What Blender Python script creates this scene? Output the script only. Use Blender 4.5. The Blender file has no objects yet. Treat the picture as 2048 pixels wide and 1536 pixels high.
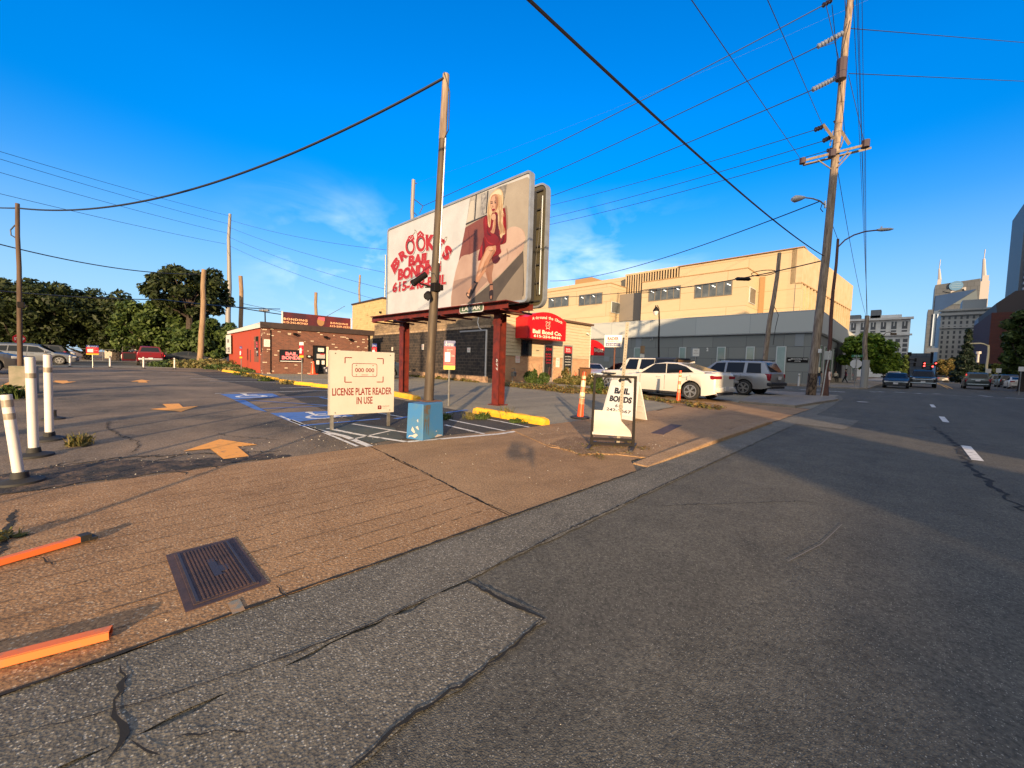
import bpy, bmesh, math, random
import numpy as np
from mathutils import Vector, Matrix, Euler
random.seed(7)
R = math.radians
SC = bpy.context.scene
COL = SC.collection

# ------------------------------------------------------------------ camera
FPX, CAMH = 770.0, 1.22
PITCH, ROLL, YAW = R(3.05), R(1.72), R(45.698)
def _basis():
    fw = Vector((-math.sin(YAW)*math.cos(PITCH), math.cos(YAW)*math.cos(PITCH), -math.sin(PITCH)))
    r0 = Vector((math.cos(YAW), math.sin(YAW), 0)); u0 = r0.cross(fw)
    r = r0*math.cos(ROLL) + u0*math.sin(ROLL); u = -r0*math.sin(ROLL) + u0*math.cos(ROLL)
    return fw, r, u
FW, RT, UP = _basis()
cam_data = bpy.data.cameras.new('camera'); cam = bpy.data.objects.new('camera', cam_data); COL.objects.link(cam)
cam_data.sensor_width = 36; cam_data.lens = FPX/2048*36; cam_data.clip_start = 0.05; cam_data.clip_end = 6000
cam.matrix_world = Matrix(((RT.x, UP.x, -FW.x, 0), (RT.y, UP.y, -FW.y, 0), (RT.z, UP.z, -FW.z, CAMH), (0, 0, 0, 1)))
SC.camera = cam
# ------------------------------------------------------------------ sun, sky, exposure
SUN_EL = R(10.5)
SUN_DIR = Vector((0.707*math.cos(SUN_EL), -0.707*math.cos(SUN_EL), math.sin(SUN_EL)))   # towards the sun
sd = bpy.data.lights.new('sun', 'SUN'); sd.energy = 3.9; sd.angle = R(0.7); sd.color = (1.0, 0.70, 0.40)
sun = bpy.data.objects.new('sun', sd); COL.objects.link(sun); sun.location = (20, -20, 30)
sun.rotation_euler = SUN_DIR.to_track_quat('Z', 'Y').to_euler()
W = bpy.data.worlds.new('World'); SC.world = W; W.use_nodes = True
wn, wl = W.node_tree.nodes, W.node_tree.links
for n in list(wn): wn.remove(n)
def wnode(t, **k):
    n = wn.new(t)
    for a, b in k.items(): setattr(n, a, b)
    return n
sky = wnode('ShaderNodeTexSky', sky_type='NISHITA', sun_disc=False, sun_elevation=SUN_EL, sun_rotation=R(135), altitude=150, air_density=1.0, dust_density=0.3, ozone_density=3.0)
hs = wnode('ShaderNodeHueSaturation'); hs.inputs['Saturation'].default_value = 1.42; hs.inputs['Hue'].default_value = 0.512; hs.inputs['Value'].default_value = 0.95
wl.new(sky.outputs[0], hs.inputs['Color'])
# thin cirrus low in the sky
tc = wnode('ShaderNodeTexCoord'); mp = wnode('ShaderNodeMapping'); mp.inputs['Scale'].default_value = (2.2, 2.2, 5.0)
wl.new(tc.outputs['Generated'], mp.inputs[0])
nz = wnode('ShaderNodeTexNoise'); nz.inputs['Scale'].default_value = 2.2; nz.inputs['Detail'].default_value = 8; nz.inputs['Roughness'].default_value = 0.52; nz.inputs['Distortion'].default_value = 0.4
wl.new(mp.outputs[0], nz.inputs['Vector'])
cr = wnode('ShaderNodeValToRGB'); cr.color_ramp.elements[0].position = 0.46; cr.color_ramp.elements[1].position = 0.84
wl.new(nz.outputs['Fac'], cr.inputs[0])
sx = wnode('ShaderNodeSeparateXYZ'); wl.new(tc.outputs['Generated'], sx.inputs[0])
band = wnode('ShaderNodeMapRange'); band.interpolation_type = 'SMOOTHSTEP'
band.inputs['From Min'].default_value = 0.42; band.inputs['From Max'].default_value = 0.2
wl.new(sx.outputs['Z'], band.inputs['Value'])
mm = wnode('ShaderNodeMath', operation='MULTIPLY'); wl.new(cr.outputs[0], mm.inputs[0]); wl.new(band.outputs[0], mm.inputs[1])
# the wisps stand in two places only: over the brick office and behind the billboard
def spot(px, py, a, b):
    d = (FW + RT*((px-1024)/FPX) + UP*((768-py)/FPX)).normalized()
    v = wnode('ShaderNodeVectorMath', operation='DISTANCE'); v.inputs[1].default_value = d; wl.new(tc.outputs['Generated'], v.inputs[0])
    r_ = wnode('ShaderNodeMapRange'); r_.interpolation_type = 'SMOOTHSTEP'; r_.inputs['From Min'].default_value = a; r_.inputs['From Max'].default_value = b
    wl.new(v.outputs['Value'], r_.inputs['Value']); return r_.outputs[0]
sp = wnode('ShaderNodeMath', operation='MAXIMUM'); wl.new(spot(690, 500, 0.26, 0.05), sp.inputs[0]); wl.new(spot(1200, 480, 0.30, 0.05), sp.inputs[1])
m2 = wnode('ShaderNodeMath', operation='MULTIPLY'); wl.new(mm.outputs[0], m2.inputs[0]); wl.new(sp.outputs[0], m2.inputs[1])
# bright hazy side of the sky around the low sun, behind the camera
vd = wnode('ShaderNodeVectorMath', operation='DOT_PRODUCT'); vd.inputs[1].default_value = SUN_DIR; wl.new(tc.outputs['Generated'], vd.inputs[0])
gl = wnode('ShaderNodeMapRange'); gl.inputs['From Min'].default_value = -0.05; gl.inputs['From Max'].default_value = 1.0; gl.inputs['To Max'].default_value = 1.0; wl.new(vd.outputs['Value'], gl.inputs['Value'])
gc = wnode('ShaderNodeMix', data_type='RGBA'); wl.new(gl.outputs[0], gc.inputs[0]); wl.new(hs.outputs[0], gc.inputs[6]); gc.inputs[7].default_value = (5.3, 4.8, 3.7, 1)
# the low sky opposite the sun is a little deeper than the model's
dk = wnode('ShaderNodeMapRange'); dk.inputs['From Min'].default_value = 0.0; dk.inputs['From Max'].default_value = 0.5; dk.inputs['To Min'].default_value = 0.55; dk.inputs['To Max'].default_value = 1.0; wl.new(sx.outputs['Z'], dk.inputs['Value'])
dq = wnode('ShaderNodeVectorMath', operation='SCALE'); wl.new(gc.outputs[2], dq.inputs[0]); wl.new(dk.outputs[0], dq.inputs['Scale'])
hz = wnode('ShaderNodeMapRange'); hz.inputs['From Min'].default_value = 0.42; hz.inputs['From Max'].default_value = 0.0; hz.inputs['To Max'].default_value = 0.78; hz.interpolation_type = 'SMOOTHSTEP'; wl.new(sx.outputs['Z'], hz.inputs['Value'])
dm0 = wnode('ShaderNodeMix', data_type='RGBA'); wl.new(hz.outputs[0], dm0.inputs[0]); wl.new(dq.outputs[0], dm0.inputs[6]); dm0.inputs[7].default_value = (1.15, 1.85, 2.75, 1)
dm = wnode('ShaderNodeVectorMath', operation='SCALE'); wl.new(dm0.outputs[2], dm.inputs[0]); dm.inputs['Scale'].default_value = 1.0
mx = wnode('ShaderNodeMix', data_type='RGBA'); wl.new(m2.outputs[0], mx.inputs[0]); wl.new(dm.outputs[0], mx.inputs[6]); mx.inputs[7].default_value = (3.6, 4.0, 4.4, 1)
bg = wnode('ShaderNodeBackground'); bg.inputs[1].default_value = 0.15
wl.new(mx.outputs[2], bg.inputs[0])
wo = wnode('ShaderNodeOutputWorld'); wl.new(bg.outputs[0], wo.inputs[0])
SC.view_settings.view_transform = 'Standard'; SC.view_settings.look = 'None'
SC.view_settings.exposure = 1.32; SC.view_settings.gamma = 1

# ------------------------------------------------------------------ pixel -> world point helpers (photo pixels, 2048 x 1536)
def ray(px, py):
    return FW + RT*((px-1024)/FPX) + UP*((768-py)/FPX)
def G(px, py, z=0.0):
    d = ray(px, py); t = (z-CAMH)/d.z; return Vector((d.x*t, d.y*t, z))
def PY(px, py, y):
    d = ray(px, py); t = y/d.y; return Vector((d.x*t, y, CAMH+d.z*t))
def PX(px, py, x):
    d = ray(px, py); t = x/d.x; return Vector((x, d.y*t, CAMH+d.z*t))
def PD(px, py, dep):
    d = ray(px, py); return Vector((0, 0, CAMH)) + d*dep
def dep_of(x, y):
    return x*FW.x + y*FW.y

# ------------------------------------------------------------------ materials
MATS = {}
def newmat(name):
    m = bpy.data.materials.new(name); m.use_nodes = True
    n, l = m.node_tree.nodes, m.node_tree.links
    b = n['Principled BSDF']
    return m, n, l, b
def C4(c): return (c[0], c[1], c[2], 1.0)
def coords(n, l, scale=(1, 1, 1), rot=(0, 0, 0), src='Object'):
    t = n.new('ShaderNodeTexCoord'); mpn = n.new('ShaderNodeMapping')
    mpn.inputs['Scale'].default_value = scale; mpn.inputs['Rotation'].default_value = rot
    l.new(t.outputs[src], mpn.inputs[0]); return mpn.outputs[0]
def noise(n, l, vec, scale, detail=5, rough=0.6, dist=0.0):
    z = n.new('ShaderNodeTexNoise'); z.inputs['Scale'].default_value = scale; z.inputs['Detail'].default_value = detail
    z.inputs['Roughness'].default_value = rough; z.inputs['Distortion'].default_value = dist
    l.new(vec, z.inputs['Vector']); return z.outputs['Fac']
def ramp(n, l, v, lo, hi, a=(0, 0, 0), b=(1, 1, 1)):
    r = n.new('ShaderNodeValToRGB'); r.color_ramp.elements[0].position = lo; r.color_ramp.elements[1].position = hi
    r.color_ramp.elements[0].color = C4(a); r.color_ramp.elements[1].color = C4(b); l.new(v, r.inputs[0]); return r.outputs[0]
def mix(n, l, f, a, b, mode='MIX'):
    x = n.new('ShaderNodeMix'); x.data_type = 'RGBA'; x.blend_type = mode
    for s, i in ((f, 0), (a, 6), (b, 7)):
        if hasattr(s, 'links') or hasattr(s, 'is_linked'): l.new(s, x.inputs[i])
        elif i == 0: x.inputs[0].default_value = s
        else: x.inputs[i].default_value = C4(s)
    return x.outputs[2]
def bump(n, l, b, h, strength=0.3, dist=0.01):
    u = n.new('ShaderNodeBump'); u.inputs['Strength'].default_value = strength; u.inputs['Distance'].default_value = dist
    l.new(h, u.inputs['Height']); l.new(u.outputs[0], b.inputs['Normal'])
def mat(name, c, rough=0.6, metal=0.0, c2=None, ns=3.0, lo=0.4, hi=0.65, bs=None, bst=0.3, bd=0.004, stretch=(1, 1, 1), emit=None, es=1.0, coat=0.0, trans=0.0, spec=None):
    if name in MATS: return MATS[name]
    m, n, l, b = newmat(name)
    b.inputs['Base Color'].default_value = C4(c); b.inputs['Roughness'].default_value = rough; b.inputs['Metallic'].default_value = metal
    if coat: b.inputs['Coat Weight'].default_value = coat; b.inputs['Coat Roughness'].default_value = 0.08
    if trans: b.inputs['Transmission Weight'].default_value = trans
    if spec is not None: b.inputs['Specular IOR Level'].default_value = spec
    if c2 is not None or bs:
        v = coords(n, l, stretch)
    if c2 is not None:
        f = ramp(n, l, noise(n, l, v, ns), lo, hi); l.new(mix(n, l, f, c, c2), b.inputs['Base Color'])
    if bs: bump(n, l, b, noise(n, l, v, bs, 6), bst, bd)
    if emit: b.inputs['Emission Color'].default_value = C4(emit); b.inputs['Emission Strength'].default_value = es
    MATS[name] = m; return m

def m_aggregate(name, dark, light, stone, tint, sscale=95, dens=0.30, patch=0.5, rough=0.9):
    """asphalt / exposed aggregate: fine stones, mottling, large stains"""
    m, n, l, b = newmat(name); v = coords(n, l)
    big = ramp(n, l, noise(n, l, v, 0.35, 6, 0.65), 0.36, 0.68)
    mid = ramp(n, l, noise(n, l, v, 2.3, 7, 0.7, 0.5), 0.35, 0.7)
    fine = ramp(n, l, noise(n, l, v, 55, 4, 0.8), 0.36, 0.66)
    base = mix(n, l, mid, dark, light)
    strk = ramp(n, l, noise(n, l, coords(n, l, (1.3, 0.10, 1)), 1.2, 6, 0.65, 0.3), 0.38, 0.66)
    base = mix(n, l, strk, mix(n, l, 1.0, base, (0.80, 0.80, 0.81), 'MULTIPLY'), mix(n, l, 1.0, base, (1.14, 1.12, 1.08), 'MULTIPLY'))
    blot = ramp(n, l, noise(n, l, v, 1.1, 3, 0.5, 1.2), 0.62, 0.70); q_ = n.new('ShaderNodeMath'); q_.operation = 'MULTIPLY'; l.new(blot, q_.inputs[0]); q_.inputs[1].default_value = 0.35
    base = mix(n, l, q_.outputs[0], base, dark)
    t = n.new('ShaderNodeMath'); t.operation = 'MULTIPLY'; l.new(big, t.inputs[0]); t.inputs[1].default_value = patch
    base = mix(n, l, t.outputs[0], base, tint)
    base = mix(n, l, fine, mix(n, l, 1.0, base, (0.55, 0.55, 0.58), 'MULTIPLY'), mix(n, l, 1.0, base, (1.5, 1.45, 1.4), 'MULTIPLY'))
    vo = n.new('ShaderNodeTexVoronoi'); vo.inputs['Scale'].default_value = sscale; l.new(v, vo.inputs['Vector'])
    bw = n.new('ShaderNodeSeparateColor'); l.new(vo.outputs['Color'], bw.inputs[0])
    gt = n.new('ShaderNodeMath'); gt.operation = 'GREATER_THAN'; gt.inputs[1].default_value = 1-dens; l.new(bw.outputs[0], gt.inputs[0])
    lt = n.new('ShaderNodeMath'); lt.operation = 'LESS_THAN'; lt.inputs[1].default_value = 0.42; l.new(vo.outputs['Distance'], lt.inputs[0])
    an = n.new('ShaderNodeMath'); an.operation = 'MULTIPLY'; l.new(gt.outputs[0], an.inputs[0]); l.new(lt.outputs[0], an.inputs[1])
    an2 = n.new('ShaderNodeMath'); an2.operation = 'MULTIPLY'; l.new(an.outputs[0], an2.inputs[0]); l.new(bw.outputs[1], an2.inputs[1])
    col = mix(n, l, an2.outputs[0], base, stone)
    l.new(col, b.inputs['Base Color']); b.inputs['Roughness'].default_value = rough; b.inputs['Specular IOR Level'].default_value = 0.25
    hh = n.new('ShaderNodeMath'); hh.operation = 'ADD'; l.new(vo.outputs['Distance'], hh.inputs[0]); l.new(noise(n, l, v, 30, 5, 0.75), hh.inputs[1])
    bump(n, l, b, hh.outputs[0], 0.38, 0.005)
    MATS[name] = m; return m

def m_masonry(name, c1, c2, mortar, bw, bh, mort=0.012, odd=None, stain=None, rough=0.9, bst=0.6, oddp=0.93, stmul=0.8, slo=0.42, shi=0.6, sscale=(0.5, 0.5, 1.6)):
    """bricks / blocks laid on walls that face x or y (u = x + y)"""
    m, n, l, b = newmat(name)
    t = n.new('ShaderNodeTexCoord'); s = n.new('ShaderNodeSeparateXYZ'); l.new(t.outputs['Object'], s.inputs[0])
    a = n.new('ShaderNodeMath'); a.operation = 'ADD'; l.new(s.outputs[0], a.inputs[0]); l.new(s.outputs[1], a.inputs[1])
    c = n.new('ShaderNodeCombineXYZ'); l.new(a.outputs[0], c.inputs[0]); l.new(s.outputs[2], c.inputs[1])
    br = n.new('ShaderNodeTexBrick'); l.new(c.outputs[0], br.inputs['Vector'])
    br.inputs['Scale'].default_value = 1.0; br.inputs['Brick Width'].default_value = bw; br.inputs['Row Height'].default_value = bh
    br.inputs['Mortar Size'].default_value = mort; br.inputs['Mortar Smooth'].default_value = 0.3; br.inputs['Bias'].default_value = 0
    br.inputs['Color1'].default_value = C4(c1); br.inputs['Color2'].default_value = C4(c2); br.inputs['Mortar'].default_value = C4(mortar)
    col = br.outputs['Color']
    if odd:
        # some bricks light: cell id from floor(u/bw), floor(v/bh)
        mp2 = n.new('ShaderNodeVectorMath'); mp2.operation = 'DIVIDE'; l.new(c.outputs[0], mp2.inputs[0]); mp2.inputs[1].default_value = (bw, bh, 1)
        fl = n.new('ShaderNodeVectorMath'); fl.operation = 'FLOOR'; l.new(mp2.outputs[0], fl.inputs[0])
        wn_ = n.new('ShaderNodeTexWhiteNoise'); wn_.noise_dimensions = '2D'; l.new(fl.outputs[0], wn_.inputs['Vector'])
        nn = noise(n, l, c.outputs[0], 0.9, 3); ad = n.new('ShaderNodeMath'); ad.operation = 'MULTIPLY_ADD'; l.new(nn, ad.inputs[0]); ad.inputs[1].default_value = 0.25; l.new(wn_.outputs[0], ad.inputs[2])
        g = n.new('ShaderNodeMath'); g.operation = 'GREATER_THAN'; l.new(ad.outputs[0], g.inputs[0]); g.inputs[1].default_value = oddp+0.12
        iv = n.new('ShaderNodeMath'); iv.operation = 'SUBTRACT'; iv.inputs[0].default_value = 1; l.new(br.outputs['Fac'], iv.inputs[1])
        gm = n.new('ShaderNodeMath'); gm.operation = 'MULTIPLY'; l.new(g.outputs[0], gm.inputs[0]); l.new(iv.outputs[0], gm.inputs[1])
        col = mix(n, l, gm.outputs[0], col, odd)
    if stain:
        v = coords(n, l, sscale)
        f = ramp(n, l, noise(n, l, v, 1.6, 9, 0.75, 0.4), slo, shi)
        q = n.new('ShaderNodeMath'); q.operation = 'MULTIPLY'; l.new(f, q.inputs[0]); q.inputs[1].default_value = stmul
        col = mix(n, l, q.outputs[0], col, stain)
    l.new(col, b.inputs['Base Color']); b.inputs['Roughness'].default_value = rough
    iv2 = n.new('ShaderNodeMath'); iv2.operation = 'MULTIPLY_ADD'; l.new(br.outputs['Fac'], iv2.inputs[0]); iv2.inputs[1].default_value = -1; l.new(noise(n, l, coords(n, l), 14, 4), iv2.inputs[2])
    bump(n, l, b, iv2.outputs[0], bst, 0.012)
    MATS[name] = m; return m

def m_leaf(name, c, c2, c3=None):
    m, n, l, b = newmat(name)
    g = n.new('ShaderNodeNewGeometry'); rp = n.new('ShaderNodeValToRGB'); l.new(g.outputs['Random Per Island'], rp.inputs[0])
    rp.color_ramp.elements[0].color = C4(c); rp.color_ramp.elements[1].color = C4(c2)
    if c3: e = rp.color_ramp.elements.new(0.85); e.color = C4(c3)
    l.new(rp.outputs[0], b.inputs['Base Color']); b.inputs['Roughness'].default_value = 0.55; b.inputs['Specular IOR Level'].default_value = 0.25
    tr = n.new('ShaderNodeBsdfTranslucent'); l.new(rp.outputs[0], tr.inputs[0])
    ms = n.new('ShaderNodeMixShader'); ms.inputs[0].default_value = 0.22
    l.new(b.outputs[0], ms.inputs[1]); l.new(tr.outputs[0], ms.inputs[2]); l.new(ms.outputs[0], n['Material Output'].inputs[0])
    MATS[name] = m; return m

ASPH = m_aggregate('street_asphalt', (0.070, 0.068, 0.058), (0.115, 0.110, 0.092), (0.32, 0.30, 0.25), (0.120, 0.112, 0.092), 165, 0.15, 0.55)
GUTT = m_aggregate('gutter_asphalt', (0.088, 0.084, 0.070), (0.16, 0.150, 0.122), (0.42, 0.39, 0.32), (0.18, 0.163, 0.130), 105, 0.34, 0.5)
LOTA = m_aggregate('lot_asphalt', (0.034, 0.034, 0.032), (0.125, 0.108, 0.084), (0.32, 0.28, 0.22), (0.26, 0.19, 0.125), 70, 0.2, 0.95)
LOTD = m_aggregate('fresh_asphalt', (0.030, 0.031, 0.029), (0.056, 0.056, 0.050), (0.24, 0.21, 0.18), (0.085, 0.075, 0.066), 70, 0.14, 0.6)
FORE = m_aggregate('forecourt_asphalt', (0.21, 0.19, 0.145), (0.29, 0.26, 0.19), (0.40, 0.35, 0.26), (0.25, 0.22, 0.16), 80, 0.2, 0.6)
APRON = m_aggregate('aggregate_concrete', (0.22, 0.126, 0.062), (0.36, 0.215, 0.108), (0.50, 0.37, 0.24), (0.39, 0.24, 0.124), 75, 0.35, 0.5)
SIDEW = m_aggregate('sidewalk_concrete', (0.21, 0.125, 0.065), (0.33, 0.205, 0.108), (0.44, 0.33, 0.21), (0.38, 0.245, 0.13), 130, 0.2, 0.7)
CURBC = m_aggregate('curb_concrete', (0.26, 0.165, 0.095), (0.38, 0.25, 0.15), (0.5, 0.42, 0.3), (0.26, 0.17, 0.08), 90, 0.2, 0.7)
GREYC = m_aggregate('grey_concrete', (0.20, 0.18, 0.15), (0.30, 0.27, 0.23), (0.42, 0.38, 0.32), (0.24, 0.20, 0.16), 90, 0.2, 0.6)
DIRT = m_aggregate('dry_dirt', (0.13, 0.08, 0.045), (0.24, 0.15, 0.08), (0.55, 0.45, 0.3), (0.30, 0.18, 0.09), 60, 0.3, 0.6)
GROOV = mat('groove_brown', (0.17, 0.10, 0.052), 0.95, 0, (0.07, 0.044, 0.024), 7)
CRACK = mat('crack_shadowless_tar', (0.012, 0.012, 0.012), 0.95)
PBLACK = mat('black_paint', (0.010, 0.008, 0.008), 0.6, 0.0, spec=0.15)
RUBBER = mat('rubber', (0.018, 0.018, 0.018), 0.75)
STEEL = mat('galvanised_steel', (0.34, 0.33, 0.31), 0.42, 0.75, (0.22, 0.21, 0.19), 9)
ALU = mat('aluminium', (0.55, 0.55, 0.54), 0.35, 0.8)
GLASS = mat('dark_glass', (0.015, 0.019, 0.024), 0.06, 0.0, spec=0.9)
CHROME = mat('chrome', (0.65, 0.65, 0.65), 0.15, 1.0)
WHITEP = mat('white_paint', (0.66, 0.64, 0.60), 0.5, 0, (0.60, 0.57, 0.52), 6, 0.5, 0.8)
WHITEM = mat('white_marking', (0.62, 0.60, 0.56), 0.85, 0, (0.20, 0.18, 0.165), 7, 0.52, 0.66)
BLUEM = mat('blue_marking', (0.055, 0.15, 0.42), 0.85, 0, (0.06, 0.09, 0.15), 5, 0.52, 0.74)
ORNGM = mat('orange_marking', (0.78, 0.33, 0.06), 0.85, 0, (0.34, 0.17, 0.07), 11, 0.56, 0.70)
YELP = mat('yellow_paint', (0.72, 0.37, 0.015), 0.7, 0, (0.30, 0.19, 0.06), 9, 0.55, 0.68, bs=20)
WOOD = mat('weathered_wood', (0.30, 0.235, 0.175), 0.9, 0, (0.14, 0.10, 0.075), 5, 0.4, 0.62, bs=14, bst=0.6, stretch=(3, 3, 0.25))
WOODL = mat('pale_wood', (0.27, 0.185, 0.11), 0.9, 0, (0.17, 0.10, 0.055), 5, 0.4, 0.65, bs=14, bst=0.6, stretch=(3, 3, 0.25))
DKRED = mat('oxide_red_steel', (0.14, 0.018, 0.010), 0.55, 0.1, (0.06, 0.012, 0.010), 4, 0.42, 0.68)
BWIRE = mat('black_cable', (0.010, 0.010, 0.012), 0.5)
CWIRE = mat('weathered_conductor', (0.03, 0.035, 0.05), 0.5, 0.4)

# ------------------------------------------------------------------ mesh builder
_TXT = {}
def text_geo(s, off=0.0, space=1.0):
    k = (s, off, space)
    if k in _TXT: return _TXT[k]
    cu = bpy.data.curves.new('t', 'FONT'); cu.body = s; cu.offset = off; cu.space_character = space; cu.resolution_u = 3
    o = bpy.data.objects.new('t', cu); COL.objects.link(o)
    dg = bpy.context.evaluated_depsgraph_get(); me = bpy.data.meshes.new_from_object(o.evaluated_get(dg))
    vs = np.array([v.co[:2] for v in me.vertices]) if len(me.vertices) else np.zeros((0, 2)); fs = [tuple(p.vertices) for p in me.polygons]
    bpy.data.objects.remove(o); bpy.data.curves.remove(cu); bpy.data.meshes.remove(me)
    _TXT[k] = (vs, fs); return _TXT[k]

class MB:
    def __init__(s): s.v = []; s.f = []; s.mi = []; s.ml = []; s.M = Matrix.Identity(4)
    def _m(s, m):
        if m not in s.ml: s.ml.append(m)
        return s.ml.index(m)
    def add(s, vs, fs, m, M=None):
        b = len(s.v); T = s.M @ M if M is not None else s.M
        s.v += [tuple(T @ Vector(p)) for p in vs]; k = s._m(m)
        s.f += [tuple(i+b for i in f) for f in fs]; s.mi += [k]*len(fs); return s
    def box(s, c, d, m, rz=0, M=None, rot=None):
        x, y, z = d[0]/2, d[1]/2, d[2]/2
        vs = [(-x, -y, -z), (x, -y, -z), (x, y, -z), (-x, y, -z), (-x, -y, z), (x, -y, z), (x, y, z), (-x, y, z)]
        fs = [(3, 2, 1, 0), (4, 5, 6, 7), (0, 1, 5, 4), (1, 2, 6, 5), (2, 3, 7, 6), (3, 0, 4, 7)]
        T = Matrix.Translation(c) @ (Euler(rot).to_matrix().to_4x4() if rot else Matrix.Rotation(rz, 4, 'Z'))
        return s.add(vs, fs, m, (M @ T) if M is not None else T)
    def bbox(s, c, d, m, bev=0.01, rz=0, rot=None, seg=2):
        """bevelled box"""
        bm = bmesh.new(); bmesh.ops.create_cube(bm, size=1); bmesh.ops.scale(bm, vec=d, verts=bm.verts)
        bmesh.ops.bevel(bm, geom=list(bm.edges), offset=bev, segments=seg, affect='EDGES', profile=0.5)
        T = Matrix.Translation(c) @ (Euler(rot).to_matrix().to_4x4() if rot else Matrix.Rotation(rz, 4, 'Z'))
        bm.verts.ensure_lookup_table(); vs = [tuple(v.co) for v in bm.verts]; fs = [tuple(v.index for v in f.verts) for f in bm.faces]
        bm.free(); return s.add(vs, fs, m, T)
    def tube(s, pts, r, m, n=8, caps=True, rr=None):
        pts = [Vector(p) for p in pts]; N = len(pts); rs = rr if rr else [r]*N
        vs = []; fs = []; prev = None
        for i, p in enumerate(pts):
            d = (pts[min(i+1, N-1)]-pts[max(i-1, 0)]).normalized()
            if prev is None:
                a = d.orthogonal().normalized()
            else:
                a = (prev - d*prev.dot(d)); a = a.normalized() if a.length > 1e-6 else d.orthogonal().normalized()
            prev = a; b = d.cross(a)
            for k in range(n):
                t = 2*math.pi*k/n; vs.append(tuple(p + (a*math.cos(t)+b*math.sin(t))*rs[i]))
        for i in range(N-1):
            for k in range(n):
                fs.append((i*n+k, i*n+(k+1) % n, (i+1)*n+(k+1) % n, (i+1)*n+k))
        if caps: fs.append(tuple(range(n-1, -1, -1))); fs.append(tuple((N-1)*n+k for k in range(n)))
        return s.add(vs, fs, m)
    def cyl(s, p0, p1, r0, m, r1=None, n=12): return s.tube([p0, p1], r0, m, n, True, [r0, r0 if r1 is None else r1])
    def lathe(s, prof, m, n=20, M=None, caps=True):
        """profile [(r,z)] about z"""
        vs = []; fs = []
        for r, z in prof:
            for k in range(n):
                t = 2*math.pi*k/n; vs.append((r*math.cos(t), r*math.sin(t), z))
        for i in range(len(prof)-1):
            for k in range(n): fs.append((i*n+k, i*n+(k+1) % n, (i+1)*n+(k+1) % n, (i+1)*n+k))
        if caps: fs.append(tuple(range(n-1, -1, -1))); fs.append(tuple((len(prof)-1)*n+k for k in range(n)))
        return s.add(vs, fs, m, M)
    def prism(s, poly, y0, y1, m, M=None):
        """polygon in (x,z), extruded y0..y1"""
        N = len(poly)
        vs = [(p[0], y0, p[1]) for p in poly]+[(p[0], y1, p[1]) for p in poly]
        fs = [tuple(range(N)), tuple(range(2*N-1, N-1, -1))]+[(i, i+N, (i+1) % N+N, (i+1) % N) for i in range(N)]
        return s.add(vs, fs, m, M)
    def slab(s, poly, z0, z1, m):
        N = len(poly); vs = [(p[0], p[1], z0) for p in poly]+[(p[0], p[1], z1) for p in poly]
        fs = [tuple(range(N-1, -1, -1)), tuple(range(N, 2*N))]+[(i, (i+1) % N, (i+1) % N+N, i+N) for i in range(N)]
        return s.add(vs, fs, m)
    def poly(s, pts, m): return s.add([tuple(p) for p in pts], [tuple(range(len(pts)))], m)
    def ball(s, c, r, m, n=10, sc=(1, 1, 1)):
        prof = [(max(1e-4, math.sin(math.pi*i/n))*r, -math.cos(math.pi*i/n)*r) for i in range(n+1)]
        return s.lathe(prof, m, n*2, Matrix.Translation(c) @ Matrix.Diagonal((sc[0], sc[1], sc[2], 1)))
    def text(s, t, x, z, w, h, m, y=0.0, off=0.0, space=1.0, M=None, shear=0, rot=0):
        """text centred at (x,z) on the plane y, fitted to w x h, readable from -y"""
        vs, fs = text_geo(t, off, space)
        if len(vs) == 0: return s
        lo = vs.min(0); hi = vs.max(0); sz = np.maximum(hi-lo, 1e-6)
        q = (vs-(lo+hi)/2)/sz; px = q[:, 0]*w + q[:, 1]*h*shear; pz = q[:, 1]*h
        c, sn = math.cos(rot), math.sin(rot)
        return s.add([(x+a*c-b*sn, y, z+a*sn+b*c) for a, b in zip(px, pz)], fs, m, M)
    def arch(s, t, pts, hgt, wid, m, y=0.0, off=0.0):
        """text letter by letter; pts [(x,z,rot)]"""
        for ch, (x, z, r_), h_, w_ in zip(t, pts, hgt, wid):
            if ch != ' ': s.text(ch, x, z, w_, h_, m, y, off, rot=r_)
        return s
    def build(s, name, parent=None, smooth=False, angle=35, keep=None):
        me = bpy.data.meshes.new(name); me.from_pydata(s.v, [], s.f)
        for m in s.ml: me.materials.append(m)
        me.polygons.foreach_set('material_index', s.mi)
        if smooth:
            me.shade_smooth(); me.set_sharp_from_angle(angle=R(angle))
        me.update()
        o = bpy.data.objects.new(name, me); COL.objects.link(o)
        if parent: o.parent = parent
        return o
def tag(o, label=None, cat=None, group=None, kind=None):
    if label: o['label'] = label
    if cat: o['category'] = cat
    if group: o['group'] = group
    if kind: o['kind'] = kind
    return o
def thing(name, label, cat, loc=(0, 0, 0), rz=0.0, group=None):
    o = bpy.data.objects.new(name, None); COL.objects.link(o); o.location = loc; o.rotation_euler = (0, 0, rz)
    o.empty_display_size = 0.3
    return tag(o, label, cat, group)
def struct(name, mb, smooth=False):
    o = mb.build(name, None, smooth); o['kind'] = 'structure'; return o
def kids(o): return [c for c in bpy.data.objects if c.parent == o]
def copy_tree(o, loc=None, rz=None, label=None, group=None, parent=None):
    c = o.copy(); COL.objects.link(c)
    if parent: c.parent = parent
    if loc is not None: c.location = loc
    if rz is not None: c.rotation_euler = (0, 0, rz)
    if label: c['label'] = label
    if group: c['group'] = group
    for k in kids(o): copy_tree(k, parent=c)
    return c
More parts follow.
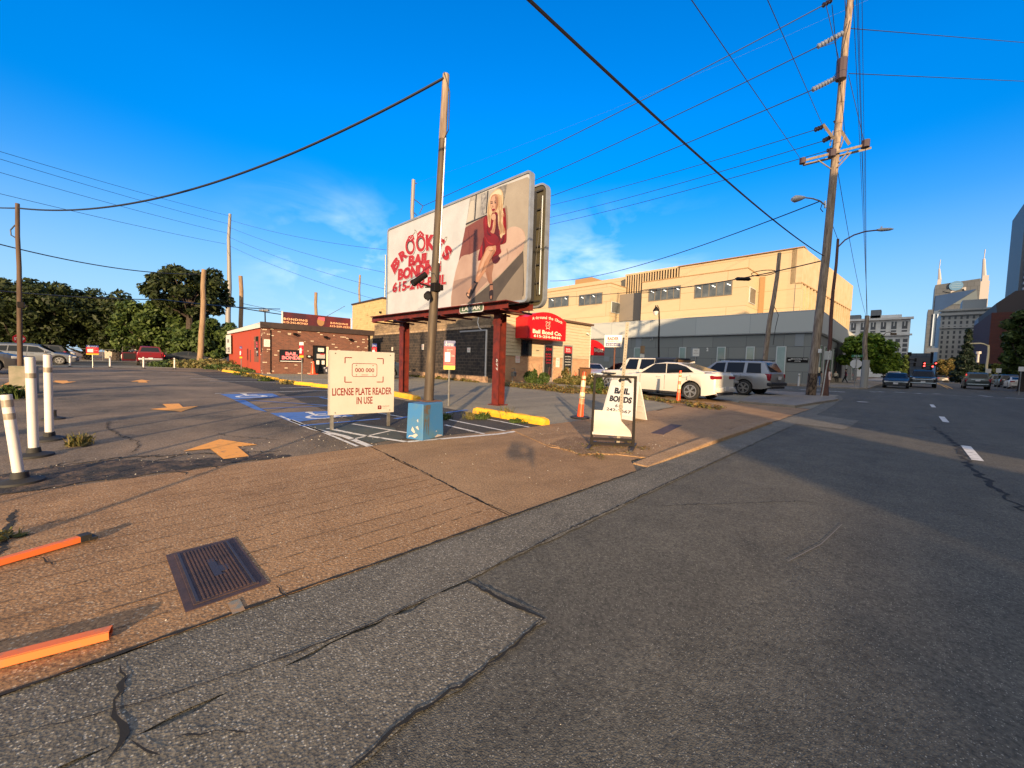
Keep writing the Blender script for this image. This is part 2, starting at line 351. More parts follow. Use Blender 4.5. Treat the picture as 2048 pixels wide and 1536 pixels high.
class Plane:
    """vertical plane through P whose right-hand direction (seen from the front) has angle rz; local x right, z up, front = -y"""
    def __init__(s, P, rz):
        s.P = Vector((P[0], P[1], P[2] if len(P) > 2 else 0)); s.rz = rz
        s.X = Vector((math.cos(rz), math.sin(rz), 0)); s.N = Vector((math.sin(rz), -math.cos(rz), 0))
    def l(s, px, py):
        d = ray(px, py); o = Vector((0, 0, CAMH)); t = (s.P-o).dot(s.N)/d.dot(s.N); q = o+d*t-s.P
        return (q.dot(s.X), q.z)
    def box(s, a, b):
        """local rect through two px corners -> x0,z0,x1,z1"""
        p, q = s.l(*a), s.l(*b); return min(p[0], q[0]), min(p[1], q[1]), max(p[0], q[0]), max(p[1], q[1])
# ------------------------------------------------------------------ ground, street, lot
mb = MB(); mb.poly([(-1500, -1500, -0.06), (1500, -1500, -0.06), (1500, 3000, -0.06), (-1500, 3000, -0.06)], DIRT)
struct('ground', mb)
def sheet(name, poly, z, m): 
    mb = MB(); mb.poly([(p[0], p[1], z) for p in poly], m); return struct(name, mb)
def jag(p, q, n, a, rnd):
    out = []
    for i in range(n):
        t = i/n; d = (q[0]-p[0], q[1]-p[1]); L = math.hypot(*d) or 1; o = rnd.uniform(-a, a) if i else 0
        out.append((p[0]+d[0]*t-d[1]/L*o, p[1]+d[1]*t+d[0]/L*o))
    return out
rj = random.Random(3)
def jagpoly(poly, a=0.012, step=0.12):
    out = []
    for i in range(len(poly)):
        p, q = poly[i], poly[(i+1) % len(poly)]; L = math.hypot(q[0]-p[0], q[1]-p[1])
        out += jag(p, q, max(1, min(200, int(L/step))), a, rj)
    return out
sheet('street', [(-2.6, -60), (10.9, -60), (10.9, 900), (-2.6, 900)], -0.012, ASPH)
sheet('side_street', [(-900, 28.2), (-2.55, 28.2), (-2.55, 41.5), (-900, 41.5)], -0.010, ASPH)
sheet('back_street', [(-62, -200), (-46, -200), (-46, 30), (-62, 30)], -0.010, ASPH)
sheet('far_sidewalk', [(-70, -200), (-62, -200), (-62, 30), (-70, 30)], 0.03, GREYC)
mb = MB(); mb.slab([(10.9, -60), (15.5, -60), (15.5, 900), (10.9, 900)], -0.05, 0.12, GREYC); struct('right_sidewalk', mb)
mb = MB(); mb.slab([(-6.35, 41.5), (-2.7, 41.5), (-2.15, 42.4), (-2.15, 260), (-6.35, 260)], -0.05, 0.10, GREYC); struct('corner_sidewalk', mb)
mb = MB(); mb.slab([(-300, 45.2), (-6.36, 45.2), (-6.36, 47.38), (-300, 47.38)], -0.05, 0.08, GREYC); struct('side_sidewalk', mb)
# gutter strip and old street patch, with ragged edges
sheet('gutter', jagpoly([(-2.16, -8), (-1.66, -8), (-1.66, 1.3), (-1.70, 4.1), (-1.76, 9), (-1.8, 16), (-2.1, 24.5), (-2.55, 28), (-2.16, 15.8), (-2.16, 9)], 0.012), -0.004, GUTT)
sheet('street_patch', jagpoly([(-1.655, -8), (-1.12, -8), (-1.10, 0.4), (-1.13, 1.39), (-1.64, 1.3)], 0.022, 0.09), -0.005, GUTT)
sheet('concrete_patch', jagpoly([(-1.9, 11.2), (-0.9, 11.1), (-0.8, 13.6), (-2.0, 14.2)], 0.02, 0.4), -0.0055, GUTT)
# driveway apron of exposed aggregate, grooved along the street
sheet('driveway_apron', jagpoly([(-5.15, -9), (-2.15, -9), (-2.15, 2.12), (-5.2, 2.32)], 0.01, 0.2), 0.0, APRON)
mb = MB()
for k in range(1, 15):
    x = -2.15-0.2*k; w = 0.0022 + 0.001*rj.random()
    pts = jag((x, -8.6), (x-0.02, 2.2), 220, 0.003, rj)
    for i in range(len(pts)-1):
        if rj.random() < 0.22: continue
        ww = w*rj.uniform(0.5, 1.5)
        mb.poly([(pts[i][0]-ww, pts[i][1], 0.004), (pts[i][0]+ww, pts[i][1], 0.004), (pts[i+1][0]+ww, pts[i+1][1], 0.004), (pts[i+1][0]-ww, pts[i+1][1], 0.004)], GROOV)
struct('apron_grooves', mb)
sheet('sidewalk', jagpoly([(-5.2, 2.33), (-2.16, 2.13), (-2.16, 4.2), (-2.45, 4.6), (-2.55, 9.6), (-2.5, 10.4), (-5.0, 10.4), (-4.9, 5.9)], 0.008, 0.25), 0.001, SIDEW)
sheet('second_driveway', jagpoly([(-2.2, 10.7), (-2.2, 16.1), (-4.3, 16.1), (-5.3, 17.4), (-7.4, 17.2), (-6.6, 14.2), (-5.1, 12.2), (-4.9, 10.4)], 0.02, 0.3), -0.002, SIDEW)
mb = MB(); ys = [4.5, 5.0, 5.7, 6.6, 7.6, 8.6, 9.6, 10.5, 10.75]; zs = [0.004, 0.02, 0.035, 0.05, 0.055, 0.05, 0.055, 0.05, 0.03]; vs = []
for y, z in zip(ys, zs): o_ = rj.uniform(-.008, .008); vs += [(-2.155+o_, y, -0.03), (-2.16+o_, y, z-0.008), (-2.178+o_, y, z), (-2.36, y, z+0.004), (-2.375, y, -0.03)]
mb.add(vs, [(5*i+j, 5*i+5+j, 5*i+6+j, 5*i+1+j) for i in range(len(ys)-1) for j in range(4)]+[(0, 1, 2, 3, 4), tuple(5*8+k for k in (4, 3, 2, 1, 0))], CURBC); struct('kerb', mb)
mb = MB(); mb.slab([(-5.0, 4.9), (-3.6, 4.35), (-2.372, 4.9), (-2.372, 10.74), (-4.95, 10.5)], -0.02, 0.012, SIDEW); struct('raised_sidewalk', mb)
mb = MB(); mb.slab([(-4.33, 16.1), (-2.63, 16.2), (-2.1, 22.6), (-2.6, 25.2), (-3.2, 27.4), (-5.9, 26.9), (-4.9, 19.5)], -0.03, 0.075, GREYC); struct('corner_island', mb)
sheet('forecourt', jagpoly([(-4.9, 5.85), (-4.95, 10.4), (-5.15, 12.3), (-6.6, 14.3), (-7.5, 16.2), (-12.3, 17.0), (-17.9, 17.4), (-17.9, 15.45), (-31, 15.45), (-31, 5.9), (-16, 5.6)], 0.02, 0.4), -0.003, FORE)
sheet('side_lot', [(-7.5, 16.3), (-2.2, 16.3), (-2.6, 28.1), (-40, 28.1), (-40, 16.3)], -0.006, FORE)
# parking lot
sheet('parking_lot', jagpoly([(-5.17, -40), (-5.2, 2.31), (-4.88, 5.84), (-16, 5.7), (-31, 6.1), (-43.5, 6.1), (-44, -40)], 0.03, 0.3), -0.0035, LOTA)
sheet('lot_edge_strip', [(-46, -40), (-43.4, -40), (-43, 6.1), (-46, 6.1)], -0.003, FORE)
sheet('dark_bay', jagpoly([(-5.4, 2.75), (-8.0, 3.05), (-14.2, 3.4), (-22, 2.9), (-34, 2.5), (-35, 5.6), (-20, 5.3), (-13, 5.9), (-9.6, 5.8), (-4.95, 5.75)], 0.03, 0.2), 0.0005, LOTD)
sheet('faded_green_bay', jagpoly([(-5.35, 2.45), (-5.45, 3.0), (-6.4, 3.3), (-7.3, 3.0), (-7.5, 2.1)], 0.02, 0.1), 0.0015, mat('green_tar', (0.035, 0.05, 0.05), 0.9, 0, (0.06, 0.07, 0.065), 4))
# broken asphalt along the edge of the lot
brok = mat('crumbled_asphalt', (0.018, 0.016, 0.015), 0.95, 0, (0.11, 0.07, 0.045), 5, 0.45, 0.62, bs=9, bst=1.0, bd=0.03)
sheet('crumbled_edge', jagpoly([(-5.22, -1.4), (-5.22, 0.5), (-5.24, 1.35), (-5.5, 1.2), (-5.75, 0.3), (-6.2, -0.25), (-6.1, -0.9), (-5.6, -1.3)], 0.05, 0.07), 0.0015, brok)
# painted lines
def ribbon(mb, pts, w, z, m, a=0.0):
    for i in range(len(pts)-1):
        p, q = pts[i], pts[i+1]; d = (q[0]-p[0], q[1]-p[1]); L = math.hypot(*d) or 1e-6; nx, ny = -d[1]/L*w/2, d[0]/L*w/2
        mb.poly([(p[0]+nx, p[1]+ny, z), (p[0]-nx, p[1]-ny, z), (q[0]-nx, q[1]-ny, z), (q[0]+nx, q[1]+ny, z)], m)
gp = lambda *a: [tuple(G(*p)[:2]) for p in a]
mb = MB()
for pts, w in (((gp((815, 884), (1000, 868), (1098, 852))), 0.09), (gp((655, 857), (720, 870), (812, 884)), 0.08), (gp((740, 893), (690, 873), (625, 858), (580, 840)), 0.10),
               (gp((560, 832), (600, 848), (640, 862), (715, 893)), 0.05), (gp((705, 848), (815, 866)), 0.06), (gp((890, 850), (968, 868)), 0.07), (gp((890, 838), (985, 857), (1010, 862)), 0.06),
               (gp((930, 830), (1000, 843), (1060, 855)), 0.06), (gp((700, 880), (780, 862)), 0.05), (gp((720, 820), (810, 835)), 0.05)):
    ribbon(mb, pts, w, 0.0045, WHITEM)
# bay stripes across the lot further away
for (a, b) in (((430, 787), (655, 781)), ((360, 752), (620, 753)), ((380, 757), (660, 760)), ((420, 762), (700, 768)), ((560, 776), (690, 774)), ((320, 745), (560, 748)), ((180, 741), (330, 742))):
    p, q = gp(a, b); ribbon(mb, [p, q], 0.09, 0.0045, WHITEM)
for (a, b) in (((0, 748), (25, 746)), ((0, 757), (52, 757)), ((22, 757), (55, 756))):
    p, q = gp(a, b); ribbon(mb, [p, q], 0.1, 0.0045, WHITEM)
struct('bay_lines', mb)
mb = MB()
for poly in ([(440, 788), (545, 787), (560, 793), (468, 799)], [(468, 800), (490, 800), (535, 824), (510, 819)], [(540, 826), (660, 822), (710, 832), (640, 838), (585, 845)]):
    mb.poly([tuple(G(p[0], p[1], 0.0042)) for p in poly], BLUEM)
for (a, b, w) in (((480, 797), (655, 793), 0.1), ((500, 801), (655, 811), 0.08), ((520, 818), (655, 812), 0.1), ((640, 795), (656, 798), 0.1), ((600, 852), (760, 838), 0.11), ((790, 838), (815, 834), 0.11), ((890, 826), (935, 820), 0.12)):
    p, q = gp(a, b); ribbon(mb, [p, q], w, 0.006, BLUEM)
struct('accessible_bay_paint', mb)
# wheelchair symbols: head, back, seat, wheel
def wheelchair(o, s, ang):
    mb = MB(); ca, sa = math.cos(ang), math.sin(ang)
    T = lambda u, v: (o[0]+(u*ca-v*sa)*s, o[1]+(u*sa+v*ca)*s)
    m = mat('symbol_white', (0.72, 0.70, 0.66), 0.8)
    ribbon(mb, [T(0.33*math.cos(t*0.3+2.1), 0.33*math.sin(t*0.3+2.1)-0.2) for t in range(0, 15)], 0.1*s, 0.009, m)
    ribbon(mb, [T(-0.10, 0.62), T(-0.05, 0.02), T(0.28, 0.02), T(0.42, -0.42), T(0.56, -0.36)], 0.11*s, 0.0095, m)
    ribbon(mb, [T(-0.07, 0.32), T(0.22, 0.30)], 0.09*s, 0.0095, m)
    mb.poly([T(-0.1+0.1*math.cos(t*math.pi/6), 0.78+0.1*math.sin(t*math.pi/6))+(0.0098,) for t in range(12)], m)
    return mb
g = G(640, 832); struct('wheelchair_symbol', wheelchair((g.x, g.y), 0.8, R(180-95)))
g = G(500, 792); struct('wheelchair_symbol', wheelchair((g.x, g.y), 1.0, R(180-95)))
# orange arrows
def arrow(pts, name='lane_arrow'):
    mb = MB(); mb.poly([tuple(G(p[0], p[1], 0.0048)) for p in pts], ORNGM); return struct(name, mb)
arrow([(440, 878), (515, 889), (475, 893), (498, 912), (447, 918), (420, 897), (367, 902)])
arrow([(325, 808), (358, 807), (366, 814), (397, 812), (362, 823), (300, 818), (334, 815)])
arrow([(108, 761), (134, 761), (137, 763), (153, 763), (126, 767), (103, 763), (111, 763)])
arrow([(283, 759), (302, 762), (292, 762), (296, 765), (276, 765), (277, 763), (261, 763)])
mb = MB(); mb.poly([tuple(G(p[0], p[1], 0.0048)) for p in [(0, 772), (18, 764), (26, 765), (0, 783)]], ORNGM); struct('yellow_edge_line', mb)
# lane dashes, stop bars and crosswalk
mb = MB()
for y0, y1, x in ((8.9, 10.6, 0.80), (15.6, 17.6, 0.80), (22.5, 24.6, 0.8)):
    mb.poly([(x-0.06, y0, -0.006), (x+0.06, y0, -0.006), (x+0.06, y1, -0.006), (x-0.06, y1, -0.006)], WHITEM)
for a, b, w in (((1738, 783), (1752, 784), 0.25), ((1755, 783), (1768, 784), 0.3), ((1790, 784), (1810, 785), 0.3), ((1830, 786), (1842, 787), 0.3), ((1868, 787), (1880, 788), 0.3), ((1960, 791), (1982, 793), 0.3), ((2010, 795), (2048, 797), 0.3), ((1695, 779), (2048, 799), 0.06),
                ((1600, 779), (1640, 780), 0.3), ((1655, 782), (1690, 784), 0.35), ((1715, 803), (1735, 804), 0.3), ((1538, 775), (1585, 776), 0.2), ((1480, 802), (1560, 786), 0.08)):
    p, q = gp(a, b); ribbon(mb, [p, q], w, -0.004, WHITEM)
struct('street_markings', mb)
mb = MB(); p, q = gp((1690, 1200), (1845, 1000)); 
for k in range(1):
    ribbon(mb, [(-0.47, 3.0), (-0.36, 3.5), (-0.30, 4.1)], 0.006, -0.006, mat('faint_scratch', (0.17, 0.155, 0.14), 0.9))
ribbon(mb, [(3.0, 60), (3.4, 80), (3.6, 130)], 0.12, -0.004, YELP); ribbon(mb, [(3.3, 60), (3.7, 80), (3.9, 130)], 0.12, -0.004, YELP)  # yellow strips paint the far sunlit streak into the road colour
struct('street_streaks', mb)
mb = MB()
for y in (1.2,):
    pass
m_bl = mat('faded_blue_spray', (0.17, 0.18, 0.16), 0.9, 0, (0.32, 0.20, 0.11), 22, 0.40, 0.56)
ribbon(mb, gp((467, 1203), (478, 1226)), 0.05, 0.0045, m_bl); struct('spray_mark', mb)
# cracks
def crack(pts, w=0.01, z=0.0025, a=0.02, name='pavement_crack', step=0.035, m=CRACK):
    out = []
    for i in range(len(pts)-1):
        L = math.hypot(pts[i+1][0]-pts[i][0], pts[i+1][1]-pts[i][1]); out += jag(pts[i], pts[i+1], max(2, int(L/step)), a, rj)
        out[-1:] = out[-1:]
    out.append(pts[-1]); mb = MB(); N = len(out)
    prev = None
    for i, p in enumerate(out):
        q = out[min(i+1, N-1)] if i < N-1 else out[i]; o = out[max(i-1, 0)]
        d = (q[0]-o[0], q[1]-o[1]); L = math.hypot(*d) or 1; ww = w/2*rj.uniform(0.35, 1.5)*(0.3+0.7*min(1, 6*i/N, 6*(N-1-i)/N+0.1))
        e = ((p[0]-d[1]/L*ww, p[1]+d[0]/L*ww, z), (p[0]+d[1]/L*ww, p[1]-d[0]/L*ww, z))
        if prev: mb.poly([prev[0], prev[1], e[1], e[0]], m)
        prev = e
    return struct(name, mb)
crack(gp((740, 893), (830, 935), (925, 985), (1028, 1032)), 0.014, 0.003, 0.008)
crack(gp((240, 1330), (252, 1352), (228, 1400), (250, 1470), (215, 1520)), 0.016, 0.001, 0.012)
crack(gp((350, 1472), (400, 1470), (450, 1460), (500, 1466)), 0.005, 0.001, 0.006)
crack(gp((262, 1480), (290, 1500), (320, 1510)), 0.005, 0.001, 0.01)
crack(gp((932, 1162), (1000, 1196), (1088, 1236)), 0.016, 0.0012, 0.008)
crack(gp((1088, 1236), (1040, 1280), (950, 1350), (813, 1440), (700, 1536)), 0.013, 0.0, 0.010)
crack(gp((0, 1476), (300, 1400), (520, 1330), (700, 1265), (932, 1162)), 0.006, 0.0012, 0.006)
crack(gp((932, 1158), (1090, 1080), (1230, 1015), (1340, 963), (1480, 900)), 0.009, 0.0005, 0.007)
crack([(-2.155, -2.5), (-2.16, 0), (-2.15, 2.1), (-2.16, 4.4)], 0.018, 0.0035, 0.004, 'kerb_joint', 0.06)
crack(gp((553, 1172), (560, 1183), (570, 1190), (578, 1195)), 0.007, 0.003, 0.006)
crack(gp((30, 1020), (10, 1075), (0, 1110)), 0.03, 0.003, 0.012)
crack(gp((60, 1108), (90, 1120), (105, 1130)), 0.008, 0.003, 0.01)
crack(gp((215, 842), (218, 857), (240, 870), (275, 882)), 0.02, 0.002, 0.03)
crack(gp((275, 882), (276, 895), (262, 905)), 0.015, 0.002, 0.03)
crack(gp((430, 865), (460, 872), (560, 880)), 0.012, 0.002, 0.03)
crack(gp((1280, 1010), (1600, 1000), (1690, 1010)), 0.006, -0.008, 0.02)
crack(gp((1860, 850), (1905, 880), (1950, 940), (2048, 1020)), 0.05, -0.008, 0.05, step=0.1)
crack(gp((1820, 855), (1890, 855)), 0.03, -0.008, 0.02)
crack(gp((1210, 900), (1330, 920), (1420, 880), (1470, 855)), 0.012, 0.0135, 0.012)
crack([(-4.2, 5.0), (-3.9, 6.4), (-4.1, 8.2), (-3.6, 10.4)], 0.012, 0.0135, 0.02)
crack(gp((1350, 813), (1300, 822), (1250, 830), (1100, 853)), 0.012, 0.0035, 0.02)
crack([(-7.3, 7.1), (-7.6, 7.7), (-7.3, 8.3)], 0.012, 0.001, 0.03)
crack([(-5.9, -1.2), (-6.3, -0.2), (-6.0, 0.5), (-5.6, 1.3)], 0.03, 0.003, 0.05)
for k in range(16):
    x = rj.uniform(-6.2, -5.3); y = rj.uniform(-1.2, 1.0); crack([(x, y), (x+rj.uniform(-0.35, 0.35), y+rj.uniform(-0.4, 0.4))], 0.018, 0.0028, 0.03)
# litter and grit: small pebbles and scraps scattered on the pavement
mb = MB(); peb = mat('pale_pebble', (0.55, 0.5, 0.42), 0.8); pebd = mat('brown_pebble', (0.16, 0.10, 0.06), 0.8)
def pebbles(n, x0, x1, y0, y1, z, s0=0.003, s1=0.011):
    for _ in range(n):
        x, y, r_ = rj.uniform(x0, x1), rj.uniform(y0, y1), rj.uniform(s0, s1)*rj.uniform(0.4, 1); m = peb if rj.random() < 0.55 else pebd
        a = rj.uniform(0, 6.28); pts = [(x+r_*math.cos(a+k*1.257)*rj.uniform(0.5, 1.2), y+r_*math.sin(a+k*1.257)*rj.uniform(0.5, 1.2), z) for k in range(5)]
        top = (x, y, z+r_*0.8); b = len(mb.v); mb.add(pts+[top], [(i, (i+1) % 5, 5) for i in range(5)], m)
pebbles(170, -5.1, -2.2, -1.5, 2.2, 0.0, 0.002, 0.006); pebbles(160, -5.0, -2.2, 2.2, 6, 0.002); pebbles(140, -2.5, -2.15, -1, 5.5, 0.0, 0.002, 0.006)
pebbles(120, -2.15, 0.6, -0.5, 6, -0.008, 0.001, 0.003); pebbles(260, -6.4, -5.2, -1.5, 2.5, 0.0, 0.004, 0.014); pebbles(150, -4.6, -2.5, 4.5, 6.8, 0.012, 0.004, 0.014)
pebbles(200, -9, -5.2, 1.5, 6.0, 0.002, 0.004, 0.012)
o = mb.build('grit'); tag(o, 'pale and brown grit scattered over the pavement and lot edge', 'grit', kind='stuff')
mb = MB()
mb.slab(jagpoly([(-3.75, 4.45), (-3.0, 4.3), (-2.7, 4.9), (-3.1, 5.6), (-3.9, 5.2)], 0.05, 0.1), 0.0, 0.02, DIRT)
o = mb.build('loose_soil'); o['kind'] = 'structure'
# utility cover
P = [G(*p) for p in ((328, 1110), (470, 1078), (537, 1168), (375, 1225))]
ox, oy = -3.06, 0.098; 
iron = mat('rusty_cast_iron', (0.085, 0.050, 0.044), 0.75, 0.2, (0.05, 0.034, 0.036), 8, bs=60, bst=0.4)
steelp = mat('worn_steel_strip', (0.05, 0.045, 0.055), 0.6, 0.4)
c = sum(P, Vector())/4
ux = (P[2]-P[1]).normalized(); L1 = ((P[2]-P[1]).length+(P[3]-P[0]).length)/2; L2 = ((P[1]-P[0]).length+(P[2]-P[3]).length)/2
rz = math.atan2(ux.y, ux.x)
t = thing('utility_cover', 'rusty rectangular iron utility cover with raised grid set in the brown driveway apron', 'utility cover', (c.x, c.y, 0.0), rz)
mb = MB(); mb.box((0, 0, 0.001), (L1, L2, 0.008), iron); mb.build('frame', t)
mb = MB(); mb.box((0, 0, 0.006), (L1-0.07, L2-0.07, 0.006), iron)
nx = 34; ny = 12
for i in range(nx):
    for j in range(ny):
        if abs(i-nx/2-0.5) < 5 and abs(j-ny/2) < 1.6: continue
        mb.box((-L1/2+0.05+(L1-0.1)*(i+0.5)/nx, -L2/2+0.07+(L2-0.14)*(j+0.5)/ny, 0.010), ((L1-0.1)/nx*0.74, (L2-0.14)/ny*0.5, 0.008), iron)
mb.build('lid', t)
mb = MB()
for s_ in (-1, 1): mb.box((0, s_*(L2/2-0.052), 0.011), (L1-0.09, 0.012, 0.006), steelp)
mb.build('steel_strip', t)
mb = MB(); mb.box((0, 0, 0.0105), (0.24, 0.035, 0.006), steelp); mb.box((0.04, 0.03, 0.0105), (0.08, 0.06, 0.005), steelp); mb.build('name_plate', t)
t = thing('utility_cover', 'long narrow rusty cover strip sunk in the sidewalk beyond the black framed sign', 'utility cover', tuple(G(1335, 858, 0.013)), R(100))
mb = MB(); mb.box((0, 0, 0.001), (1.5, 0.22, 0.006), iron); mb.build('plate', t)
# ------------------------------------------------------------------ licence plate reader sign
RED = mat('sign_red', (0.17, 0.008, 0.006), 0.5); SIGNC = mat('cream_sign_face', (0.44, 0.415, 0.37), 0.5, 0, (0.40, 0.375, 0.33), 1.6)
A, Bp = G(668, 860), G(776, 852)
pl = Plane(A, math.atan2(Bp.y-A.y, Bp.x-A.x))
t = thing('parking_notice_sign', 'large cream sign reading LICENSE PLATE READER IN USE on two steel channel posts', 'sign', A, pl.rz)
x0, z0, x1, z1 = pl.box((656, 700), (787, 826)); z0 = (pl.l(656, 832)[1]+pl.l(783, 823)[1])/2
mb = MB(); mb.bbox(((x0+x1)/2, 0.0, (z0+z1)/2), (x1-x0, 0.03, z1-z0), SIGNC, 0.004); mb.build('sign_panel', t)
cx, cz = (x0+x1)/2, (z0+z1)/2; Wd, Hd = x1-x0, z1-z0
def u(a): return x0+Wd*a
def v(b): return z1-Hd*b
mb = MB(); yy = -0.0175
mb.text('LICENSE PLATE READER', u(0.507), v(0.64), Wd*0.90, Hd*0.118, RED, yy, 0.018); mb.text('IN USE', u(0.53), v(0.785), Wd*0.245, Hd*0.118, RED, yy, 0.018)
def rect(mb, xa, za, xb, zb, w, m, y=None):
    y = yy if y is None else y
    for c_, d_ in ((((xa+xb)/2, y, za), (abs(xb-xa)+w, 0.003, w)), (((xa+xb)/2, y, zb), (abs(xb-xa)+w, 0.003, w)), ((xa, y, (za+zb)/2), (w, 0.0025, abs(zb-za)+w)), ((xb, y, (za+zb)/2), (w, 0.0025, abs(zb-za)+w))):
        mb.box(c_, d_, m)
for (ua, va, du, dv) in ((0.235, 0.105, 1, 1), (0.815, 0.105, -1, 1), (0.235, 0.49, 1, -1), (0.815, 0.49, -1, -1)):
    mb.box((u(ua)+du*Wd*0.05, yy, v(va)), (Wd*0.1, 0.003, 0.014), RED); mb.box((u(ua), yy, v(va)-dv*Hd*0.045), (0.014, 0.0028, Hd*0.09), RED)
def roundrect(mb, xa, za, xb, zb, r, w, m, y, n=6):
    out = []
    for (cx_, cz_, a0) in ((xb-r, zb-r, 0), (xa+r, zb-r, 90), (xa+r, za+r, 180), (xb-r, za+r, 270)):
        for k in range(n+1):
            a = R(a0+90*k/n); out.append((cx_, cz_, math.cos(a), math.sin(a)))
    N = len(out)
    for i in range(N):
        a, b = out[i], out[(i+1) % N]
        mb.poly([(a[0]+a[2]*r, y, a[1]+a[3]*r), (a[0]+a[2]*(r-w), y, a[1]+a[3]*(r-w)), (b[0]+b[2]*(r-w), y, b[1]+b[3]*(r-w)), (b[0]+b[2]*r, y, b[1]+b[3]*r)], m)
roundrect(mb, u(0.335), v(0.405), u(0.72), v(0.19), 0.035, 0.009, RED, yy)
for a in (0.402, 0.655):
    for b in (0.222, 0.375): mb.box((u(a), yy, v(b)), (0.014, 0.003, 0.014), RED)
mb.box((u(0.53), yy, v(0.375)), (0.10*Wd, 0.003, 0.008), RED)
mb.text('000 000', u(0.528), v(0.298), Wd*0.29, Hd*0.066, RED, yy, 0.012)
roundrect(mb, u(0.735), v(0.94), u(0.795), v(0.878), 0.012, 0.03, RED, yy); mb.text('P', u(0.766), v(0.909), 0.022, 0.036, SIGNC, yy-0.0015, 0.02)
mb.text('PREMIUM', u(0.865), v(0.893), 0.11*Wd, 0.018, RED, yy); mb.text('PARKING', u(0.848), v(0.925), 0.07*Wd, 0.010, RED, yy)
mb.build('lettering', t)
for a, b in ((0.1, 0.045), (0.93, 0.045), (0.1, 0.965), (0.93, 0.96)): mb = MB(); mb.cyl((u(a), -0.014, v(b)), (u(a), -0.022, v(b)), 0.009, mat('bolt_dark', (0.08, 0.07, 0.06), 0.5, 0.6)); mb.build('bolt', t)
for a in (0.035, 0.90):
    mb = MB(); x = u(a)+0.03
    mb.box((x, 0.02, 0.5*v(0.05)), (0.05, 0.006, v(0.05)), STEEL)
    for s_ in (-1, 1): mb.box((x+s_*0.025, 0.034, 0.5*v(0.05)), (0.006, 0.03, v(0.05)-0.01), STEEL)
    mb.build('post', t)

# ------------------------------------------------------------------ camera pole in a blue concrete block
P = (G(812, 877), G(845, 882), G(887, 872)); bw = 0.36
c = Vector((-5.52, 3.40, 0))
BLUEP = mat('chipped_blue_paint', (0.035, 0.15, 0.34), 0.6, 0, (0.07, 0.16, 0.23), 4, 0.45, 0.7, bs=12, bst=0.5)
t = thing('camera_pole', 'tall weathered pole set in a chipped light blue concrete block, two cameras halfway up', 'pole', c)
mb = MB(); a0 = math.atan2((P[2]-P[1]).y, (P[2]-P[1]).x)
e = [P[0], P[1], P[2], P[0]+(P[2]-P[1])]; ctr = sum(e, Vector())/4
mb.M = Matrix.Translation(-c); zt = 0.56
tp = [ctr+(q-ctr)*0.93 for q in e]
vs = [tuple(q) for q in e]+[(q.x, q.y, zt) for q in tp]
mb.add(vs, [(3, 2, 1, 0), (4, 5, 6, 7), (0, 1, 5, 4), (1, 2, 6, 5), (2, 3, 7, 6), (3, 0, 4, 7)], BLUEP)
blk = mb.build('concrete_block', t)
mod = blk.modifiers.new('b', 'BEVEL'); mod.width = 0.012; mod.segments = 2
mb = MB(); mb.M = Matrix.Translation(-c)
# paint chips and rust run
chip = mat('bare_concrete_chip', (0.42, 0.37, 0.34), 0.9); rust = mat('rust_streak', (0.10, 0.075, 0.05), 0.8, 0, (0.05, 0.13, 0.20), 12, 0.40, 0.58)
nA = (P[1]-P[0]).cross(Vector((0, 0, 1))).normalized()
def onface(a, b, uu, zz, off=0.002):
    q0 = a.lerp(b, uu); q1 = tp[e.index(a)].lerp(tp[e.index(b)], uu); q = q0.lerp(Vector((q1.x, q1.y, zt)), zz/zt)
    n_ = (b-a).cross(Vector((0, 0, 1))).normalized(); return q+n_*off
for (ps) in ([(0.12, 0.02), (0.3, 0.05), (0.55, 0.03), (0.72, 0.08), (0.6, 0.1), (0.4, 0.07), (0.2, 0.06)], [(0.3, 0.14), (0.36, 0.2), (0.45, 0.17), (0.55, 0.12), (0.48, 0.1)], [(0.55, 0.2), (0.7, 0.22), (0.78, 0.16), (0.66, 0.17)], [(0.62, 0.3), (0.7, 0.33), (0.72, 0.27)]):
    mb.poly([tuple(onface(P[0], P[1], *q)) for q in ps], chip); mb.build('chipped_patch', blk); mb = MB(); mb.M = Matrix.Translation(-c)
for (ps) in ([(0.55, 0.02), (0.7, 0.05), (0.9, 0.03), (0.95, 0.015), (0.6, 0.01)], [(0.6, 0.10), (0.64, 0.12), (0.68, 0.10)]):
    mb.poly([tuple(onface(P[1], P[2], *q)) for q in ps], chip); mb.build('chipped_patch', blk); mb = MB(); mb.M = Matrix.Translation(-c)
mb = MB(); mb.M = Matrix.Translation(-c)
for ps in ([(0.02, 0.54), (0.36, 0.54), (0.30, 0.36), (0.28, 0.12), (0.24, 0.05), (0.22, 0.3), (0.16, 0.08), (0.12, 0.3), (0.05, 0.12)],):
    mb.poly([tuple(onface(P[1], P[2], q[0], q[1], 0.003)) for q in ps], rust)
mb.build('rust_streak', blk)
mb = MB(); mb.M = Matrix.Translation(-c); DARKST = mat('weathered_pipe', (0.055, 0.040, 0.028), 0.65, 0.2, (0.11, 0.08, 0.05), 4, 0.45, 0.65, stretch=(4, 4, 0.5))
b0 = PD(857, 808, 6.35); b0.z = 0.565; top = PD(892, 150, 6.35)
mb.box((b0.x, b0.y, 0.571), (0.3, 0.3, 0.012), mat('rust_plate', (0.12, 0.055, 0.03), 0.8))
knee = b0.lerp(top, 0.80); mb.tube([b0, knee], 0.072, DARKST, 14, True, [0.082, 0.058]); mb.tube([knee, top], 0.05, WOOD, 12, True, [0.062, 0.056])
mb.build('pole_shaft', t, True)
mb = MB(); mb.M = Matrix.Translation(-c)
side = Vector((RT.x, RT.y, 0)).normalized(); back = Vector((FW.x, FW.y, 0)).normalized()
